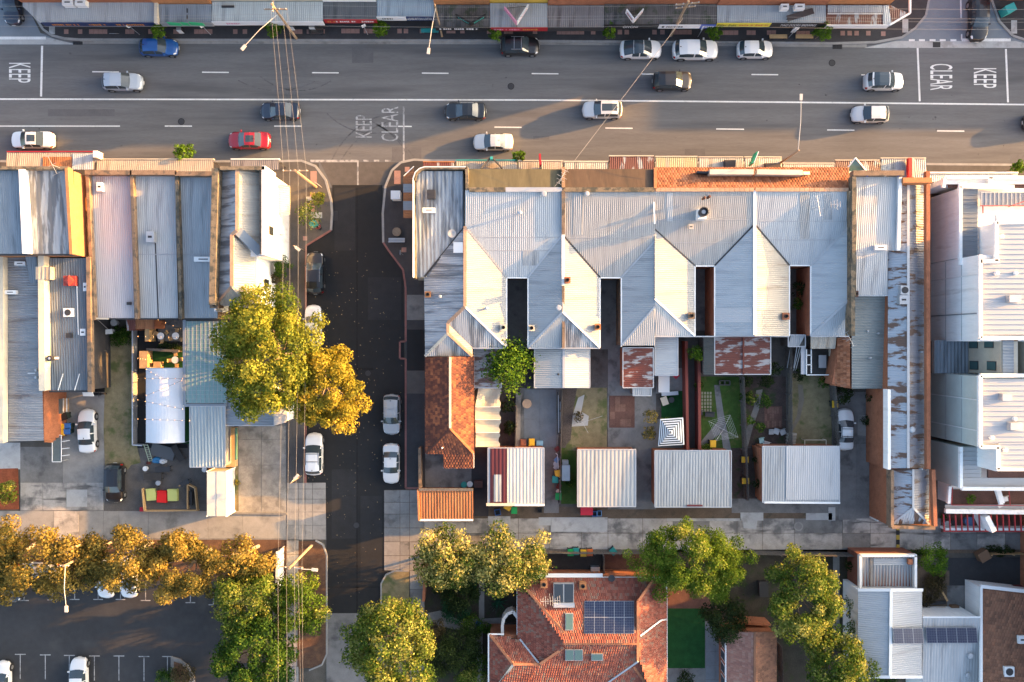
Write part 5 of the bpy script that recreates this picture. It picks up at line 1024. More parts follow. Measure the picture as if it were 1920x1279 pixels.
MB().box(W(411, 0, 6.4)[0], W(480, 0, 6.5)[0], W(0, 572, 6.4)[1], W(0, 478, 8.2)[1] + .1, 0, 6.2).build('wall', render_w, BE)
# wall fittings on the white side
def wallwin(py, px, w, h): z = H - (xe_ / ((px - 960) / S)) * H; yc = W(0, py, z)[1]; o = MB().box(xe_, xe_ + .06, yc - w, yc + w, z - h, z + h).build('window', dark_m, BE); MB().box(xe_ + .06, xe_ + .08, yc - w + .06, yc + w - .06, z - h + .06, z + h - .06).build('pane', glass_d, o)
wallwin(433, 508, .45, .7)
z = 3.4; yc = W(0, 432, z)[1]; MB().box(xe_, xe_ + .45, yc - .45, yc + .4, 3.1, 3.8).build('wall_air_conditioner', white_m, BE)
aw = MB(); yc0, yc1 = W(0, 402, 3.6)[1], W(0, 347, 3.6)[1]
for k in range(13): yk = yc0 + (yc1 - yc0) * k / 13; MB().beam((xe_ + .02, yk + .12, 4.1), (xe_ + 1.0, yk + .12, 3.3), .20, .04).build('awning_slat', M('striped slat', (.58, .46, .30), (.05, .05, .05)), BE)
MB().box(W(480, 0, 6.5)[0], W(480, 0, 6.5)[0] + .05, 0, 0, 0, 0); xr_ = W(480, 0, 6.4)[0]
for py in (531,): z = 3.2; yc = W(0, py, z)[1]; o = MB().box(xr_, xr_ + .06, yc - .4, yc + .4, 2.4, 4.0).build('window', dark_m, BE); MB().box(xr_ + .06, xr_ + .08, yc - .33, yc + .33, 2.47, 3.93).build('pane', glass_d, o)
for p, q in (((486, 474), (505, 520)),): bar('downpipe', (xr_ + .1, W(0, 482, 5)[1], 5.6), (xr_ + .1, W(0, 482, 5)[1], .2), .1, .1, white_m, BE)
chimney(BE, 401, 570, 6.2, brick_brown, .7, .9); MB().box(W(404, 0, 6)[0], W(408, 0, 6)[0], W(0, 584, 6)[1], W(0, 562, 6)[1], 3, 6.4).build('chimney_breast', white_m, BE)
# rear roofs
B = bld('workshop', 'long grey ribbed workshop roof on the western edge', 40, 650); pl_ = plane((12, 480, 4.6), (74, 480, 5.0), (12, 828, 4.2)); rp(B, pl_, [(14, 482), (73, 482), (82, 826), (12, 828)], R_brown if False else roof_m('brown to grey ribbed roof', (.33, .335, .345), (.17, .14, .14), a=(.10, .16, .06), tm=(.5, .72)), rib=(1, 0, 0), pitch=.26, amp=.035)
block(B, [(10, 482), (80, 482), (82, 826), (10, 826)], 4.1, brick, zr=4.2); bar('parapet', W(6, 482, 5.0), W(6, 830, 4.7), .45, .8, render_c, B); bar('parapet', W(82, 470, 5.8), W(84, 732, 5.4), .6, 1.0, render_c, B)
ac_unit('air_conditioner', 'white condenser at the dark head of the workshop roof', 37, 494, 4.8, 1.1, .4, .3, fan=False); ac_unit('air_conditioner', 'cream condenser with pipe on the workshop roof', 19, 548, 4.7, 1.2, .4, .35, fan=False)
vent(B, 66, 694, 4.8, .17, .5); vent(B, 66, 708, 4.8, .17, .5); bar('roof_pipe', W(52, 700, 5.0), W(66, 700, 5.0), .06, .06, white_m, B)
# upper lean roof between shop A and workshop
sheet('roof_slope', [W(47, 478, 5.6), W(68, 478, 5.6), W(72, 531, 5.2), W(57, 531, 5.2)], R_blue, B, rib=(0, 1, 0)); MB().box(W(68, 0, 6)[0], W(95, 0, 6)[0], W(0, 524, 6.2)[1], W(0, 500, 6.2)[1], 4, 6.2).build('roof_box', R_cream, B)
sheet('roof_box_top', [W(68, 500, 6.25), W(95, 500, 6.25), W(95, 524, 6.25), W(68, 524, 6.25)], R_cream, B, rib=(0, 1, 0), pitch=.4)
B = bld('workshop', 'narrow steel blue roofed workshop with a red roof box', 130, 610); pl_ = plane((92, 482, 5.4), (164, 482, 5.4), (92, 732, 4.6)); rp(B, pl_, [(92, 484), (163, 484), (164, 732), (95, 732)], roof_m('steel blue roof', (.16, .195, .23), (.095, .12, .145), a=(.1, .2, .06)), rib=(0, 1, 0), pitch=.26, amp=.03)
block(B, [(92, 484), (163, 484), (165, 731), (95, 731)], 4.5, M('shade darkened wall', (.05, .048, .05), (.15, .2, .15)), zr=4.6); bar('parapet', W(168, 482, 5.6), W(171, 735, 5.0), .4, .6, brick_brown, B); bar('gutter', W(93, 734, 4.6), W(172, 734, 4.6), .16, .14, dark_m, B)  # wall tone near black: shade of the passage put into its colour
o = thing('roof_box', 'red square roof box on the steel blue roof', 'roof box', W(127, 526, 5.2)); x, y, _ = W(127, 526, 6.0); MB().box(x - .62, x + .62, y - .5, y + .5, 5.0, 5.7).build('case', plain('dull red', (.30, .04, .03), .6), o); MB().lathe((x, y, 5.7), [(.55, 0), (.45, .2), (.1, .28)], 4).build('lid', plain('dull red', (.30, .04, .03)), o)
ac_unit('evaporative_cooler', 'white cooler with grille on the steel blue roof', 127, 586, 4.9, .9, .85, .6, 'cooler'); t = ac_unit('roof_box', 'small dark grey box on the steel blue roof', 129, 629, 4.8, .6, .5, .4, 'roof box', False, dark_m); ac_unit('roof_hatch', 'white square hatch at the brick edge of the steel blue roof', 155, 623, 4.85, .55, .7, .2, 'hatch', False); ac_unit('roof_hatch', 'tall white box at the brick edge of the steel blue roof', 159, 538, 5.1, .35, .85, .3, 'hatch', False)
bar('conduit', hit(144, 530, (pl_[0] + Vector((0, 0, .08)), pl_[1])), hit(147, 628, (pl_[0] + Vector((0, 0, .08)), pl_[1])), .07, .06, white_m, B)
for x in (113, 144): bar('rail', hit(x + 5, 701, (pl_[0] + Vector((0, 0, .15)), pl_[1])), hit(x - 4, 732, (pl_[0] + Vector((0, 0, .15)), pl_[1])), .07, .07, white_m, B)
t = thing('roof_fan', 'round black rimmed exhaust on the party wall of the workshops', 'roof fan', W(92, 672, 5.2)); x, y, _ = W(92, 672, 6.0); MB().lathe((x, y, 5.2), [(.22, 0), (.22, .5), (.28, .55), (.28, .8), (.24, .8)], 16).build('cowl', dark_m, t); MB().lathe((x, y, 5.2), [(.22, .78), (.05, .82)], 12).build('fan_blades', galv, t); MB().tube((x + .35, y, 5.0), (x, y, 5.5), .15, n=8).build('duct', galv, t)
B = bld('lean_to', 'narrow orange tiled lean-to by the wheelie bins', 92, 783); pl_ = plane((83, 735, 3.0), (83, 830, 3.0), (99, 735, 2.3)); tiles('tile_roof', [hit(*p, pl_) for p in ((83, 735), (99, 735), (99, 830), (83, 830))], T_terra, B, .24, .28, seed=5); block(B, [(83, 736), (88, 736), (88, 829), (83, 829)], 2.6, brick, zr=3.0)
B = bld('lean_to', 'brick and rust roofed outhouse by the lawn strip', 250, 605); sheet('roof_slope', [W(236, 598, 3.0), W(254, 598, 3.0), W(254, 620, 2.7), W(238, 620, 2.7)], R_rust, B); block(B, [(238, 600), (253, 600), (253, 619), (238, 619)], 2.6, brick, zr=2.8); sheet('roof_slope', [W(254, 598, 2.9), W(289, 598, 2.9), W(289, 617, 2.7), W(254, 617, 2.7)], R_orange, B); block(B, [(256, 600), (288, 600), (288, 616), (256, 616)], 2.5, brick, zr=2.8)
# polycarbonate roof, sheds beyond it
B = bld('canopy', 'green tinted polycarbonate terrace roof with white grid', 380, 680, 'canopy'); pl_ = plane((345, 600, 3.6), (425, 600, 3.6), (345, 758, 3.2)); rp(B, pl_, rect(348, 602, 425, 756), R_poly, 'roof_sheet', kind='flat', rib=(0, 1, 0))
for k in range(10): x = 352 + 8 * k; bar('glazing_bar', hit(x, 602, (pl_[0] + Vector((0, 0, .02)), pl_[1])), hit(x, 756, (pl_[0] + Vector((0, 0, .02)), pl_[1])), .035, .03, galv, B)
for k in range(20): y = 604 + 8 * k; bar('glazing_bar', hit(348, y, (pl_[0] + Vector((0, 0, .025)), pl_[1])), hit(425, y, (pl_[0] + Vector((0, 0, .025)), pl_[1])), .028, .03, galv, B)
bar('gutter', W(346, 600, 3.6), W(346, 760, 3.2), .3, .16, R_blue, B); bar('gutter', W(346, 760, 3.2), W(425, 760, 3.2), .3, .16, R_blue, B); bar('gutter', W(346, 600, 3.6), W(425, 600, 3.6), .16, .14, dark_m, B)
for p in ((350, 604), (350, 752), (420, 604), (420, 752)): q = W(*p, 3.2); MB().tube((q[0], q[1], 0), (q[0], q[1], 3.3), .06, n=6).build('post', dark_m, B)
shed('shed', 'shiny ribbed steel shed beside the white container', 'shed', [(356, 762), (422, 762), (420, 876), (356, 876)], 3.3, 2.9, R_zinc if False else roof_m('shiny steel roof', (.40, .46, .48), (.30, .35, .37), rough=.28), plain('shed wall', (.2, .2, .2), .7), 'y', pitch=.34, amp=.04)
B = shed('shed', 'grey roofed shed with white gable edge under the big yellow tree', 'shed', [(421, 730), (514, 730), (514, 798), (421, 798)], 3.4, 3.0, R_blue, timber, 'x', pitch=.3); pl_ = plane((514, 730, 3.4), (514, 798, 3.4), (537, 730, 3.0)); rp(B, pl_, [(514, 730), (537, 733), (537, 792), (514, 798)], R_white, 'roof_sheet', kind='flat'); block(B, [(421, 700), (536, 735), (536, 790), (421, 795)], 2.8, render_w, zr=3.2)
B = bld('side_wall', 'brown boarded side screen by the concrete driveway', 432, 838, 'screen'); MB().box(W(422, 0, 1)[0], W(440, 0, 1)[0], W(0, 876, 1)[1], W(0, 802, 1)[1], 0, .9).build('panel', timber_new, B); bar('rail', W(443, 802, 1.6), W(443, 862, 1.6), .12, .5, c_teal if False else plain('green rail', (.05, .14, .11), .6), B)
# container
t = thing('shipping_container', 'white box container standing on end of the concrete yard', 'container', W(412, 925)); zt = 2.7; a, b = W(388, 968, zt), W(424, 884, zt)
MB().box(a[0], b[0], a[1], b[1], .1, zt).build('body', M('white container', (.50, .48, .45), (.05, .08, .05), .6, c2=(.42, .36, .30), s2=.8, t=(.6, .75)), t); bar('roof_seam', ((a[0] + b[0]) / 2, a[1], zt + .01), ((a[0] + b[0]) / 2, b[1], zt + .01), .05, .03, grey_m, t)
for x in (a[0], b[0]):
    for y in (a[1], b[1]): MB().box(x - .06, x + .06, y - .06, y + .06, 0, zt + .03).build('corner_post', white_m, t)
MB().box(b[0], b[0] + .03, (a[1] + b[1]) / 2 - .05, (a[1] + b[1]) / 2 + .05, 1.2, 1.4).build('latch', dark_m, t)

# ---------------------------------------------------------------- HOUSES SOUTH OF THE LANE
def tile_face(B, pl_, pix, mat, seed, tw=.24, tl=.30):
    P = [hit(*p, pl_) for p in pix]; MB().poly([(p[0], p[1], p[2] - .05) for p in P]).build('roof_board', timber_dark, B); tiles('tile_roof', P, mat, B, tw, tl, seed=seed)
def ridge(B, p, q, m_=copper, w=.25, name='ridge_tiles'): return bar(name, (p[0], p[1], p[2] + .06), (q[0], q[1], q[2] + .06), w, .12, m_, B)
BH = bld('house', 'large house with red clay tile hips and solar panels', 1085, 1190); e_, r_ = 3.6, 6.4
T_cap = M('clay capping', (.40, .16, .08), (.1, .25, .2))
# west-east main ridge, north slope, hips
pN = plane((980, 1085, e_), (1250, 1085, e_), (1060, 1185, 6.0)); pW = plane((971, 1100, e_), (971, 1250, e_), (1057, 1185, 6.0)); pS = plane((1057, 1205, 6.0), (1150, 1205, 6.0), (1057, 1300, 3.9)); pEs = plane((1249, 1100, e_), (1249, 1279, e_), (1196, 1185, 5.9))
tile_face(BH, pN, [(972, 1084), (1225, 1084), (1195, 1125), (1195, 1206), (1057, 1206), (1057, 1185)][:3] + [(1195, 1206), (1057, 1206)], T_red, 1); tile_face(BH, pW, [(971, 1094), (1057, 1186), (1057, 1216), (1012, 1245), (971, 1200)], T_red, 2)
tile_face(BH, pS, [(1057, 1206), (1195, 1206), (1215, 1300), (965, 1300), (1012, 1246)], T_red, 3); tile_face(BH, pEs, [(1225, 1086), (1249, 1110), (1249, 1300), (1218, 1300), (1196, 1225), (1196, 1128)], T_red, 4)
pW2 = plane((917, 1190, 3.4), (917, 1300, 3.4), (962, 1244, 5.0)); pN2 = plane((917, 1188, 3.4), (972, 1188, 3.4), (962, 1244, 5.0)); tile_face(BH, pW2, [(917, 1190), (962, 1244), (962, 1250), (922, 1300), (917, 1300)], T_red, 5); tile_face(BH, pN2, [(919, 1190), (975, 1200), (1010, 1246), (962, 1246)], T_red, 6); tile_face(BH, plane((962, 1246, 5.0), (1012, 1246, 5.1), (930, 1300, 4.0)), [(962, 1246), (1012, 1246), (975, 1300), (922, 1300)], T_red, 7)
ridge(BH, hit(972, 1086, pW), hit(1057, 1186, pW), T_cap); ridge(BH, hit(1057, 1186, pN), hit(1057, 1208, pS), T_cap); ridge(BH, hit(1057, 1206, pS), hit(1195, 1206, pS), T_cap); ridge(BH, hit(1057, 1214, pS), hit(1012, 1245, pS), T_cap); ridge(BH, hit(919, 1190, pW2), hit(962, 1245, pW2), T_cap); ridge(BH, hit(962, 1245, pN2), hit(1010, 1245, pN2), T_cap); ridge(BH, hit(975, 1198, pN2), hit(1011, 1244, pN2), galv, .16, 'valley_gutter'); ridge(BH, hit(962, 1246, pW2), hit(924, 1298, pW2), render_c)
ridge(BH, hit(1225, 1086, pEs), hit(1197, 1126, pEs), T_cap); ridge(BH, hit(1196, 1126, pEs), hit(1196, 1240, pEs), T_cap); ridge(BH, hit(1200, 1192, (pEs[0] + Vector((0, 0, .1)), pEs[1])), hit(1240, 1162, (pEs[0] + Vector((0, 0, .1)), pEs[1])), galv, .16, 'valley_gutter'); ridge(BH, hit(1240, 1162, pEs), hit(1249, 1161, pEs), galv, .16, 'valley_gutter'); ridge(BH, hit(1196, 1240, (pEs[0] + Vector((0, 0, .1)), pEs[1])), hit(1140, 1279, pS), galv, .16, 'valley_gutter'); ridge(BH, hit(1188, 1250, pS), hit(1218, 1290, pS), T_cap)

block(BH, [(972, 1086), (1248, 1086), (1248, 1300), (919, 1300), (919, 1192), (972, 1192)], 3.3, brick, zr=3.5)
for p, q in (((971, 1083), (1249, 1083)), ((1250, 1083), (1250, 1300)), ((970, 1083), (970, 1190)), ((916, 1189), (945, 1189)), ((916, 1189), (916, 1300))): bar('gutter', W(*p, 3.5), W(*q, 3.5), .14, .12, white_m, BH)
bar('fascia_board', W(1010, 1079, 3.4), W(1130, 1079, 3.4), .4, .1, white_m, BH)
# porch arch
a = W(958, 1165, 3.0); t = MB()
for k in range(10):
    th = math.pi * k / 9 * .5
sgm = [(942, 1203), (942, 1172), (945, 1160), (952, 1151), (962, 1147), (970, 1158), (979, 1166)]
for p, q in zip(sgm, sgm[1:]): seg(BH, p, q, 2.0, 3.4, .3, concrete_pale, 'porch_arch')
block(BH, [(946, 1168), (970, 1168), (970, 1198), (946, 1198)], .3, dark_m, name='porch_floor')
# skylight boxes
def skylight(B, x0, y0, x1, y1, pl_, panes=1, lift=.25, label=None):
    P = [hit(*p, (pl_[0] + Vector((0, 0, lift)), pl_[1])) for p in rect(x0, y0, x1, y1)]; mb = MB(); mb.poly(P); mb.wall(P, min(p[2] for p in P) - .6); o = mb.build('skylight', grey_m, B)
    for k in range(panes):
        u0, u1 = x0 + (x1 - x0) * (k + .06) / panes, x0 + (x1 - x0) * (k + .94) / panes; MB().poly([hit(*p, (pl_[0] + Vector((0, 0, lift + .02)), pl_[1])) for p in rect(u0, y0 + 1.2, u1, y1 - 1.2)]).build('pane', glass_t if panes == 1 else glass_d, o)
skylight(BH, 1038, 1094, 1076, 1131, pN, 2, .5); bar('skylight_curb', hit(1038, 1134, (pN[0] + Vector((0, 0, .4)), pN[1])), hit(1077, 1134, (pN[0] + Vector((0, 0, .4)), pN[1])), .45, .4, galv, BH); skylight(BH, 1060, 1150, 1075, 1182, pN, 1, .2); skylight(BH, 1060, 1218, 1076, 1239, pS, 1, .2); skylight(BH, 1077, 1218, 1093, 1239, pS, 1, .2); skylight(BH, 1109, 1226, 1131, 1239, pS, 1, .3); chimney(BH, 1020, 1096, 4.2, brick_orange, .6, .4); chimney(BH, 1093, 1099, 4.2, brick_orange, .6, .4)
def solar(label, x0, y0, x1, y1, nx, ny, pl_, skew=0.0, lift=.14):
    t = thing('solar_array', label, 'solar panels', W((x0 + x1) / 2, (y0 + y1) / 2, 4)); pl2 = (pl_[0] + Vector((0, 0, lift)), pl_[1]); cellm = plain('solar cells', (.012, .018, .05), .15, 0, .7); fr = plain('panel frame', (.30, .31, .33), .4, .5)
    t.location = hit((x0 + x1) / 2, (y0 + y1) / 2, pl_)
    for j in range(ny):
        for i in range(nx):
            w = (x1 - x0) / nx; h = (y1 - y0) / ny; sx = skew * j * h; sx2 = skew * (j + 1) * h
            q = [(x0 + i * w + sx, y0 + j * h), (x0 + (i + 1) * w + sx, y0 + j * h), (x0 + (i + 1) * w + sx2, y0 + (j + 1) * h), (x0 + i * w + sx2, y0 + (j + 1) * h)]
            P = [Vector(hit(*p, pl2)) for p in q]; mb = MB(); mb.poly(P[::-1]); mb.wall(P, min(p.z for p in P) - .06); f = mb.build('panel', fr, t)
            nc, nr = 4, 6; mb = MB(); up = Vector((0, 0, .012))
            for a in range(nc):
                for b in range(nr):
                    def pt(u, v): u = .025 + .95 * u; v = .018 + .964 * v; return P[0].lerp(P[1], u).lerp(P[3].lerp(P[2], u), v) + up
                    g = .025; mb.poly([pt((a + g) / nc, (b + g) / nr), pt((a + g) / nc, (b + 1 - g) / nr), pt((a + 1 - g) / nc, (b + 1 - g) / nr), pt((a + 1 - g) / nc, (b + g) / nr)])
            mb.build('cell_grid', cellm, f)
solar('ten dark solar panels in two rows on the red tiled house', 1096, 1127, 1189, 1188, 5, 2, pN)
# second tiled house
B = bld('house', 'narrow tiled house with brown clay gable roof behind the lawn', 1408, 1240); pw = plane((1362, 1190, 3.4), (1362, 1290, 3.4), (1415, 1190, 4.8)); pe = plane((1455, 1190, 3.4), (1455, 1290, 3.4), (1415, 1190, 4.8)); tile_face(B, pw, [(1363, 1185), (1415, 1185), (1415, 1310), (1363, 1310)], Mattr('pinkish clay tiles', [(0, (.20, .10, .08)), (.5, (.30, .15, .11)), (1, (.34, .22, .17))]), 1); tile_face(B, pe, [(1415, 1185), (1455, 1185), (1455, 1310), (1415, 1310)], T_brn, 2); block(B, [(1364, 1188), (1453, 1188), (1453, 1320), (1364, 1320)], 3.2, brick, zr=3.4); bar('gutter', W(1361, 1185, 3.4), W(1361, 1310, 3.4), .14, .12, white_m, B); bar('ridge_capping', W(1415, 1185, 4.86), W(1415, 1310, 4.86), .22, .1, T_brn, B); MB().poly([(*W(1363, 1186, 3.4)[:2], 3.3), (*W(1455, 1186, 3.4)[:2], 3.3), (*W(1415, 1186, 4.8)[:2], 4.75)]).build('gable_wall', brick_orange, B)
for k in range(4): z = 2.0; y = W(0, 1206 + 24 * k, z)[1]; x = W(1364, 0, 3.4)[0]; o = MB().box(x - .05, x, y - .5, y + .5, 1.0, 2.6).build('window', white_m, B); MB().box(x - .07, x - .05, y - .42, y + .42, 1.1, 2.5).build('pane', glass_d, o)
seg(B, (1385, 1168), (1445, 1172), 0, 2.0, .25, brick, 'garden_wall')
# white roofed pair with brick store
B = bld('brick_store', 'flat roofed brick store with pale ribbed roof behind low parapets', 1665, 1070); z = 2.9; block(B, [(1611, 1040), (1718, 1040), (1718, 1104), (1611, 1104)], z - .3, M('dull red brick', (.19, .075, .05), (.12, .2, .22), .9), zr=z); pl_ = plane((1611, 1040, z - .25), (1718, 1040, z - .25), (1611, 1104, z - .3)); rp(B, pl_, rect(1614, 1044, 1713, 1100), R_grey, rib=(0, 1, 0), pitch=.32, amp=.035)
for p, q in (((1612, 1041), (1717, 1041)), ((1715, 1041), (1715, 1103)), ((1612, 1041), (1612, 1103)), ((1612, 1103), (1717, 1103))): bar('parapet', W(*p, z + .1), W(*q, z + .1), .25, .5, white_m if p[1] == 1041 or p[0] > 1700 else galv, B)
bar('brick_pier', W(1706, 1048, z + .1), W(1706, 1058, z + .1), .5, .3, brick, B); bar('roof_joint', W(1634, 1046, z - .1), W(1634, 1098, z - .1), .25, .1, concrete, B); rp(B, (pl_[0] + Vector((0, 0, .08)), pl_[1]), rect(1638, 1047, 1702, 1060), R_pale, 'roof_patch', rib=(1, 0, 0))
B = bld('house', 'white iron gable roofed house with three small solar panels', 1670, 1190); z0_, z1_ = 4.0, 4.9; pw = plane((1609, 1108, z0_), (1609, 1270, z0_), (1671, 1108, z1_)); pe = plane((1729, 1108, z0_), (1729, 1270, z0_), (1671, 1108, z1_)); rp(B, pw, [(1609, 1107), (1671, 1107), (1669, 1268), (1608, 1268)], R_p3, pitch=.22); rp(B, pe, [(1671, 1107), (1729, 1107), (1728, 1268), (1669, 1268)], R_pale, pitch=.22); block(B, [(1611, 1108), (1727, 1108), (1727, 1267), (1611, 1267)], z0_ - .1, render_w, zr=z0_); bar('ridge_capping', W(1671, 1107, z1_ + .04), W(1669, 1268, z1_ + .04), .3, .08, white_m, B)
for p, q in (((1608, 1106), (1730, 1106)), ((1607, 1269), (1729, 1269))): m_ = ((p[0] + q[0]) / 2, p[1]); capping('barge_board', [W(*p, z0_), W(m_[0], m_[1], z1_), W(*q, z0_)], .3, .12, white_m, B)
solar('row of three solar panels on the white gable roof', 1674, 1178, 1730, 1207, 3, 1, pe, .08, .3)
B = bld('house', 'low white roofed house wing with five solar panels', 1780, 1220); z = 3.9; pl_ = plane((1730, 1158, z), (1838, 1158, z), (1730, 1300, z - .5)); rp(B, pl_, rect(1730, 1158, 1838, 1310), R_pale, rib=(0, 1, 0), pitch=.3, amp=.015); block(B, [(1731, 1159), (1837, 1159), (1837, 1310), (1731, 1310)], z - .6, render_w, zr=z - .3); bar('gutter', W(1730, 1157, z), W(1838, 1157, z), .16, .14, white_m, B)
solar('row of five solar panels on the low white wing', 1736, 1177, 1831, 1206, 5, 1, (pl_[0], pl_[1]), .08, .3); vent(B, 1821, 1231, 3.8, .3, .15); vent(B, 1816, 1267, 3.7, .25, .12)
B = bld('house', 'brown clay tiled house with white gable wall at the drive', 1890, 1190); pl_ = plane((1842, 1100, 2.9), (1930, 1112, 2.9), (1842, 1290, 4.9)); P_ = [(1841, 1100), (2100, 1130), (2100, 1320), (1841, 1320)]; tile_face(B, pl_, P_, T_brn, 3, .30, .34); block(B, [(1839, 1102), (2100, 1132), (2100, 1330), (1839, 1330)], 2.75, render_w, zr=2.9); bar('parapet', W(1838, 1099, 3.0), W(2100, 1128, 3.0), .35, .3, white_m, B); bar('barge', W(1839, 1100, 3.0), W(1839, 1320, 5.3), .25, .25, white_m, B); MB().poly([(*W(1840, 1102, 2.9)[:2], 2.7), (*W(1840, 1330, 2.9)[:2], 2.7), (*W(1840, 1330, 2.9)[:2], 5.2), (*W(1840, 1102, 2.9)[:2], 2.9)]).build('gable_wall', render_w, B)
a, b = W(1985, 1330, 6), W(2150, 985, 6); MB().box(a[0], b[0], a[1], b[1], 0, 9.6).build('added_shade_block', brick, B); MB().prism([(a[0] - .3, a[1] - .3), (b[0] + .3, a[1] - .3), (b[0] + .3, b[1] + .3), (a[0] - .3, b[1] + .3)], 9.6, 9.8, True).build('added_shade_block_top', R_grey, B)  # unseen tall block added east of the view to shade the roofs beside it
ac_unit('skylight_dome', 'square white skylight dome on the brown tiled house', 1893, 1260, 4.5, 1.0, 1.0, .3, 'skylight'); ac_unit('skylight_dome', 'pale skylight cut off by the tiled house edge', 1918, 1200, 3.9, .9, .8, .3, 'skylight', False)
# ================================================================ CARS
CT = {  # centre line heights from rear (0) to front (1), cabin limits, sizes
 'sedan': dict(L=4.65, W=1.80, z=[(0, .62), (.012, .86), (.04, .96), (.15, 1.00), (.19, 1.03), (.325, 1.38), (.44, 1.44), (.57, 1.40), (.735, 1.00), (.90, .84), (.965, .74), (.99, .60), (1, .50)], rg=(.19, .325), ws=(.57, .735), belt=.92, rw=.73),
 'hatch': dict(L=4.2, W=1.77, z=[(0, .62), (.012, .92), (.035, 1.02), (.15, 1.40), (.3, 1.49), (.55, 1.46), (.75, 1.02), (.90, .88), (.965, .76), (.99, .60), (1, .5)], rg=(.035, .15), ws=(.55, .75), belt=.95, rw=.75),
 'suv': dict(L=4.65, W=1.87, z=[(0, .66), (.010, 1.0), (.03, 1.12), (.115, 1.56), (.28, 1.68), (.56, 1.64), (.73, 1.14), (.90, 1.0), (.965, .88), (.99, .70), (1, .52)], rg=(.03, .115), ws=(.56, .73), belt=1.06, rw=.78),
 'coupe': dict(L=4.7, W=1.90, z=[(0, .66), (.012, .94), (.05, 1.02), (.30, 1.48), (.42, 1.58), (.55, 1.54), (.76, 1.02), (.90, .88), (.965, .78), (.99, .62), (1, .5)], rg=(.06, .30), ws=(.55, .76), belt=1.0, rw=.74),
}
def interp(tab, x):
    for (a, u), (b, v) in zip(tab, tab[1:]):
        if a <= x <= b: return u + (v - u) * ((x - a) / (b - a) if b > a else 0)
    return tab[-1][1]
PLAN = [(0, .72), (.012, .86), (.04, .945), (.11, .99), (.25, 1), (.75, 1), (.88, .975), (.945, .91), (.98, .80), (1, .62)]
PAINTS = {}
def paintm(nm, c, rough=.28):
    if nm not in PAINTS: PAINTS[nm] = plain('car paint ' + nm, c, rough, .1, .5, .6)
    return PAINTS[nm]
car_glass = plain('car glass', (.035, .05, .06), .04, 0, .9); tyre_m = plain('tyre', (.015, .015, .016), .85); rim_m = plain('rim', (.35, .36, .37), .3, .7)
lamp_m = plain('headlamp', (.65, .67, .68), .12, 0, .8); tail_m = plain('tail lamp', (.35, .012, .012), .2, 0, .6); plate_m = plain('number plate', (.6, .6, .58), .5); trim_m = plain('black trim', (.018, .018, .02), .55)
CACHE = {}
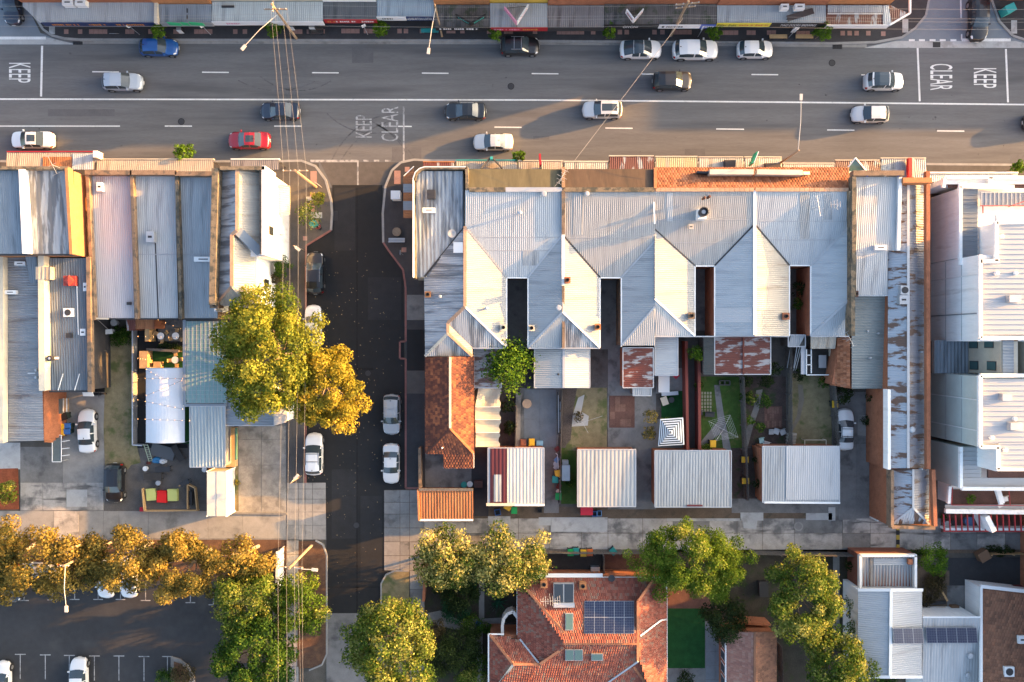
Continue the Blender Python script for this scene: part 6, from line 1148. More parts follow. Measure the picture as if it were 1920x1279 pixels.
def car_meshes(kind):
    if kind in CACHE: return CACHE[kind]
    c = CT[kind]; L, Wd = c['L'], c['W']; rg, ws = c['rg'], c['ws']
    ts = sorted(set([round(t, 4) for t in list(np.linspace(0, 1, 27)) + [p[0] for p in c['z']] + [p[0] for p in PLAN] + list(rg) + list(ws) + [.44, .465, .93, .22, .66]]))
    cab0, cab1 = rg[0], ws[1]
    def sect(t):
        w = Wd / 2 * interp(PLAN, t); zt = interp(c['z'], t); belt = c['belt']
        inside = cab0 <= t <= cab1
        zb = min(belt, zt - .03) if not inside else belt
        if inside:
            k = min(1, max(0, (zt - belt) / (max(q[1] for q in c['z']) - belt)))
            wr = w * (.88 - (.88 - c['rw']) * k); zr = zt - .05 * k - .012
        else: wr = w * .82; zr = zt - .025
        zb = min(zb, zr)
        return [(w * .90, .20), (w * .985, .36), (w, .58), (w * .985, (zb + .58) / 2 if zb > .62 else zb * .97), (w * .94, zb), (wr, zr), (wr * .55, zt - .004), (0, zt)]
    rows = []
    for t in ts:
        s = sect(t); x = (t - .5) * L; bow = -.24 * max(0, (t - .45) / .55) ** .8 + .16 * max(0, (.4 - t) / .4)
        s = [(x + bow * (2 * y / Wd) ** 2, y, z) for y, z in s]
        rows.append(s + [(a, -y, z) for a, y, z in s[-2::-1]])
    nc = len(rows[0]); parts = {}
    def put(k, q):
        parts.setdefault(k, []).append(q)
    for i in range(len(ts) - 1):
        tm = (ts[i] + ts[i + 1]) / 2
        for j in range(nc - 1):
            q = [rows[i][j], rows[i + 1][j], rows[i + 1][j + 1], rows[i][j + 1]]; jj = min(j, nc - 2 - j); side = 'L' if j < nc // 2 else 'R'
            k = 'body'
            if jj >= 5 and ws[0] < tm < ws[1] - .012: k = 'windscreen'
            elif jj >= 5 and rg[0] + .012 < tm < rg[1]: k = 'rear_window'
            elif jj == 4 and rg[1] - (.07 if kind in ('sedan',) else .02) < tm < ws[0] + .085: k = 'body' if .44 <= tm <= .465 else ('side_window' + side + ('f' if tm > .45 else 'r'))
            elif jj in (3, 4) and .935 < tm < .985 and cab1 < tm: k = 'headlight' + side
            elif jj in (2, 3) and tm < .03: k = 'tail_light' + side
            elif jj == 0: k = 'sill'
            elif jj >= 6 and rg[1] + .02 < tm < ws[0] - .02: k = 'roof_panel'
            elif jj == 5 and rg[1] + .02 < tm < ws[0] - .02: k = 'roof_side' + side
            put(k, q)
    put('body', rows[0]); put('grille', rows[-1][::-1])
    out = {}
    for k, qs in parts.items():
        idx = {}; V = []; F = []
        for q in qs:
            f = []
            for p in q:
                key = tuple(round(a, 4) for a in p)
                if key not in idx: idx[key] = len(V); V.append(key)
                f.append(idx[key])
            f2 = []
            for a in f:
                if a not in f2: f2.append(a)
            if len(f2) > 2: F.append(f2)
        me = bpy.data.meshes.new(k); me.from_pydata(V, [], F); me.shade_smooth(); me.update(); out[k] = me
    def mk(nm, mb, smooth=False):
        me = bpy.data.meshes.new(nm); me.from_pydata([tuple(v) for v in mb.v], [], mb.f); me.update(); out[nm] = me
    r = .335 if kind != 'suv' else .37
    mk('tyre', MB().tube((0, -.11, 0), (0, .11, 0), r, n=18)); mk('rim', MB().tube((0, -.118, 0), (0, .118, 0), r * .62, n=14)); mk('arch', MB().tube((0, -.02, 0), (0, .02, 0), r + .075, n=18))
    m = MB(); m.prism([(-.09, 0), (.07, .02), (.05, .2), (-.08, .19)], 0, .14, True); mk('mirror', m)
    mk('plate', MB().box(-.012, .012, -.19, .19, -.055, .055)); mk('rail', MB().box(-.75, .75, -.02, .02, 0, .045)); mk('bar', MB().box(-.03, .03, -.62, .62, 0, .04))
    mk('wiper', MB().beam((0, -.55, 0), (0, .05, 0), .025, .02)); mk('spoiler', MB().box(-.1, .12, -.55, .55, 0, .03)); mk('antenna', MB().prism([(-.09, -.02), (.06, -.03), (.06, .03), (-.09, .02)], 0, .07))
    CACHE[kind] = out; return out
def car(label, kind, px, py, ang, colr, group=None, glass_roof=False, sunroof=False, rails=False, bars=False, L=None, Wd=None, z=0.0, name=None, roofc=None):
    """ang: heading in degrees, 0 east, 90 north"""
    ms = car_meshes(kind); c = CT[kind]; t = thing(name or {'suv': 'suv', 'hatch': 'hatchback', 'sedan': 'sedan', 'coupe': 'car'}[kind], label, 'car', (0, 0, 0), group)
    sL = (L or c['L']) / c['L']; sW = (Wd or c['W']) / c['W']
    def part(nm, key, mat, par=t, loc=(0, 0, 0), rz=0, flip=False):
        me = ms[key]; o = bpy.data.objects.new(nm, me); col.objects.link(o); o.parent = par; o.location = loc; o.rotation_euler = (0, 0, rz)
        if not me.materials: me.materials.append(None)
        o.material_slots[0].link = 'OBJECT'; o.material_slots[0].material = mat; return o
    b = part('body', 'body', colr); part('sill', 'sill', trim_m, t)
    for s in 'LR': part('roof_edge', 'roof_side' + s, car_glass if glass_roof else (roofc or colr), t)
    part('sunroof' if (glass_roof or sunroof) else 'roof_panel', 'roof_panel', car_glass if (glass_roof or sunroof) else (roofc or colr), t)
    part('windscreen', 'windscreen', car_glass); part('rear_window', 'rear_window', car_glass); part('grille', 'grille', trim_m)
    for s in 'LR':
        for f in 'fr': part('side_window', 'side_window' + s + f, car_glass)
        part('headlight', 'headlight' + s, lamp_m); part('tail_light', 'tail_light' + s, tail_m)
    r = .335 if kind != 'suv' else .37
    for sx in (-.305, .315):
        for sy in (-1, 1):
            part('wheel_arch', 'arch', trim_m, t, (sx * c['L'], sy * (c['W'] / 2 - .012), r + .02))
            w = part('wheel', 'tyre', tyre_m, t, (sx * c['L'], sy * (c['W'] / 2 - .10), r)); part('rim', 'rim', rim_m, w)
    for sy in (-1, 1):
        o = part('mirror', 'mirror', colr, t, ((c['ws'][1] - .57) * c['L'], sy * c['W'] / 2 * .94, c['belt'] - .02)); o.scale = (1, sy, 1)
    part('number_plate', 'plate', plate_m, t, (c['L'] / 2 + .005, 0, .42)); part('number_plate', 'plate', plate_m, t, (-c['L'] / 2 - .005, 0, .6))
    ztop = max(q[1] for q in c['z'])
    part('antenna', 'antenna', trim_m, t, ((c['rg'][1] + .03 - .5) * c['L'], 0, ztop - .06))
    wz = interp(c['z'], c['ws'][1] - .02) ; part('wiper', 'wiper', trim_m, t, ((c['ws'][1] - .02 - .5) * c['L'], .2, wz))
    if rails or bars:
        for sy in (-1, 1): part('roof_rail', 'rail', rim_m if rails else trim_m, t, (-.3, sy * c['W'] / 2 * c['rw'] * .92, ztop - .06))
    if bars:
        for x in (-.7, .15): part('roof_bar', 'bar', rim_m if rails else trim_m, t, (x, 0, ztop + .01))
    t.location = (*W(px, py, .5)[:2], z); t.rotation_euler = (0, 0, math.radians(ang)); t.scale = (sL, sW, 1)
    return t
cw = paintm('white', (.68, .68, .67)); cs = paintm('silver', (.42, .43, .44)); ck = paintm('black', (.010, .010, .012)); cg = paintm('graphite', (.02, .022, .025)); cb = paintm('blue', (.012, .075, .26)); cr = paintm('red', (.32, .012, .020)); cn = paintm('navy', (.018, .026, .045)); csb = paintm('silver blue', (.34, .39, .45)); cgr = paintm('grey', (.30, .31, .32))
car('bright blue hatchback travelling beside the kerb below the green banners', 'hatch', 299, 90, 0, cb, L=4.15)
car('silver blue suv driving between the lane line and the centre line', 'suv', 232, 155, 0, csb, L=4.3, Wd=1.8)
car('white sedan with black sunroof passing the red fascia awning', 'sedan', 62, 263, 180, cw, sunroof=True)
car('deep red sedan with sunroof near the white corner building', 'sedan', 468, 264, 180, cr, sunroof=True, L=4.6)
car('dark navy sedan under the overhead wires crossing the main street', 'sedan', 526, 209, 180, cn, L=4.3)
car('dark graphite sedan between the centre line and the sunlit strip', 'sedan', 873, 209, 180, cg, L=4.45)
car('pale silver older sedan in the sunlit strip near the rounded corner', 'sedan', 925, 267, 180, paintm('pale silver', (.56, .56, .55)), L=4.3, Wd=1.76)
car('black suv with roof rails at the kerb below the crimson fascia', 'suv', 975, 88, 0, ck, rails=True, bars=True, L=4.2)
car('white electric fastback with full black glass roof at the kerb', 'coupe', 1201, 94, 0, cw, glass_roof=True, L=4.5)
car('large boxy white suv parked behind the white fastback', 'suv', 1303, 95, 0, cw, L=4.95, Wd=2.0)
car('small white suv at the kerb in front of the boxy white one', 'hatch', 1415, 94, 0, cw, L=3.9, Wd=1.8)
car('charcoal suv driving past the parked white cars', 'suv', 1260, 153, 0, cg, L=4.3)
car('white suv with dark panoramic roof approaching the clear zone', 'suv', 1656, 154, 0, cw, glass_roof=True, L=4.25, Wd=1.82)
car('silver white suv with sunroof beneath the diagonal service wire', 'suv', 1129, 207, 180, paintm('pale silver', (.56, .56, .55)), sunroof=True, L=4.3, Wd=1.8)
car('silver compact hatchback near the glass gable end', 'hatch', 1630, 215, 180, paintm('pale silver', (.56, .56, .55)), L=4.0)
car('dark car just entering past the far end of the terrace', 'sedan', 1958, 230, 180, cg)
car('black four wheel drive waiting at the side street line', 'suv', 1832, 36, -90, ck, L=4.9)
car('dark navy sedan waiting in the side street beside the chamfered awning', 'sedan', 25, 8, -90, cn, L=4.5)
car('black suv with silver roof rails parked by the brick kerb', 'suv', 592, 512, 90, ck, rails=True, L=4.6)
car('white car half hidden below the big yellow tree', 'sedan', 588, 611, 90, cw, L=4.5)
car('white wagon with black roof bars parked below the orange tree', 'suv', 590, 851, 90, cw, bars=True, L=4.55, Wd=1.85)
car('grey suv with roof bars parked opposite the orange tree', 'suv', 735, 777, -90, cgr, rails=True, bars=True, L=4.35)
car('pale silver sedan parked behind the grey suv', 'sedan', 734, 869, -90, paintm('pale silver', (.56, .56, .55)), L=4.35)
car('white sedan parked in the drive beside the lawn strip', 'sedan', 165, 808, 92, cw, L=4.75)
car('black suv parked at the foot of the lawn strip', 'suv', 217, 905, -90, ck, L=4.3, bars=False)
car('white sedan with roof bars in the drive by the brick hall', 'sedan', 1583, 805, 89, cw, bars=True, L=4.5)
car('white hatchback in a bay beside the planted island', 'hatch', 150, 1269, 91, cw, L=4.3)
car('white hatchback in a bay at the western edge of the car park', 'hatch', 6, 1276, 91, cw, L=4.3)
car('white car with dark windscreen half hidden by the gum crowns', 'hatch', 201, 1085, -90, cw, L=4.2)
car('white car nose out of the shade beside its twin bay', 'sedan', 243, 1082, -88, cw, L=4.5)
car('pale car deep below the leaning gum tree', 'sedan', 76, 1070, 178, cs, L=4.3)
car('dark car in the shaded end bay of the car park', 'hatch', 26, 1092, -90, cg, L=4.2)
# ================================================================ TREES AND PLANTS
def leaf_mat(nm, stops, trans=.42): return Mattr(nm, stops, .75, trans, .2)
G_yel = leaf_mat('yellow plane leaves', [(0, (0.045, 0.092, 0.01)), (0.3, (0.13, 0.167, 0.018)), (0.65, (0.258, 0.265, 0.032)), (1, (0.405, 0.382, 0.06))])
G_org = leaf_mat('orange plane leaves', [(0, (0.082, 0.096, 0.012)), (0.3, (0.21, 0.186, 0.02)), (0.65, (0.361, 0.282, 0.03)), (1, (0.489, 0.371, 0.055))])
G_gum = leaf_mat('gum leaves', [(0, (0.046, 0.054, 0.014)), (0.35, (0.146, 0.119, 0.028)), (0.7, (0.345, 0.24, 0.05)), (1, (0.491, 0.348, 0.08))])
G_grn = leaf_mat('deep green leaves', [(0, (0.016, 0.044, 0.006)), (0.45, (0.042, 0.1, 0.01)), (0.8, (0.085, 0.156, 0.015)), (1, (0.233, 0.245, 0.05))])
G_mix = leaf_mat('green and yellow leaves', [(0, (0.028, 0.068, 0.008)), (0.4, (0.085, 0.142, 0.015)), (0.7, (0.236, 0.247, 0.05)), (1, (0.451, 0.444, 0.13))])
G_flw = leaf_mat('leaves with pale seed heads', [(0, (0.028, 0.062, 0.01)), (0.45, (0.067, 0.118, 0.015)), (0.62, (0.248, 0.234, 0.06)), (1, (0.563, 0.505, 0.17))])
G_hed = leaf_mat('clipped bright leaves', [(0, (0.032, 0.072, 0.006)), (0.5, (0.095, 0.167, 0.012)), (0.82, (0.18, 0.234, 0.025)), (1, (0.382, 0.367, 0.09))])
G_lime = leaf_mat('lime leaves', [(0, (0.032, 0.072, 0.006)), (0.5, (0.08, 0.167, 0.01)), (1, (0.17, 0.278, 0.02))])
G_drk = leaf_mat('shade leaves', [(0, (0.011, 0.024, 0.006)), (0.5, (0.027, 0.05, 0.012)), (1, (0.053, 0.083, 0.02))])
G_teal = leaf_mat('blue green leaves', [(0, (0.008, 0.039, 0.018)), (0.6, (0.016, 0.083, 0.035)), (1, (0.032, 0.122, 0.05))])
G_brn = leaf_mat('dry twigs', [(0, (0.042, 0.033, 0.018)), (0.5, (0.095, 0.078, 0.035)), (1, (0.17, 0.122, 0.05))])
bark = M('bark', (.16, .125, .095), (.2, .25, .2), .95); bark_gum = M('gum bark', (.32, .27, .22), (.15, .2, .1), .9)
def crown_mesh(nm, R, n, leaf, mat, seed, clumps=26, shell=.55, flat=1.0, spiky=0.0, tops=0.0, thin=.9):
    """many small leaf faces gathered in clumps through an ellipsoid R=(rx,ry,rz)"""
    r = np.random.default_rng(seed); R = np.array(R); clumps = int(clumps * 1.9)
    i_ = np.arange(clumps) + .5; z_ = 1 - 1.25 * i_ / clumps; th = i_ * 2.39996 + r.uniform(0, 6); q_ = np.sqrt(1 - z_ ** 2); d = np.stack([np.cos(th) * q_, np.sin(th) * q_, z_], 1) + r.normal(0, .10, (clumps, 3)); d /= np.linalg.norm(d, axis=1)[:, None]
    rad = r.uniform(.66, .90, clumps); C = d * rad[:, None] * R * (1 + .12 * r.normal(size=(clumps, 1)))
    cr = r.uniform(.24, .40, clumps) * math.sqrt(R[0] * R[1]) * (26 / clumps) ** .4; tone = r.normal(0, .17, clumps); keep = r.random(clumps) < thin; cr = np.where(keep, cr * r.uniform(.75, 1.2, clumps), .02); C *= r.uniform(.84, 1.12, (clumps, 1))
    k = r.choice(clumps, n, p=cr ** 2 / np.sum(cr ** 2)); v = r.normal(size=(n, 3)); v[:, 2] += .45; v /= np.linalg.norm(v, axis=1)[:, None]
    rr = r.uniform(.3, 1.0, n) ** .5 + r.exponential(.07, n)
    P = C[k] + v * (cr[k] * rr)[:, None] * np.array([1, 1, .75])
    if spiky: P += v * (r.exponential(spiky, n))[:, None]
    nrm = v + r.normal(0, .55, (n, 3)); nrm /= np.linalg.norm(nrm, axis=1)[:, None]
    a = np.cross(nrm, r.normal(size=(n, 3))); a /= np.linalg.norm(a, axis=1)[:, None]; b = np.cross(nrm, a)
    s = leaf * .78 * r.uniform(.35, 1.7, n)[:, None]
    Q = np.stack([P - a * s * .5, P + b * s * .38, P + a * s * .5, P - b * s * .38], 1).reshape(-1, 3)
    me = bpy.data.meshes.new(nm); me.vertices.add(n * 4); me.vertices.foreach_set('co', Q.astype(np.float32).ravel())
    me.loops.add(n * 4); me.loops.foreach_set('vertex_index', np.arange(n * 4, dtype=np.int32)); me.polygons.add(n); me.polygons.foreach_set('loop_start', np.arange(0, n * 4, 4, dtype=np.int32))
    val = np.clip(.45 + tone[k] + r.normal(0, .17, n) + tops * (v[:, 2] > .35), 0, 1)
    me.update(calc_edges=True); at = me.attributes.new('rnd', 'FLOAT', 'FACE'); at.data.foreach_set('value', val.astype(np.float32)); me.materials.append(mat)
    return me, C, cr
def tree(label, px, py, rx, ry, top, mat, seed, name='tree', cat='tree', density=150, leaf=.24, clumps=26, rz=None, barkm=bark, limbs=9, group=None, z0=0.0, spiky=0.0, tops=0.0, shell=.55, r0=None, lean=(0, 0)):
    zc = z0 + (top - z0) * .62; cx, cy, _ = W(px, py, zc); k = (1 - zc / H) / S; RX, RY = rx * k, ry * k; RZ = rz or (top - zc)
    RX *= 1.0; RY *= 1.0
    bx, by = cx + lean[0], cy + lean[1]
    t = thing(name, label, cat, (bx, by, z0), group); n = int(density * 1.6 * RX * RY * math.pi)
    me, C, cr = crown_mesh('crown', (RX, RY, RZ), n, leaf, mat, seed, clumps, shell, spiky=spiky, tops=tops, thin=.64 if barkm is bark_gum else .9)
    o = bpy.data.objects.new('crown', me); col.objects.link(o); o.parent = t; o.location = (cx - bx, cy - by, zc - z0)
    r0 = r0 or max(.05, .026 * top); rr = random.Random(seed); mb = MB(); b0 = Vector((bx, by, z0)); b1 = Vector((bx + (cx - bx) * .6, by + (cy - by) * .6, z0 + (zc - z0) * .62)); mid = (b0 + b1) / 2 + Vector((rr.uniform(-.2, .2), rr.uniform(-.2, .2), 0))
    mb.tube(b0, mid, r0, r0 * .85, 8, False); mb.tube(mid, b1, r0 * .85, r0 * .7, 8)
    for i in sorted(range(len(C)), key=lambda i: -cr[i])[:limbs]:
        e = Vector((cx, cy, zc)) + Vector([float(q) for q in C[i]]); m_ = b1.lerp(e, .5) + Vector((0, 0, -.12 * (e - b1).length)); mb.tube(b1, m_, r0 * .45, r0 * .28, 6, False); mb.tube(m_, e, r0 * .28, r0 * .08, 5)
    mb.build('trunk', barkm, t, smooth=True); return t
def shrub(label, px, py, r, h, mat, seed, name='shrub', density=240, leaf=.16, ry=None, z0=.0, clumps=10, cat='shrub', group=None, spiky=0.0):
    return tree(label, px, py, r, ry or r, z0 + h, mat, seed, name, cat, density, leaf, clumps, h * .5, bark, 4, group, z0, spiky, 0, .4, .05)
tree('big yellow green plane tree spreading over the footpath and shed roofs', 503, 667, 98, 128, 11.0, G_yel, 11, density=230, clumps=60, leaf=.26, lean=(1.5, 0))
tree('orange yellow plane tree reaching over the side street', 618, 726, 69, 82, 8.5, G_org, 12, density=230, clumps=42, leaf=.26, lean=(-2.2, 0))
tree('leaning gum with bare pale branches at the western verge', 92, 1050, 98, 66, 9.0, G_gum, 21, density=180, clumps=34, leaf=.24, barkm=bark_gum, limbs=16)
tree('golden gum crown cut by the western edge', 6, 1045, 50, 74, 8.5, G_gum, 22, density=170, clumps=16, barkm=bark_gum)
tree('broad gum in the middle of the car park verge', 238, 1044, 84, 62, 9.0, G_gum, 23, density=200, clumps=30, barkm=bark_gum, limbs=14)
tree('dense golden gum overhanging the car park bays', 352, 1060, 66, 76, 9.5, G_gum, 24, density=230, clumps=26, barkm=bark_gum)
tree('small pale gum at the lane end of the verge', 455, 1048, 54, 44, 8.0, G_gum, 25, density=180, clumps=18, barkm=bark_gum, spiky=.1)
tree('cream flowering tree beside the white hoarding', 468, 1112, 58, 66, 8.0, G_mix, 26, density=220, clumps=26)
tree('green tree growing in the mulch strip below the wires', 566, 1132, 52, 60, 6.5, G_hed, 27, density=170, clumps=22)
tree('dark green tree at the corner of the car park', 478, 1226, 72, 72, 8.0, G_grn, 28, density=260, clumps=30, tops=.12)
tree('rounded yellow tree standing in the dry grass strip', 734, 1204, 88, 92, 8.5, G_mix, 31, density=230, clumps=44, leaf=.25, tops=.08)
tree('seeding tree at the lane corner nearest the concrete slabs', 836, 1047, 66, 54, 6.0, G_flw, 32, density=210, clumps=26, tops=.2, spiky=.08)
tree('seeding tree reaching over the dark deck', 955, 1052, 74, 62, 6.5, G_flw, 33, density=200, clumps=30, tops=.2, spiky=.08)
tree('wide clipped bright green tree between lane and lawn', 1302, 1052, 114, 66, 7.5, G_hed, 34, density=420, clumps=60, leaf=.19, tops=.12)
tree('tall golden green tree beside the tiled cottage roof', 1503, 1118, 66, 90, 9.0, G_mix, 35, density=220, clumps=36)
tree('lower golden tree against the white gable house', 1565, 1240, 60, 66, 8.0, G_mix, 36, density=220, clumps=26)
tree('dark weeping tree over the artificial lawn edge', 1357, 1156, 40, 44, 5.0, G_drk, 37, density=260, clumps=18, leaf=.2, spiky=.12)
tree('bright lime tree behind the flaking lean-to', 955, 690, 40, 44, 5.0, G_lime, 38, density=110, clumps=14, spiky=.22, leaf=.3)
shrub('small bright tree in the brick lined path', 1303, 661, 15, 2.8, G_lime, 39, 'tree', cat='tree', density=260)
shrub('round green street shrub beside the brick store corner', 1746, 1048, 28, 3.2, G_lime, 40, density=300, clumps=16)
for k, (x, y) in enumerate(((298, 57), (512, 55), (715, 54), (928, 62), (1140, 60), (1338, 60), (1541, 60))):
    w = ['the green banners', 'the wide pale awning', 'the dark red fascia', 'the crimson fascia', 'the plain brown awning', 'the yellow fascia', 'the rusted corner awning'][k]
    shrub('young round street tree on the dark footpath beside ' + w, x, y, 15 if k not in (3, 4) else 13, 2.9, G_lime, 50 + k, 'street_tree', 420, .17, cat='tree', group='street trees on the north footpath', z0=.13, clumps=12)
for x, y, w, r in ((347, 290, 'peeking past the long tan awning', 17), (972, 296, 'peeking past the green fascia awning', 12), (1906, 314, 'beside the white block awning', 14)):
    shrub('young street tree on the shop footpath ' + w, x, y, r, 3.6, G_lime, 60 + r, 'street_tree', 330, .2, cat='tree', z0=.13)
shrub('olive sapling in the corner footpath bed', 582, 404, 22, 3.2, G_mix, 71, 'tree', 110, .2, cat='tree', z0=.13, spiky=.15); shrub('yellow potted shrub by the corner bench', 597, 371, 13, 1.6, G_yel, 72, density=300, z0=.13)
shrub('green shrub against the rear white wall', 529, 500, 18, 2.4, G_grn, 73, density=260); shrub('reddish shrub below the rear white wall', 517, 520, 13, 1.6, G_brn, 74)
shrub('glossy shrub in the red mulch bed', 14, 922, 20, 2.0, G_mix, 75, density=320); shrub('dry bushy planting on the car park island', 345, 1262, 22, 1.4, G_brn, 76, ry=18, z0=.13, density=260); shrub('green clump beside the car park island', 310, 1272, 18, 1.0, G_grn, 77)
for k, (x, y, r, h, m_, lb) in enumerate(((858, 1112, 34, 2.2, G_drk, 'large dark shrub behind the seeding trees'), (853, 1140, 26, 1.6, G_teal, 'blue green mound beside the bent garden path'), (890, 1110, 14, 1.8, G_drk, 'narrow hedge along the straight garden path'), (885, 1172, 24, 1.6, G_grn, 'green fern clump beside the blue bucket'), (870, 1205, 36, 2.4, G_drk, 'tall shade shrub left of the porch'), (838, 1232, 40, 3.0, G_drk, 'broad dark bush beside the rounded yellow tree'), (898, 1245, 22, 2.0, G_grn, 'leafy clump at the house corner'), (825, 1090, 22, 2.0, G_drk, 'dark bush near the brick letterbox wall'), (880, 1274, 30, 2.5, G_mix, 'pale tipped shrub at the southern garden edge'), (915, 1178, 12, 1.0, G_grn, 'small fern by the porch step'), (878, 1092, 22, 1.2, G_teal, 'silvery low shrub under the seeding trees'), (820, 1180, 18, 1.8, G_brn, 'bare twiggy bush by the path bend'))):
    shrub(lb, x, y, r, h, m_, 100 + k, density=260)
# spiky grass tree
t = thing('spiky_plant', 'spiky blue green rosette plant beside the porch path', 'plant', W(934, 1126)); x, y, _ = W(934, 1126); rr = random.Random(3)
for k in range(70):
    a = rr.uniform(0, 6.283); el = rr.uniform(.15, 1.2); L_ = rr.uniform(.9, 1.45); d = Vector((math.cos(a) * math.cos(el), math.sin(a) * math.cos(el), math.sin(el))); e = Vector((-math.sin(a), math.cos(a), 0)) * .035; p = Vector((x, y, .35)); q = p + d * L_ + Vector((0, 0, -.25 * L_ * math.cos(el)))
    MB().poly([p - e, p + e, p.lerp(q, .6) + e * .7 + Vector((0, 0, .08)), q, p.lerp(q, .6) - e * .7 + Vector((0, 0, .08))]).build('leaf', MATS.get('rosette') or plain('rosette', (.02, .10, .055), .6), t)
MB().lathe((x, y, 0), [(.16, 0), (.13, .4)], 8).build('stem', bark, t)
for k, (x, y, r, h, m_, lb) in enumerate(((1497, 540, 13, 2.6, G_drk, 'climber filling the dark light court'), (1494, 570, 11, 2.2, G_grn, 'leafy climber by the light court pipes'), (910, 790, 16, .9, G_drk, 'low garden growth beside the shade cloth'), (955, 800, 13, 1.2, G_drk, 'dark bush row along the patio wall'), (952, 760, 13, 1.4, G_drk, 'tall weeds behind the shade cloth'), (1398, 745, 11, 1.0, G_grn, 'small lime shrub in the garden soil'), (1410, 745, 12, 1.2, G_mix, 'yellowing shrub by the garden path'), (1405, 790, 9, .9, G_lime, 'lime bush by the winding garden path'), (1432, 752, 14, 1.3, G_grn, 'green shrub beside the brick paving'), (1425, 800, 10, 1.1, G_grn, 'leafy bush near the deck chairs'), (1437, 715, 14, 1.2, G_drk, 'dark shrub below the rusted lean-to'), (1400, 715, 12, 1.2, G_drk, 'shade shrub under the rusted roof edge'), (1452, 690, 12, 1.6, G_drk, 'dark bush at the end of the rusted roof'), (1310, 722, 9, 1.1, G_grn, 'small shrub at the lawn corner'), (1320, 842, 13, 1.2, G_grn, 'dark green bush below the clothes hoist'), (1418, 862, 8, 1.6, G_drk, 'narrow hedge by the brick garage wall'), (1418, 905, 8, 1.6, G_drk, 'hedge end by the rear gate'), (1581, 738, 18, 1.8, G_drk, 'dark shrub behind the white sedan'), (1545, 716, 12, 1.3, G_grn, 'leafy bush below the deck platform'), (1500, 700, 12, 1.3, G_drk, 'bush at the top of the dry lawn'), (1630, 745, 8, 1.4, G_drk, 'ivy at the brick hall wall'), (1623, 788, 9, .8, G_drk, 'weeds beside the concrete patch'), (1219, 780, 13, 2.4, G_gum, 'yellow shrub in the brick paved courtyard'), (1216, 812, 13, 2.2, G_gum, 'yellow shrub by the striped umbrella'), (1248, 790, 10, 2.0, G_mix, 'pale shrub leaning over the striped umbrella'), (1068, 905, 10, .8, G_grn, 'weedy clump along the fence strip'), (1085, 780, 10, .7, G_brn, 'dry clump at the garden path'), (1600, 1130, 16, 2.4, G_lime, 'lime shrub at the white gable house corner'), (1600, 1170, 22, 3.2, G_lime, 'spreading lime bush against the white gable house'), (1592, 1060, 10, 1.2, G_drk, 'dark shrub by the concrete side path'), (1745, 1110, 22, .8, G_brn, 'heap of brown garden cuttings beside the store'), (1755, 1085, 18, .7, G_brn, 'twiggy garden waste by the street shrub'), (1285, 1272, 16, 1.2, G_drk, 'dark shrub at the bottom of the lawn'), (1660, 1274, 20, .8, G_grn, 'weeds below the white gable eave'), (1820, 935, 9, .8, G_lime, 'potted bush on the apartment balcony'), (1768, 968, 5, .8, G_grn, 'potted plant by the pergola'), (1720, 1036, 16, .5, G_grn, 'weeds along the lane edge by the store'), (1870, 1032, 30, .4, G_drk, 'low weed strip at the drive edge'), (225, 630, 22, .5, G_grn, 'green growth at the head of the lawn strip'), (445, 905, 5, .5, G_org, 'orange weeds beside the white container'), (320, 652, 26, .8, G_drk, 'planter box greenery in the beer courtyard'))):
    shrub(lb, x, y, r, h, m_, 200 + k, density=240, ry=(8 if 'planter box' in lb or 'weed strip' in lb or 'lane edge' in lb else None), z0=(3.0 if 'balcony' in lb else 0))
# ================================================================ POLES, WIRES, FENCES, BINS, FURNITURE
pole_m = M('timber pole', (.30, .215, .14), (.1, .2, .2), .9); wire_m = plain('wire', (.30, .28, .26), .5); lampw = plain('lamp head', (.42, .41, .39), .4)
def pole(label, base, h, arms=(), lamp=None, r=.16, mat=None, name='power_pole', cat='pole'):
    x, y, _ = W(*base); t = thing(name, label, cat, (x, y, 0)); MB().tube((x, y, 0), (x, y, h), r, r * .72, 10).build('shaft', mat or pole_m, t)
    for z, half, d in arms:
        d = Vector((d[0], d[1], 0)).normalized(); c = Vector((x, y, z)); MB().beam(c - d * half, c + d * half, .11, .12).build('crossarm', mat or pole_m, t)
        for k in (-.92, -.35, .35, .92): p = c + d * half * k; MB().lathe(p, [(.05, .05), (.07, .12), (.05, .2), (.02, .24)], 8).build('insulator', lampw, t)
    if lamp:
        z0, tip, z1, *mid = lamp; p = Vector((x, y, z0)); q = Vector(W(tip[0], tip[1], z1)); m_ = p.lerp(q, .55) + Vector((0, 0, .25))
        a = MB(); a.tube(p, m_, .04, .035, 6); a.tube(m_, q, .035, .03, 6); a.build('lamp_arm', lampw, t); d = (q - p); d.z = 0; d.normalize(); e = q + d * .35
        MB().beam(q - d * .1 + Vector((0, 0, -.02)), e + d * .15, .28, .14).build('lamp_head', lampw, t)
    return t
pole('tall timber power pole on the north footpath with two crossarms and lamp', (556, 73), 8.8, [(7.6, 1.15, (1, 0)), (8.4, .6, (0, 1))], (6.6, (459, 86), 7.6))
pole('slim street light pole beside the newsagency awning', (829, 69), 8.2, (), (7.4, (804, 92), 8.0), .11)
pole('timber power pole standing through the blackened awning edge', (1257, 68), 8.8, [(8.2, 1.2, (1, .1)), (7.4, 1.0, (1, .1))])
pole('leaning timber pole at the cream awnings carrying a long lamp', (1444, 318), 8.6, (), (8.3, (1502, 186), 8.8), .13)
pole('timber power pole on the corner footpath with white crossarm', (593, 351), 8.5, [(8.2, 1.25, (1, 0))])
pole('timber power pole in the mulch strip with white lamp arm', (585, 1022), 8.8, [(8.3, 1.25, (1, -.03))], (8.2, (586, 1068), 8.3))
pole('pole hidden in the gums with a long lamp over the car park', (210, 1016), 9.2, [(8.9, .4, (1, 0))], (8.9, (124, 1138), 9.0), .15)
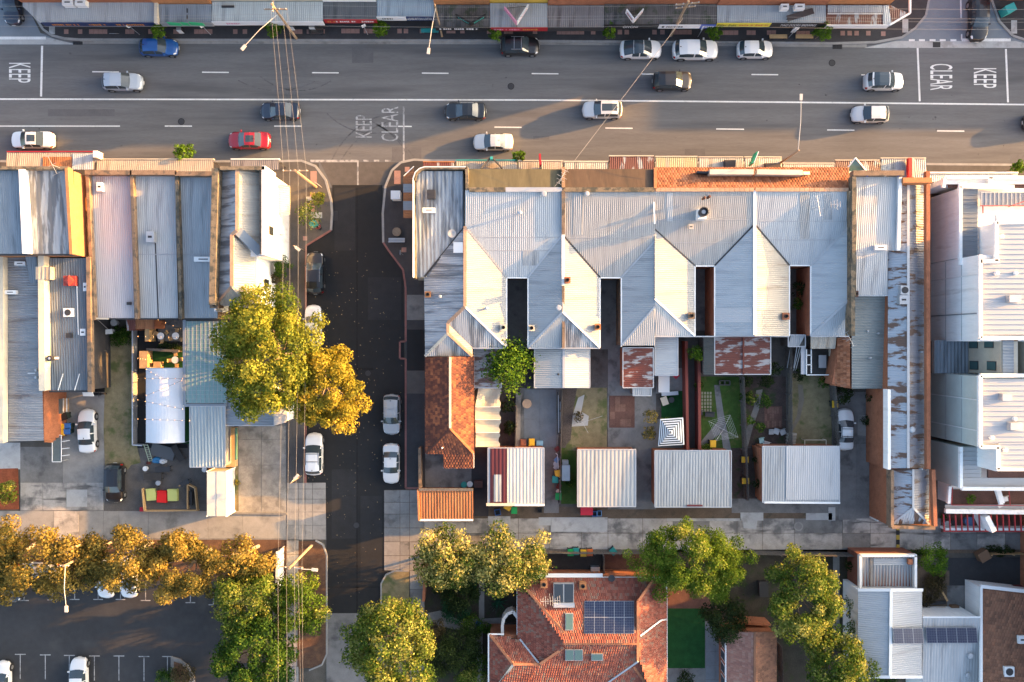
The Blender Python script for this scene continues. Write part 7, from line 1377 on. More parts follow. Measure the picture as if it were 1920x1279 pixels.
pole('short bracket lamp over the footpath near the white wagon', (566, 892), 4.5, (), (4.3, (553, 897), 4.4), .06)
pole('short bracket lamp over the footpath near the rear white wall', (572, 470), 4.5, (), (4.3, (555, 464), 4.4), .06)
def wire(name, label, runs, r=.009, group='overhead wires'):
    mb = MB()
    for p, q in runs:
        p, q = Vector(p), Vector(q); n = 10; sag = (q - p).length * .012; pts = [p.lerp(q, k / n) + Vector((0, 0, -4 * sag * (k / n) * (1 - k / n))) for k in range(n + 1)]
        for a, b in zip(pts, pts[1:]): mb.tube(a, b, r, n=5, caps=False)
    o = mb.build(name, wire_m); tag(o, label, 'wire', group); return o
for k, (x1, x2, x3, x4) in enumerate(((508, 531, 521, 517), (515, 543, 537, 534), (529, 559, 552, 551), (538, 574, 566, 566))):
    wire('power_line', 'power line strung between the crossarm poles along the side street', [(W(x1, 20, 7.85), W(x2, 316, 8.45)), (W(x2, 316, 8.45), W(x3, 1067, 8.55)), (W(x3, 1067, 8.55), W(x4, 1700, 8.5))])
wire('power_line', 'lower service line running down the mulch strip', [(W(559, 1070, 8.0), W(566, 1700, 8.0))], group=None)
wire('service_wire', 'diagonal service wire from the awning pole to the mossy front slope', [(W(1280, 35, 8.0), W(1040, 350, 7.5))], .018, None)
for k, y in enumerate((9, 27, 33, 47)): wire('street_wire', 'thin wire running above the north awnings', [(W(-300, y - 2, 6.6), W(505, y, 6.6)), (W(505, y, 6.6), W(1285, y + 1, 6.6)), (W(1285, y + 1, 6.6), W(2300, y + 6, 6.6))], .010, 'wires above the north awnings')
wire('service_wire', 'thin wire from the wooden bracket to the white box at the lawn', [(W(155, 596, 4.6), W(204, 597, 4.6)), (W(180, 597, 4.6), W(202, 617, 1.5))], .03, None)

def fence(label, p, q, h=1.8, mat=timber, step=.14, name='paling_fence', tilt=0.0, rail=None):
    a, b = Vector(W(*p)), Vector(W(*q)); L = (b - a).length; d = (b - a) / L; e = Vector((-d.y, d.x, 0)); t = thing(name, label, 'fence', tuple((a + b) / 2))
    r = random.Random(int(p[0] * 7 + p[1])); mb = MB(); x = 0
    while x < L:
        hh = h * r.uniform(.96, 1.03); o = e * r.uniform(-.015, .015) + e * .03; c = a + d * (x + .06) + o; mb.obox((c.x, c.y), (d.x, d.y), .11, .022, .03, hh); x += step
    mb.build('palings', mat, t, kind='stuff')
    for z in (.4, h - .35): bar('rail', a + Vector((0, 0, z)) - e * .02, b + Vector((0, 0, z)) - e * .02, .05, .08, rail or mat, t)
    n = max(2, int(L / 2.4) + 1)
    for k in range(n): c = a + (b - a) * (k / (n - 1)) - e * .07; MB().box(c.x - .05, c.x + .05, c.y - .05, c.y + .05, 0, h * .97).build('post', rail or mat, t)
    return t
def wall_run(label, pts, h, mat, w=.23, name='brick_wall', cap_=None):
    t = thing(name, label, 'wall', W(*pts[0]))
    for p, q in zip(pts, pts[1:]):
        a, b = W(*p), W(*q); MB().beam((a[0], a[1], h / 2), (b[0], b[1], h / 2), w, h).build('wall_length', mat, t); MB().beam((a[0], a[1], h + .03), (b[0], b[1], h + .03), w + .06, .06).build('coping', cap_ or mat, t)
    return t
fence('weathered paling fence between the patio and the gravel bed', (1052, 728), (1048, 938)); fence('grey paling fence dividing the lawn from the garden soil', (1386, 706), (1394, 932), 1.9); fence('long dark paling fence between garden and dry lawn', (1472, 640), (1474, 836), 2.0); fence('paling fence beside the white sedan drive', (1554, 722), (1561, 836), 1.9)
fence('paling fence along the lane behind the dark deck', (1020, 1030), (1205, 1031), 1.9); fence('paling fence along the lane behind the tall golden tree', (1405, 1032), (1605, 1036), 1.9); fence('short fence dividing the dark deck from the red courtyard', (1129, 1034), (1130, 1080), 1.8); fence('paling fence at the cottage path', (968, 760), (966, 842), 1.7)
fence('old fence behind the drive of the tiled house', (1850, 1036), (2100, 1034), 1.0, timber_new)
fence('grey boundary fence beside the white wing', (1455, 1200), (1460, 1300), 1.8)
wall_run('dark red brick wall along the shady path, cottage side', [(1280, 640), (1283, 845)], 1.7, plain('dark red brick', (.16, .04, .03), .9)); wall_run('dark red brick wall along the shady path, lawn side', [(1304, 672), (1305, 845)], 1.7, plain('dark red brick', (.16, .04, .03), .9))
wall_run('brick boundary wall of the cottage yard along the footpath', [(790, 836), (791, 916)], 1.6, brick_brown); wall_run('low brick letterbox wall at the garden corner', [(798, 1085), (796, 1122)], 1.0, brick); wall_run('rear patio kerb wall', [(972, 735), (970, 840)], .8, concrete_dark, .5); wall_run('concrete retaining edge beside the weed strip', [(437, 962), (538, 963)], .12, concrete_dark, .15, 'edging')
wall_run('white courtyard boundary with fairy lights', [(257, 617), (257, 832), (275, 833)], 1.0, galv, .07, 'boundary_wall'); wall_run('brick courtyard end wall with planter', [(289, 605), (289, 640)], 1.6, timber_new, .4, 'courtyard_screen'); wall_run('timber bench wall between the courtyard levels', [(279, 658), (279, 690)], 1.2, timber_new, .8, 'courtyard_screen'); wall_run('pale sleeper wall at the courtyard turf', [(282, 655), (342, 658)], .9, timber, .22, 'sleeper_wall')
wall_run('maroon drive edge kerb beside the brown tiled house', [(1816, 1098), (1920, 1099)], .5, plain('maroon', (.14, .03, .03), .8), .3)
t = thing('hoarding', 'long narrow white hoarding beside the footpath and flowering tree', 'hoarding', W(530, 1060)); a, b = W(532, 1024), W(531, 1096); MB().beam((a[0], a[1], 1.1), (b[0], b[1], 1.1), .08, 2.2).build('panel', white_m, t); MB().beam((a[0] - .05, a[1], 2.2), (b[0] - .05, b[1], 2.2), .25, .06).build('capping', white_m, t)
for k in range(4): y = a[1] + (b[1] - a[1]) * k / 3; MB().box(a[0] + .05, a[0] + .13, y - .04, y + .04, 0, 2.1).build('post', galv, t)

LID = {k: plain('bin lid ' + k, c, .5) for k, c in dict(yellow=(.62, .36, .02), red=(.48, .012, .03), green=(.01, .30, .07), orange=(.55, .13, .02), blue=(.03, .12, .35), black=(.015, .015, .016), brown=(.14, .05, .03), white=(.6, .6, .58), teal=(.02, .22, .20)).items()}
binm = plain('bin body', (.03, .045, .035), .6)
def bin_(label, px, py, lid, ang=0, s=1.0, z=0.02):
    x, y, _ = W(px, py, 1.0); t = thing('wheelie_bin', label, 'bin', (0, 0, 0)); w, d, h = .29 * s, .34 * s, .95 * s
    mb = MB(); A4 = [(-w * .8, -d * .75), (w * .8, -d * .75), (w * .8, d * .75), (-w * .8, d * .75)]; B4 = [(-w, -d), (w, -d), (w, d), (-w, d)]
    for i in range(4): p, q = A4[i], A4[(i + 1) % 4]; r_, s_ = B4[(i + 1) % 4], B4[i]; mb.poly([(*p, .04), (*q, .04), (*r_, h), (*s_, h)])
    mb.poly([(*p, .04) for p in A4[::-1]]); mb.poly([(*p, h) for p in B4]); mb.build('body', binm, t)
    m2 = MB(); m2.box(-w - .03, w + .03, -d - .04, d + .03, h, h + .05); m2.prism([(-w * .85, -d * .85), (w * .85, -d * .85), (w * .85, d * .85), (-w * .85, d * .85)], h + .05, h + .09); m2.build('lid', LID[lid], t); MB().tube((-w, d + .06, h - .02), (w, d + .06, h - .02), .02, n=6).build('handle', black_m, t)
    for sx in (-1, 1): MB().tube((sx * w * .9 - .03, d * .7, .1), (sx * w * .9 + .03, d * .7, .1), .1, n=10).build('wheel', tyre_m, t)
    t.location = (x, y, z); t.rotation_euler = (0, 0, math.radians(ang)); return t
for lb, x, y, c, a in (('yellow lidded bin on the patio by the white garage', 997, 829, 'yellow', 0), ('brown bin beside the yellow one on the patio', 981, 830, 'brown', 0), ('yellow lidded bin turned askew behind the garage at the lane', 952, 951, 'yellow', 60), ('bright green lidded bin behind the garage at the lane', 964, 957, 'green', 0), ('yellow lidded bin in the clutter by the fence', 1046, 888, 'yellow', 8), ('dark green bin in the clutter by the fence', 1041, 899, 'teal', 0), ('green bin at the lane end of the clutter', 1047, 931, 'green', 0), ('yellow lidded bin under the clothes hoist', 1337, 832, 'yellow', 0), ('yellow lidded bin beside the paling fence end, upper', 1397, 862, 'yellow', 90), ('yellow lidded bin beside the paling fence end, lower', 1398, 902, 'yellow', 90), ('yellow lidded bin in front of the white sedan drive', 1566, 758, 'yellow', 0), ('bright green lidded bin behind the lane fence', 1070, 1036, 'green', 0), ('dark green lidded bin behind the lane fence', 1080, 1034, 'teal', 0), ('yellow lidded bin behind the lane fence', 1094, 1037, 'yellow', 0), ('orange lidded bin behind the lane fence', 1106, 1036, 'orange', 0), ('yellow bin by the tiled lean-to, upper of the pair', 116, 800, 'yellow', 90), ('yellow bin by the tiled lean-to, lower of the pair', 115, 811, 'yellow', 90), ('blue bin by the tiled lean-to, upper of the pair', 126, 799, 'blue', 90), ('blue bin by the tiled lean-to, lower of the pair', 125, 809, 'blue', 90), ('dark bin by the rack of pallets', 120, 781, 'black', 20), ('brown topped bin at the deck end of the lane fence', 1150, 1034, 'teal', 40)): bin_(lb, x, y, c, a)
def tub(label, px, py, r, h, mat, n=14, z=0.0):
    x, y, _ = W(px, py, h); t = thing('tub', label, 'tub', (x, y, z)); MB().lathe((x, y, z), [(r * .8, 0), (r, h)], n).build('body', mat, t); MB().lathe((x, y, z + h), [(r * 1.06, -.05), (r * 1.06, 0), (r * .8, .01), (r * .7, -.04)], n).build('rim', mat, t)
tub('dark green tub on the cottage yard concrete', 870, 909, .32, .4, LID['teal']); tub('white tub beside the green tub', 881, 908, .3, .4, LID['white']); tub('round terracotta table top on the patio', 988, 757, .48, .6, M('pale terracotta', (.40, .27, .18), (.05, .1, .1)))
def crate(label, px, py, w, d, h, mat, ang=0, name='crate', cat='crate', open_=True, z=0.02):
    x, y, _ = W(px, py, h); t = thing(name, label, cat, (0, 0, 0)); MB().box(-w / 2, w / 2, -d / 2, d / 2, 0, h * (.35 if open_ else 1)).build('base', mat if not open_ else black_m, t)
    if open_:
        for a, b, c, e in ((-w / 2, w / 2, -d / 2, -d / 2 + .05), (-w / 2, w / 2, d / 2 - .05, d / 2), (-w / 2, -w / 2 + .05, -d / 2 + .05, d / 2 - .05), (w / 2 - .05, w / 2, -d / 2 + .05, d / 2 - .05)): MB().box(a, b, c, e, 0, h).build('side', mat, t)
    else: MB().box(-w / 2 - .03, w / 2 + .03, -d / 2 - .03, d / 2 + .03, h, h + .04).build('lid', mat, t)
    t.location = (x, y, z); t.rotation_euler = (0, 0, math.radians(ang)); return t
crate('blue open crate at the lane beside the askew bin', 933, 961, .62, .62, .45, LID['blue'], 10); crate('large red lidded box at the lane', 1100, 957, 1.25, .95, .9, LID['red'], 0, 'storage_box', 'box', False); crate('blue crate next to the red box, left', 1115, 964, .5, .55, .45, LID['blue']); crate('blue crate next to the red box, right', 1124, 963, .5, .6, .45, plain('pale blue crate', (.12, .25, .45), .5)); crate('small black crate behind the white garage', 1012, 957, .5, .5, .3, LID['black'])
crate('pale blue box beside the brown patio bin', 1012, 831, .65, .45, .5, plain('pale blue box', (.25, .42, .5), .6), 0, 'storage_box', 'box', False); crate('red box by the yard timber frame', 266, 955, .35, .4, .4, LID['red'], 0, 'storage_box', 'box', False); crate('brown chest in the cottage yard', 897, 908, .9, .7, .6, plain('brown chest', (.07, .035, .028), .8), 0, 'storage_box', 'box', False)
crate('grey cabinet by the fence strip', 1061, 887, .8, 1.6, 1.0, galv, 0, 'garden_cabinet', 'cabinet', False); crate('pale cabinet at the top of the fence strip', 1060, 868, .6, .5, .8, concrete_pale, 0, 'garden_cabinet', 'cabinet', False); crate('grey white storage unit by the lawn strip', 204, 622, .7, .45, 1.0, white_m, 5, 'meter_box', 'box', False); crate('white utility cabinet at the rounded corner footpath', 742, 366, .95, .85, 1.3, white_m, 0, 'utility_cabinet', 'cabinet', False, .13)
crate('teal mailbox cabinet beyond the side street', 1894, 16, 1.0, .8, 1.2, c_teal, 25, 'mailbox', 'mailbox', False, .13); crate('air handler box at the dark deck end', 1116, 1068, .9, .5, .7, galv, 0, 'hot_water_unit', 'box', False)
# yard seats
for x, y, c, a, lb in ((283, 928, plain('lime fabric', (.48, .50, .16), .8), 4, 'lime yellow padded seat block by the timber frame'), (303, 932, plain('scarlet fabric', (.62, .012, .012), .8), -3, 'scarlet padded seat block between the lime ones'), (323, 929, plain('lime fabric', (.48, .50, .16), .8), 1, 'lime yellow padded seat block beside the dark bench')):
    xx, yy, _ = W(x, y, .5); t = thing('seat_block', lb, 'seat', (0, 0, 0)); MB().box(-.52, .52, -.62, .62, .05, .38).build('base', c, t); MB().box(-.5, .5, -.6, .6, .38, .52).build('cushion', c, t); MB().box(-.5, .5, .55, .66, .1, .6).build('back', c, t)
    for p in ((-.45, -.5), (.45, -.5), (-.45, .5), (.45, .5)): MB().box(p[0] - .04, p[0] + .04, p[1] - .04, p[1] + .04, 0, .06).build('foot', black_m, t)
    t.location = (xx, yy, .01); t.rotation_euler = (0, 0, math.radians(a))
t = thing('timber_frame', 'raw timber low frame around the padded seats', 'frame', W(320, 940))
for p, q in (((267, 916), (271, 958)), ((271, 958), (372, 957)), ((336, 911), (352, 908)), ((352, 908), (366, 915)), ((366, 915), (370, 958)), ((352, 908), (352, 955))): bar('board', (*W(*p, .6)[:2], .5), (*W(*q, .6)[:2], .5), .1, .5, timber_new, t)
t = thing('bench', 'dark slatted bench inside the timber frame', 'bench', W(356, 934)); x, y, _ = W(356, 934, .5); MB().box(x - .25, x + .25, y - .75, y + .75, .35, .48).build('seat', dark_m, t); MB().box(x + .25, x + .33, y - .75, y + .75, .3, .9).build('back', dark_m, t)
for yy in (-.6, .6): MB().box(x - .2, x + .2, y + yy - .04, y + yy + .04, 0, .35).build('leg', dark_m, t)
for k, (x, y, w, d, h, c, lb) in enumerate(((291, 864, 1.0, .7, .5, plain('blue tarp', (.03, .20, .42), .6), 'crumpled blue tarpaulin bundle by the ladder'), (302, 866, .9, .6, .5, plain('white bag', (.55, .6, .65), .6), 'pale sack beside the blue tarpaulin'), (276, 869, .5, .4, .4, plain('rust red', (.11, .03, .022), .8), 'small red heap by the blue tarpaulin'))):
    xx, yy, _ = W(x, y, h); t = thing('bundle', lb, 'bundle', (xx, yy, 0)); r_ = np.random.default_rng(k); mb = MB(); n, m_ = 12, 5; R_ = [[(xx + w / 2 * math.cos(2 * math.pi * i / n) * math.cos(j / m_ * 1.5) * r_.uniform(.8, 1.2), yy + d / 2 * math.sin(2 * math.pi * i / n) * math.cos(j / m_ * 1.5) * r_.uniform(.8, 1.2), h * math.sin(j / m_ * 1.5) * r_.uniform(.85, 1.1)) for i in range(n)] for j in range(m_ + 1)]
    for j in range(m_):
        for i in range(n): mb.poly([R_[j][i], R_[j][(i + 1) % n], R_[j + 1][(i + 1) % n], R_[j + 1][i]])
    mb.poly(R_[-1]); mb.build('cover', c, t, smooth=True); MB().tube((xx - w * .3, yy, h * .9), (xx + w * .3, yy, h * .9), .02, n=5).build('rope', black_m, t)
t = thing('ladder', 'pale green ladder leaning on the yard scrap', 'ladder', W(277, 848)); P0, P1 = Vector(W(273, 833, 1.2)), Vector(W(283, 866, .2))
for s in (-.2, .2): bar('stile', P0 + Vector((s, 0, 0)), P1 + Vector((s, 0, 0)), .05, .05, plain('ladder green', (.35, .42, .30), .6), t)
for k in range(8): p = P0.lerp(P1, (k + .5) / 8); bar('rung', p - Vector((.2, 0, 0)), p + Vector((.2, 0, 0)), .04, .03, plain('ladder green', (.35, .42, .30)), t)
for lb, x, y, w, d, h, m_, a in (('dark sheet of corrugated scrap behind the marquee', 305, 847, 2.6, 1.3, .35, R_dark, -15), ('dark workbench in the scrap yard', 305, 880, 1.6, .6, .7, dark_m, 3), ('brown trestle table in the scrap yard', 286, 894, 1.9, .7, .7, timber_dark, 0), ('open dark barbecue trolley by the timber frame', 346, 906, 1.0, .5, .8, dark_m, 25), ('old dark board leaning in the yard corner', 333, 850, .7, 1.9, .5, timber_dark, 30)):
    xx, yy, _ = W(x, y, h); t = thing('work_table', lb, 'table', (0, 0, 0)); MB().box(-w / 2, w / 2, -d / 2, d / 2, h - .06, h).build('table_top', m_, t)
    for sx in (-1, 1):
        for sy in (-1, 1): MB().box(sx * (w / 2 - .08) - .03, sx * (w / 2 - .08) + .03, sy * (d / 2 - .08) - .03, sy * (d / 2 - .08) + .03, 0, h - .06).build('leg', m_, t)
    t.location = (xx, yy, .01); t.rotation_euler = (0, 0, math.radians(a))
sr = random.Random(5)
for k, (x, y, lb) in enumerate(((272, 879, 'round white lamp base in the scrap yard'), (296, 906, 'metal drum by the trestle table'), (383, 881, 'white round fitting by the shed corner'), (1042, 870, 'pale drum among the fence clutter'), (1047, 922, 'round white rim among the fence clutter'))): tub(lb, x, y, .26, .35, galv if k % 2 else white_m)
for k, (x, y, c, lb) in enumerate(((1045, 842, 'maroon', 'maroon bag among the fence clutter'), (1044, 862, 'blue', 'pale blue box among the fence clutter'), (1043, 876, 'grey', 'grey box among the fence clutter'), (1048, 912, 'maroon', 'rusty box among the fence clutter'), (1268, 705, 'red', 'red cool box by the lean-to'), (292, 915, 'brown', 'toolbox by the lime seat'), (396, 881, 'orange', 'orange cable box by the shed corner'))):
    crate(lb, x, y, .5, .4, .35, {'maroon': plain('maroon', (.14, .03, .03)), 'blue': plain('pale blue crate', (.12, .25, .45)), 'grey': galv, 'red': LID['red'], 'brown': timber_dark, 'orange': LID['orange']}[c], sr.uniform(0, 60), 'storage_box', 'box', False)
bar_ = thing('pipe', 'white pipe lying along the fence clutter', 'pipe', W(1046, 870)); bar('length', W(1045, 852, .7), W(1049, 896, .7), .06, .06, white_m, bar_); bar('elbow', W(1045, 852, .7), W(1042, 850, .7), .07, .07, white_m, bar_)
# patio pipes
t = thing('pipe_stack', 'stack of long dark pipes along the patio fence', 'pipes', W(1050, 780))
for k in range(4): bar('pipe', W(1045 + 1.8 * k, 735 + 6 * k, .3), W(1046 + 1.5 * k, 815 - 4 * k, .3), .09, .12, galv if k % 2 else dark_m, t)
# marquee
t = thing('marquee', 'white curved marquee in the fairy lit courtyard', 'marquee', W(308, 760)); x0, x1 = W(272, 0, 2.6)[0], W(345, 0, 2.6)[0]; y0, y1 = W(0, 830, 2.6)[1], W(0, 690, 2.6)[1]; mb = MB(); n = 14
prof = [(x0 + (x1 - x0) * k / n, 2.4 + .75 * math.sin(math.pi * k / n)) for k in range(n + 1)]
for a, b in zip(prof, prof[1:]): mb.poly([(a[0], y0, a[1]), (b[0], y0, b[1]), (b[0], y1, b[1]), (a[0], y1, a[1])])
mb.build('canopy', M('marquee vinyl', (.66, .68, .70), (.03, .04, .02), .35), t, smooth=True)
for x in (x0, x1):
    for y in (y0, (y0 + y1) / 2, y1): MB().tube((x, y, 0), (x, y, 2.45), .04, n=6).build('post', galv, t)
for y in (y0, y1):
    for a, b in zip(prof, prof[1:]): MB().tube((a[0], y, a[1]), (b[0], y, b[1]), .03, n=5).build('hoop', galv, t)
bulb = glow('warm bulb', (1.0, .45, .15), 2.5)
for k, (p, q) in enumerate((((258, 631), (345, 633)), ((258, 672), (272, 674)), ((258, 710), (342, 710)), ((274, 742), (340, 714)), ((258, 750), (342, 767)), ((258, 786), (355, 789)), ((274, 693), (300, 708)), ((296, 600), (352, 622)))):
    t = thing('string_light', 'string of warm bulbs over the courtyard, ' + ['below the round tables', 'near the bench wall', 'across the marquee top', 'slanting over the marquee', 'crossing the marquee middle', 'across the marquee foot', 'short run at the marquee corner', 'over the round tables'][k], 'string light', W(*p, 3.2), None); a, b = Vector(W(*p, 3.4)), Vector(W(*q, 3.4)); MB().tube(a, b, .012, n=4).build('cable', black_m, t)
    n = max(3, int((b - a).length / .75))
    for j in range(n + 1): c = a.lerp(b, j / n); MB().lathe(c + Vector((0, 0, -.06)), [(.015, -.03), (.034, 0), (.015, .03)], 6).build('bulb', bulb, t)
# tables and chairs
def cafe(label, px, py, mat=white_m, r=.38, n=3, a0=0):
    x, y, _ = W(px, py, .75); t = thing('cafe_table', label, 'table', (x, y, .03)); MB().lathe((x, y, .72), [(r, 0), (r, .03)], 20).build('table_top', mat, t); MB().tube((x, y, .03), (x, y, .72), .04, n=6).build('pedestal', dark_m, t); MB().lathe((x, y, .03), [(.22, 0), (.2, .03)], 10).build('foot', dark_m, t)
    for k in range(n):
        a = a0 + 2 * math.pi * k / n; cx, cy = x + math.cos(a) * .62, y + math.sin(a) * .62; c = thing('cafe_chair', 'small brown chair drawn up to the ' + label, 'chair', (cx, cy, .03), 'chairs at the ' + label); MB().obox((cx, cy), (math.cos(a), math.sin(a)), .38, .38, .44, .48).build('seat', timber_new, c); MB().obox((cx + math.cos(a) * .18, cy + math.sin(a) * .18), (math.cos(a), math.sin(a)), .04, .38, .48, .85).build('backrest', timber_new, c)
        for i in (-1, 1):
            for j in (-1, 1): MB().box(cx + i * .15 - .02, cx + i * .15 + .02, cy + j * .15 - .02, cy + j * .15 + .02, .03, .44).build('leg', dark_m, c)
cafe('round white table beside the timber screen', 301, 630, a0=.6); cafe('round white table by the polycarbonate roof', 329, 630, a0=1.5); cafe('round white table on the courtyard turf', 328, 675, n=4, a0=.1)
crate('square timber table on the courtyard turf', 295, 684, .75, .6, .7, timber_new, 0, 'low_table', 'table', False); tub('white tub beside the outhouse', 213, 605, .35, .7, concrete_pale)
# shade cloth
t = thing('shade_sail', 'cream shade cloth in three sagging bays beside the tiled cottage', 'shade sail', W(914, 783)); cl = M('shade cloth', (.42, .39, .30), (.06, .10, .04), .9); ys = [728, 763, 787, 811, 838]; xs = [(897, 939), (891, 937), (891, 938), (892, 936), (892, 936)]
for k in range(4):
    mb = MB(); n = 8; m_ = 5; G = [[None] * (n + 1) for _ in range(m_ + 1)]
    for j in range(m_ + 1):
        v = j / m_; xl = xs[k][0] + (xs[k + 1][0] - xs[k][0]) * v; xr = xs[k][1] + (xs[k + 1][1] - xs[k][1]) * v; yy = ys[k] + (ys[k + 1] - ys[k]) * v
        for i in range(n + 1): u = i / n; G[j][i] = W(xl + (xr - xl) * u + (2 * math.sin(9 * v) if i == n else 0), yy, 2.7 - .28 * math.sin(math.pi * v) - .12 * math.sin(math.pi * u) + (.12 * math.sin(7 * u + 3 * v) if k == 0 else 0))
    for j in range(m_):
        for i in range(n): mb.poly([G[j][i], G[j + 1][i], G[j + 1][i + 1], G[j][i + 1]])
    mb.build('cloth_bay', cl, t, smooth=True); bar('wire', W(xs[k][0], ys[k], 2.72), W(xs[k][1], ys[k], 2.72), .04, .03, white_m, t)
for p in ((891, 730), (938, 730), (892, 838), (936, 838)): q = W(*p, 2.6); MB().tube((q[0], q[1], 0), (q[0], q[1], 2.75), .05, n=6).build('post', timber, t)
# striped umbrella
t = thing('umbrella', 'square black and white striped umbrella in the turf courtyard', 'umbrella', W(1257, 811)); c4 = [(1238, 786), (1281, 783), (1283, 834), (1234, 837)]; apex = Vector(W(1257, 811, 2.95)); co = [Vector(W(*p, 2.25)) for p in c4]; n = 12
for k in range(n):
    f0, f1 = k / n, (k + 1) / n; mb = MB()
    for i in range(4): a, b = co[i], co[(i + 1) % 4]; mb.poly([apex.lerp(a, f0), apex.lerp(a, f1), apex.lerp(b, f1), apex.lerp(b, f0)])
    mb.build('stripe', white_m if k % 2 else plain('umbrella black', (.02, .022, .03), .8), t)
MB().tube((apex.x, apex.y, 0), apex, .03, n=6).build('pole', galv, t); MB().box(apex.x - .3, apex.x + .3, apex.y - .3, apex.y + .3, 0, .1).build('base', dark_m, t)
# clothes hoist
t = thing('clothes_hoist', 'four armed rotary clothes hoist on the lawn', 'clothes hoist', W(1358, 808)); c = Vector(W(1358, 806, 2.0)); E = [Vector(W(*p, 2.1)) for p in ((1329, 790), (1369, 778), (1384, 820), (1343, 826))]; MB().tube((c.x, c.y, 0), c, .04, n=8).build('mast', galv, t)
for e in E: MB().tube(c + Vector((0, 0, -.3)), e, .014, n=5).build('arm', galv, t)
for k in range(1, 6):
    f = .3 + .7 * k / 5
    for i in range(4): MB().tube(c.lerp(E[i], f), c.lerp(E[(i + 1) % 4], f), .005, n=4, caps=False).build('line', white_m, t)
t = thing('clothes_hoist', 'folded line hoist over the dry lawn by the gravel bed', 'clothes hoist', W(1090, 795)); c = Vector(W(1092, 792, 1.9)); MB().tube((c.x, c.y, 0), c, .035, n=6).build('mast', galv, t)
for p in ((1088, 770), (1103, 812), (1072, 800), (1130, 780)): MB().tube(c, W(*p, 2.0), .012, n=5).build('arm', galv, t)
def lounge(label, x, y, w, d, h, m_, a, back=True, name='garden_chair', cat='chair'):
    xx, yy, _ = W(x, y, h); t = thing(name, label, cat, (0, 0, 0)); MB().box(-w / 2, w / 2, -d / 2, d / 2, h - .08, h).build('seat', m_, t)
    if back: MB().beam((0, d / 2, h + .2), (0, d / 2 + .02, h + .2), w, .45).build('backrest', m_, t)
    for sx in (-1, 1):
        for sy in (-1, 1): MB().box(sx * (w / 2 - .05) - .02, sx * (w / 2 - .05) + .02, sy * (d / 2 - .05) - .02, sy * (d / 2 - .05) + .02, 0, h - .08).build('leg', dark_m, t)
    t.location = (xx, yy, .03); t.rotation_euler = (0, 0, math.radians(a))
lounge('dark sun chair on the lawn by the stepping stones, larger', 1331, 777, 1.0, .55, .4, dark_m, -5); lounge('small dark chair by the stepping stones', 1313, 774, .5, .5, .4, dark_m, 0); lounge('pale folding chair beside the brick paving, first', 1446, 810, .5, .55, .4, plain('pale canvas', (.35, .36, .36), .8), 0); lounge('grey folding chair beside the brick paving, middle', 1456, 809, .6, .6, .4, galv, -20); lounge('grey folding chair beside the long fence', 1468, 810, .6, .6, .4, galv, 25); lounge('aqua plastic chair by the garage wall', 1428, 826, .5, .6, .45, plain('aqua plastic', (.25, .42, .45), .5), 10); lounge('white tipped chair by the garage wall', 1437, 831, .7, .35, .3, white_m, -15)
t = thing('raised_frame', 'empty white garden frame on the lawn', 'frame', W(1360, 718))
for p, q in (((1350, 714), (1369, 714)), ((1350, 722), (1369, 722)), ((1350, 714), (1350, 722)), ((1369, 714), (1369, 722)), ((1359.5, 714), (1359.5, 722))): bar('board', (*W(*p, .4)[:2], .2), (*W(*q, .4)[:2], .2), .08, .4, timber, t)
t = thing('steps', 'timber garden steps by the long fence', 'steps', W(1485, 820))
for k in range(5): p = W(1476, 812 + 6.0 * k, .5); MB().box(p[0], p[0] + .95, p[1] - .26, p[1], 0, .75 - .13 * k).build('tread', M('pale tread', (.30, .28, .24), (.1, .1, .1)), t)
t = thing('railing', 'white rail around the sunken basin behind the garage', 'railing', W(1530, 828)); q = [(1509, 836), (1509, 825), (1549, 825), (1549, 836)]
for a, b in zip(q, q[1:]): bar('rail', W(*a, 1.0), W(*b, 1.0), .06, .06, render_c, t)
for a in q: p = W(*a, 1.0); MB().tube((p[0], p[1], 0), (p[0], p[1], 1.0), .03, n=6).build('post', render_c, t)
t = thing('handrail', 'twin grey stair rails beside the long fence', 'railing', W(1490, 665))
for dx in (0, 12): bar('rail', W(1483 + dx, 645, 1.6), W(1476 + dx, 690, 1.0), .07, .07, galv, t); bar('rail', W(1500 + dx * .3, 648, 1.6), W(1488 + dx * .3, 695, .9), .05, .05, white_m, t)
lounge('round white outdoor table on the turf courtyard', 1246, 752, .7, .9, .5, render_c, 20, False, 'outdoor_table', 'table'); tub('black fire pot on the turf courtyard', 1259, 750, .3, .5, dark_m); lounge('white corrugated day bed by the turf', 1245, 720, 1.2, 1.8, .5, R_pale if False else white_m, 0, False, 'day_bed', 'bed'); lounge('long grey bench at the turf edge', 1256, 738, 1.8, .4, .45, galv, 4, False, 'garden_bench', 'bench')
crate('blue bucket on the bent garden path', 897, 1171, .5, .45, .5, LID['blue'], 0, 'bucket', 'bucket', False); tub('round stone pot in the garden', 881, 1222, .35, .5, concrete); crate('teal planter beside the shade cloth', 959, 798, .4, .35, .4, c_teal, 0, 'planter', 'planter')
crate('dark outdoor sofa beside the golden tree', 1432, 1105, .9, 1.6, .7, dark_m, 2, 'outdoor_sofa', 'sofa', False)
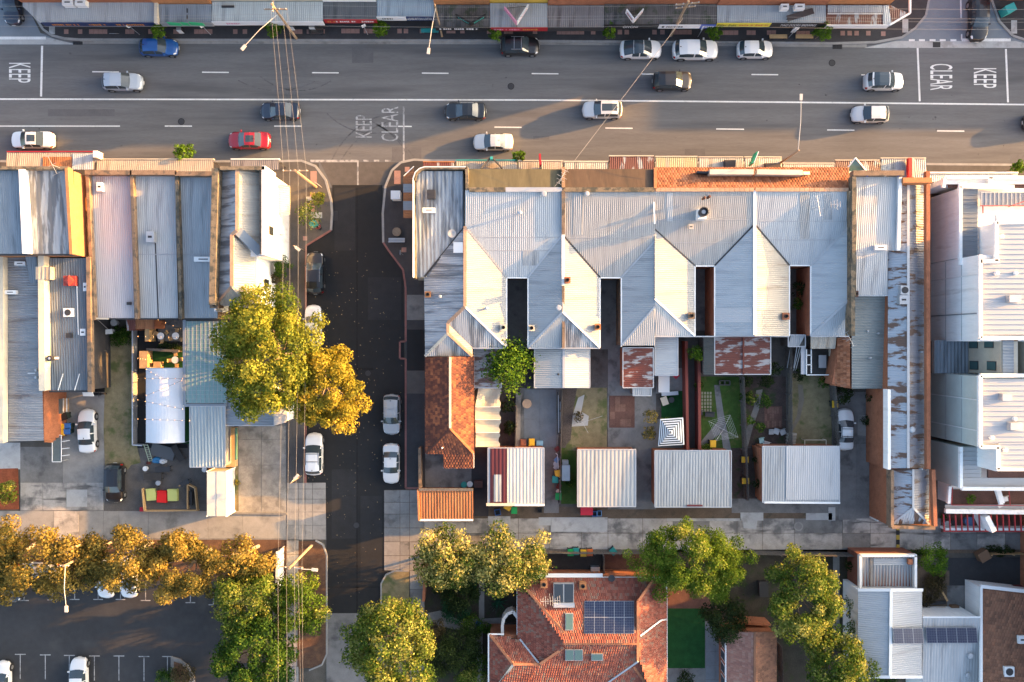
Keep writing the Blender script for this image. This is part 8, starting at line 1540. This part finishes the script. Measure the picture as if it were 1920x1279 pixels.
# timber and rubbish by the store
for k, (p, q, w, m_, lb) in enumerate((((1732, 1132), (1772, 1128), .35, dark_m, 'dark rolled sheet on the timber pile'), ((1730, 1142), (1770, 1140), .45, timber_new, 'raw plank on the timber pile'), ((1738, 1152), (1776, 1150), .7, white_m, 'white board on the timber pile'), ((1752, 1090), (1772, 1124), .2, timber_new, 'plank lying across the garden cuttings'), ((1732, 1146), (1763, 1137), .12, white_m, 'thin white batten on the timber pile'))):
    t = thing('plank', lb, 'plank', W(*p)); bar('board', (*W(*p)[:2], .2 + .09 * k), (*W(*q)[:2], .2 + .09 * k), w, .06, m_, t); bar('edge_strip', (*W(*p)[:2], .13 + .09 * k), (*W(*q)[:2], .13 + .09 * k), w * .5, .05, m_, t)
crate('wooden crate on the store drive', 1791, 1140, .8, .5, .5, plain('brown crate', (.16, .09, .05), .8), 0, 'crate', 'crate', False); crate('pale pallet box on the store drive', 1793, 1150, 1.3, .55, .6, concrete, 0, 'pallet', 'pallet', False); crate('brown wedge shaped hut at the drive edge', 1846, 1043, 1.1, 1.0, .9, plain('brown crate', (.16, .09, .05)), 30, 'kennel', 'kennel', False)
# yard racks
t = thing('panel_rack', 'dark tilted panel rack beside the white sedan', 'rack', W(115, 842)); a = [W(98, 816, 1.4), W(115, 816, 1.4), W(115, 866, 1.4), W(98, 866, 1.4)]; MB().prism([p[:2] for p in a], 1.34, 1.4, True).build('panel', M('grey panel', (.10, .12, .12), (.15, .15, .05), .3), t)
for p, q in (((98, 816), (115, 816)), ((115, 816), (115, 866)), ((115, 866), (98, 866)), ((98, 866), (98, 816)), ((115, 828), (130, 826)), ((115, 842), (130, 840)), ((115, 855), (130, 853))): bar('frame', W(*p, 1.42), W(*q, 1.42), .07, .06, white_m, t)
for p in ((99, 817), (114, 817), (99, 865), (114, 865)): q = W(*p, 1.4); MB().tube((q[0], q[1], 0), (q[0], q[1], 1.4), .03, n=6).build('leg', galv, t)
t = thing('rack', 'dark panel and pallet rack above the wheelie bins', 'rack', W(110, 762)); MB().prism([W(*p, 1.5)[:2] for p in rect(98, 748, 117, 776)], 1.44, 1.5, True).build('panel', M('grey panel', (.10, .12, .12)), t); bar('frame', W(97.5, 736, 1.5), W(97.5, 777, 1.5), .07, .07, white_m, t)
for k in range(4): bar('slat', W(119 + 3 * k, 747, 1.0), W(119 + 3 * k, 772, 1.0), .1, .06, timber_new if k % 2 else white_m, t)
for p in ((99, 750), (116, 750), (99, 774), (116, 774)): q = W(*p, 1.4); MB().tube((q[0], q[1], 0), (q[0], q[1], 1.45), .03, n=6).build('leg', galv, t)
t = thing('door_canopy', 'small white canopy below the steel blue workshop', 'canopy', W(165, 738)); MB().prism([W(*p, 2.4)[:2] for p in ((154, 735), (173, 735), (176, 743), (156, 743))], 2.3, 2.4, True).build('panel', white_m, t); bar('bracket', W(158, 735, 2.3), W(160, 742, 2.3), .05, .05, galv, t)
t = thing('motorbike', 'dark covered motorbike in the workshop passage', 'motorbike', W(188, 738)); x, y, _ = W(188, 738)
for dx in (-.55, .55): MB().tube((x + dx, y - .07, .32), (x + dx, y + .07, .32), .32, n=14).build('wheel', tyre_m, t)
MB().beam((x - .5, y, .6), (x + .4, y, .7), .3, .3).build('tank', black_m, t); MB().beam((x + .35, y - .35, .95), (x + .35, y + .35, .95), .05, .05).build('handlebar', dark_m, t); MB().beam((x - .7, y, .78), (x - .1, y, .82), .28, .12).build('seat', black_m, t)
t = thing('gantry_arm', 'orange tipped white bracket reaching across the passage', 'bracket', W(153, 596, 4.6)); bar('arm', W(155, 596, 4.9), W(203, 598, 4.9), .16, .1, render_c, t); bar('tip', W(153, 596, 4.9), W(164, 596.5, 4.9), .2, .14, brick_orange, t)
# benches and small furniture on the footpaths
def fbench(label, px, py, L_, m_, ang=0, back=True, z=.13):
    x, y, _ = W(px, py, .5); t = thing('bench', label, 'bench', (0, 0, 0))
    for k in range(3): MB().box(-L_ / 2, L_ / 2, -.2 + .15 * k, -.08 + .15 * k, .42, .46).build('slat', m_, t)
    if back: MB().box(-L_ / 2, L_ / 2, .26, .30, .5, .85).build('backrest', m_, t)
    for sx in (-1, 1): MB().box(sx * (L_ / 2 - .15) - .03, sx * (L_ / 2 - .15) + .03, -.2, .26, 0, .42).build('leg', dark_m, t)
    t.location = (x, y, z); t.rotation_euler = (0, 0, math.radians(ang))
fbench('pale steel bench with high back by the rounded corner shop', 744, 450, 1.75, galv, 180); fbench('pale bench at the potted yellow shrub', 583, 373, 1.0, concrete_pale, 0, False); fbench('orange timber bench before the brewery, western', 1459, 69, 1.9, timber_new, 0, False); fbench('orange timber bench before the brewery, eastern', 1508, 69, 1.9, timber_new, 0, False); fbench('dark bench beside the power pole on the north footpath', 593, 60, 1.6, timber_dark, 0); fbench('teal street bench beside the slim light pole', 806, 58, 1.9, c_teal, 0, False)
tub('teal litter bin beside the olive sapling', 588, 420, .42, .9, c_teal, z=.13); tub('tree pit ring with dark pot by the steel bench', 744, 435, .45, .3, M('pit gravel', (.2, .16, .12), (.1, .2, .3)), z=.13)
for lb, x, y, s_ in (('white a-frame board beside the wide pale awning', 546, 51, .6), ('pale a-frame board under the wide pale awning', 586, 52, .6), ('small notice board at the cafe benches', 1489, 55, .5), ('white a-frame board near the navy fascia corner', 338, 57, .5)):
    x_, y_, _ = W(x, y, .6); t = thing('a_frame_board', lb, 'sign', (x_, y_, .13)); MB().beam((x_ - s_ / 2, y_ - .15, .6), (x_ + s_ / 2, y_ - .15, .6), .05, .9).build('panel', white_m, t); MB().beam((x_ - s_ / 2, y_ + .15, .6), (x_ + s_ / 2, y_ + .15, .6), .05, .9).build('panel', dark_m, t); bar('hinge', (x_ - s_ / 2, y_, 1.05), (x_ + s_ / 2, y_, 1.05), .3, .03, grey_m, t)
def post_sign(label, px, py, h, m_, w=.45, hgt=.6, ang=0.0, z=.13):
    x, y, _ = W(px, py); t = thing('sign_post', label, 'sign', (x, y, z)); MB().tube((x, y, z), (x, y, h), .035, n=6).build('post', galv, t); d = Vector((math.cos(ang), math.sin(ang), 0)) * w / 2; MB().beam((x - d.x, y - d.y, h - hgt / 2), (x + d.x, y + d.y, h - hgt / 2), .04, hgt).build('panel', m_, t)
post_sign('parking sign post on the north footpath by the pavers', 263, 66, 2.8, white_m, ang=.6); post_sign('parking sign post beside the green banners', 396, 66, 2.8, white_m, ang=.6); post_sign('parking sign post below the dark red fascia', 690, 66, 2.8, white_m, ang=.5); post_sign('parking sign post at the boxy white suv', 1308, 70, 2.8, white_m, ang=.5); post_sign('parking sign post by the brewery bench', 1478, 71, 2.8, white_m, ang=0); post_sign('parking sign post by the tall timber pole', 528, 58, 2.8, render_c, ang=.7); post_sign('stop sign post at the rounded corner kerb', 756, 478, 2.4, galv, ang=1.5); post_sign('tilted sign by the corner footpath pavers', 604, 352, 2.2, render_c, .7, .2, -.6)
t = thing('bike_hoop', 'grey steel bike hoop on the north footpath', 'bike rack', W(214, 62)); P = [W(205 + 18 * k / 8, 63, .13 + .8 * math.sin(math.pi * k / 8)) for k in range(9)]
for a, b in zip(P, P[1:]): MB().tube(a, b, .03, n=6).build('hoop_length', galv, t)
t = thing('blue_box_roof', 'white satellite dish on the red tiled house gutter', 'satellite dish', W(1147, 1085, 3.6)); t.name = 'satellite_dish'; x, y, _ = W(1147, 1085, 4.2); MB().lathe((x, y, 4.0), [(.05, 0), (.25, .03), (.36, .1), (.33, .1), (.04, .04)], 16).build('dish', dark_m, t); MB().tube((x, y, 3.4), (x, y, 4.0), .03, n=6).build('arm', galv, t)
aerial('tv aerial with many elements on the red tiled house', 1030, 1115, 5.0, 2.0, .05, 9, 1.9); aerial('tv aerial at the party wall of the mossy slope', 1052, 338, 7.0, 1.6, 1.1, 5, 1.4); aerial('twin tv aerial on the pale roof below the tiled corner', 1522, 392, 6.4, 1.8, -1.4, 4, 2.0); aerial('small tv aerial on the pale blue roof by the tiled corner', 1556, 388, 6.4, 1.4, .05, 4, .9); aerial('tv aerial leaning over the terracotta lean-to', 1580, 636, 4.2, 1.8, -1.1, 5, 1.6); aerial('tv aerial on the polycarbonate roof edge', 398, 632, 3.5, 1.6, .3, 5, 1.1)
# apartment terrace furniture
lounge('white garden chair on the apartment balcony', 1853, 925, .6, .6, .4, white_m, 10); [o for o in bpy.data.objects if o.get('label') == 'white garden chair on the apartment balcony'][0].location.z = 2.9
lounge('white low stool on the apartment balcony', 1845, 937, .6, .4, .35, white_m, 30, False, 'stool', 'stool'); [o for o in bpy.data.objects if o.get('label') == 'white low stool on the apartment balcony'][0].location.z = 2.9
for k, (x, y, lb) in enumerate(((1776, 983, 'grey pot in the pergola court'), (1786, 982, 'dark plant pot in the pergola court'), (1817, 978, 'pale barbecue in the pergola court'))): tub(lb, x, y, .35 if k < 2 else .5, .6, (galv, dark_m, plain('pale blue crate', (.12, .25, .45)))[k], z=.12)
# person at the corner
def skin(name, verts, edges, radii, mat, parent, sub=1):
    me = bpy.data.meshes.new(name); me.from_pydata(verts, edges, []); o = bpy.data.objects.new(name, me); col.objects.link(o); o.parent = parent; me.materials.append(mat)
    o.modifiers.new('skin', 'SKIN'); me.skin_vertices.new() if not me.skin_vertices else None
    for v, r in zip(me.skin_vertices[0].data, radii): v.radius = r if isinstance(r, tuple) else (r, r)
    me.skin_vertices[0].data[0].use_root = True; s = o.modifiers.new('sub', 'SUBSURF'); s.levels = sub; s.render_levels = sub; o.modifiers['skin'].use_smooth_shade = True; return o
t = thing('person', 'person in a red and dark top standing by the litter bin', 'person', (0, 0, 0)); sk = plain('skin tone', (.42, .25, .17), .6)
skin('body', [(0, 0, .95), (0, 0, 1.2), (0, 0, 1.42), (0, .02, 1.52), (0, .03, 1.62), (0, .02, 1.74), (.19, 0, 1.40), (.26, .03, 1.15), (.24, .2, .98), (-.19, 0, 1.40), (-.27, .05, 1.14), (-.22, .22, 1.02), (.1, 0, .9), (.11, .05, .5), (.11, .02, .07), (.11, .16, .04), (-.1, 0, .9), (-.11, -.02, .5), (-.11, -.08, .07), (-.11, .06, .04), (.23, .27, .93), (-.21, .29, .98)],
     [(0, 1), (1, 2), (2, 3), (3, 4), (4, 5), (2, 6), (6, 7), (7, 8), (8, 20), (2, 9), (9, 10), (10, 11), (11, 21), (0, 12), (12, 13), (13, 14), (14, 15), (0, 16), (16, 17), (17, 18), (18, 19)],
     [(.15, .11), (.14, .10), (.16, .11), (.06, .06), (.09, .10), (.08, .09), .065, .05, .035, .065, .05, .035, .09, .06, .045, .04, .09, .06, .045, .04, .03, .03], sk, t)
skin('jacket', [(0, 0, .95), (0, 0, 1.2), (0, 0, 1.44), (.19, 0, 1.42), (.26, .03, 1.15), (.245, .17, 1.0), (-.19, 0, 1.42), (-.27, .05, 1.14), (-.225, .19, 1.03)], [(0, 1), (1, 2), (2, 3), (3, 4), (4, 5), (2, 6), (6, 7), (7, 8)], [(.19, .14), (.17, .13), (.19, .14), .09, .07, .055, .09, .07, .055], plain('red and dark cloth', (.22, .03, .03), .85), t)
skin('trousers', [(0, 0, .95), (.1, 0, .88), (.11, .05, .5), (.11, .02, .1), (-.1, 0, .88), (-.11, -.02, .5), (-.11, -.08, .1)], [(0, 1), (1, 2), (2, 3), (0, 4), (4, 5), (5, 6)], [(.17, .125), .11, .08, .065, .11, .08, .065], plain('dark cloth', (.015, .016, .022), .85), t)
MB().lathe((0, 0, 1.66), [(.10, -.06), (.115, .02), (.10, .10), (.05, .15)], 12).build('hair', plain('dark hair', (.02, .014, .01), .8), t); t.location = (*W(603, 430)[:2], .13); t.rotation_euler = (0, 0, .7)
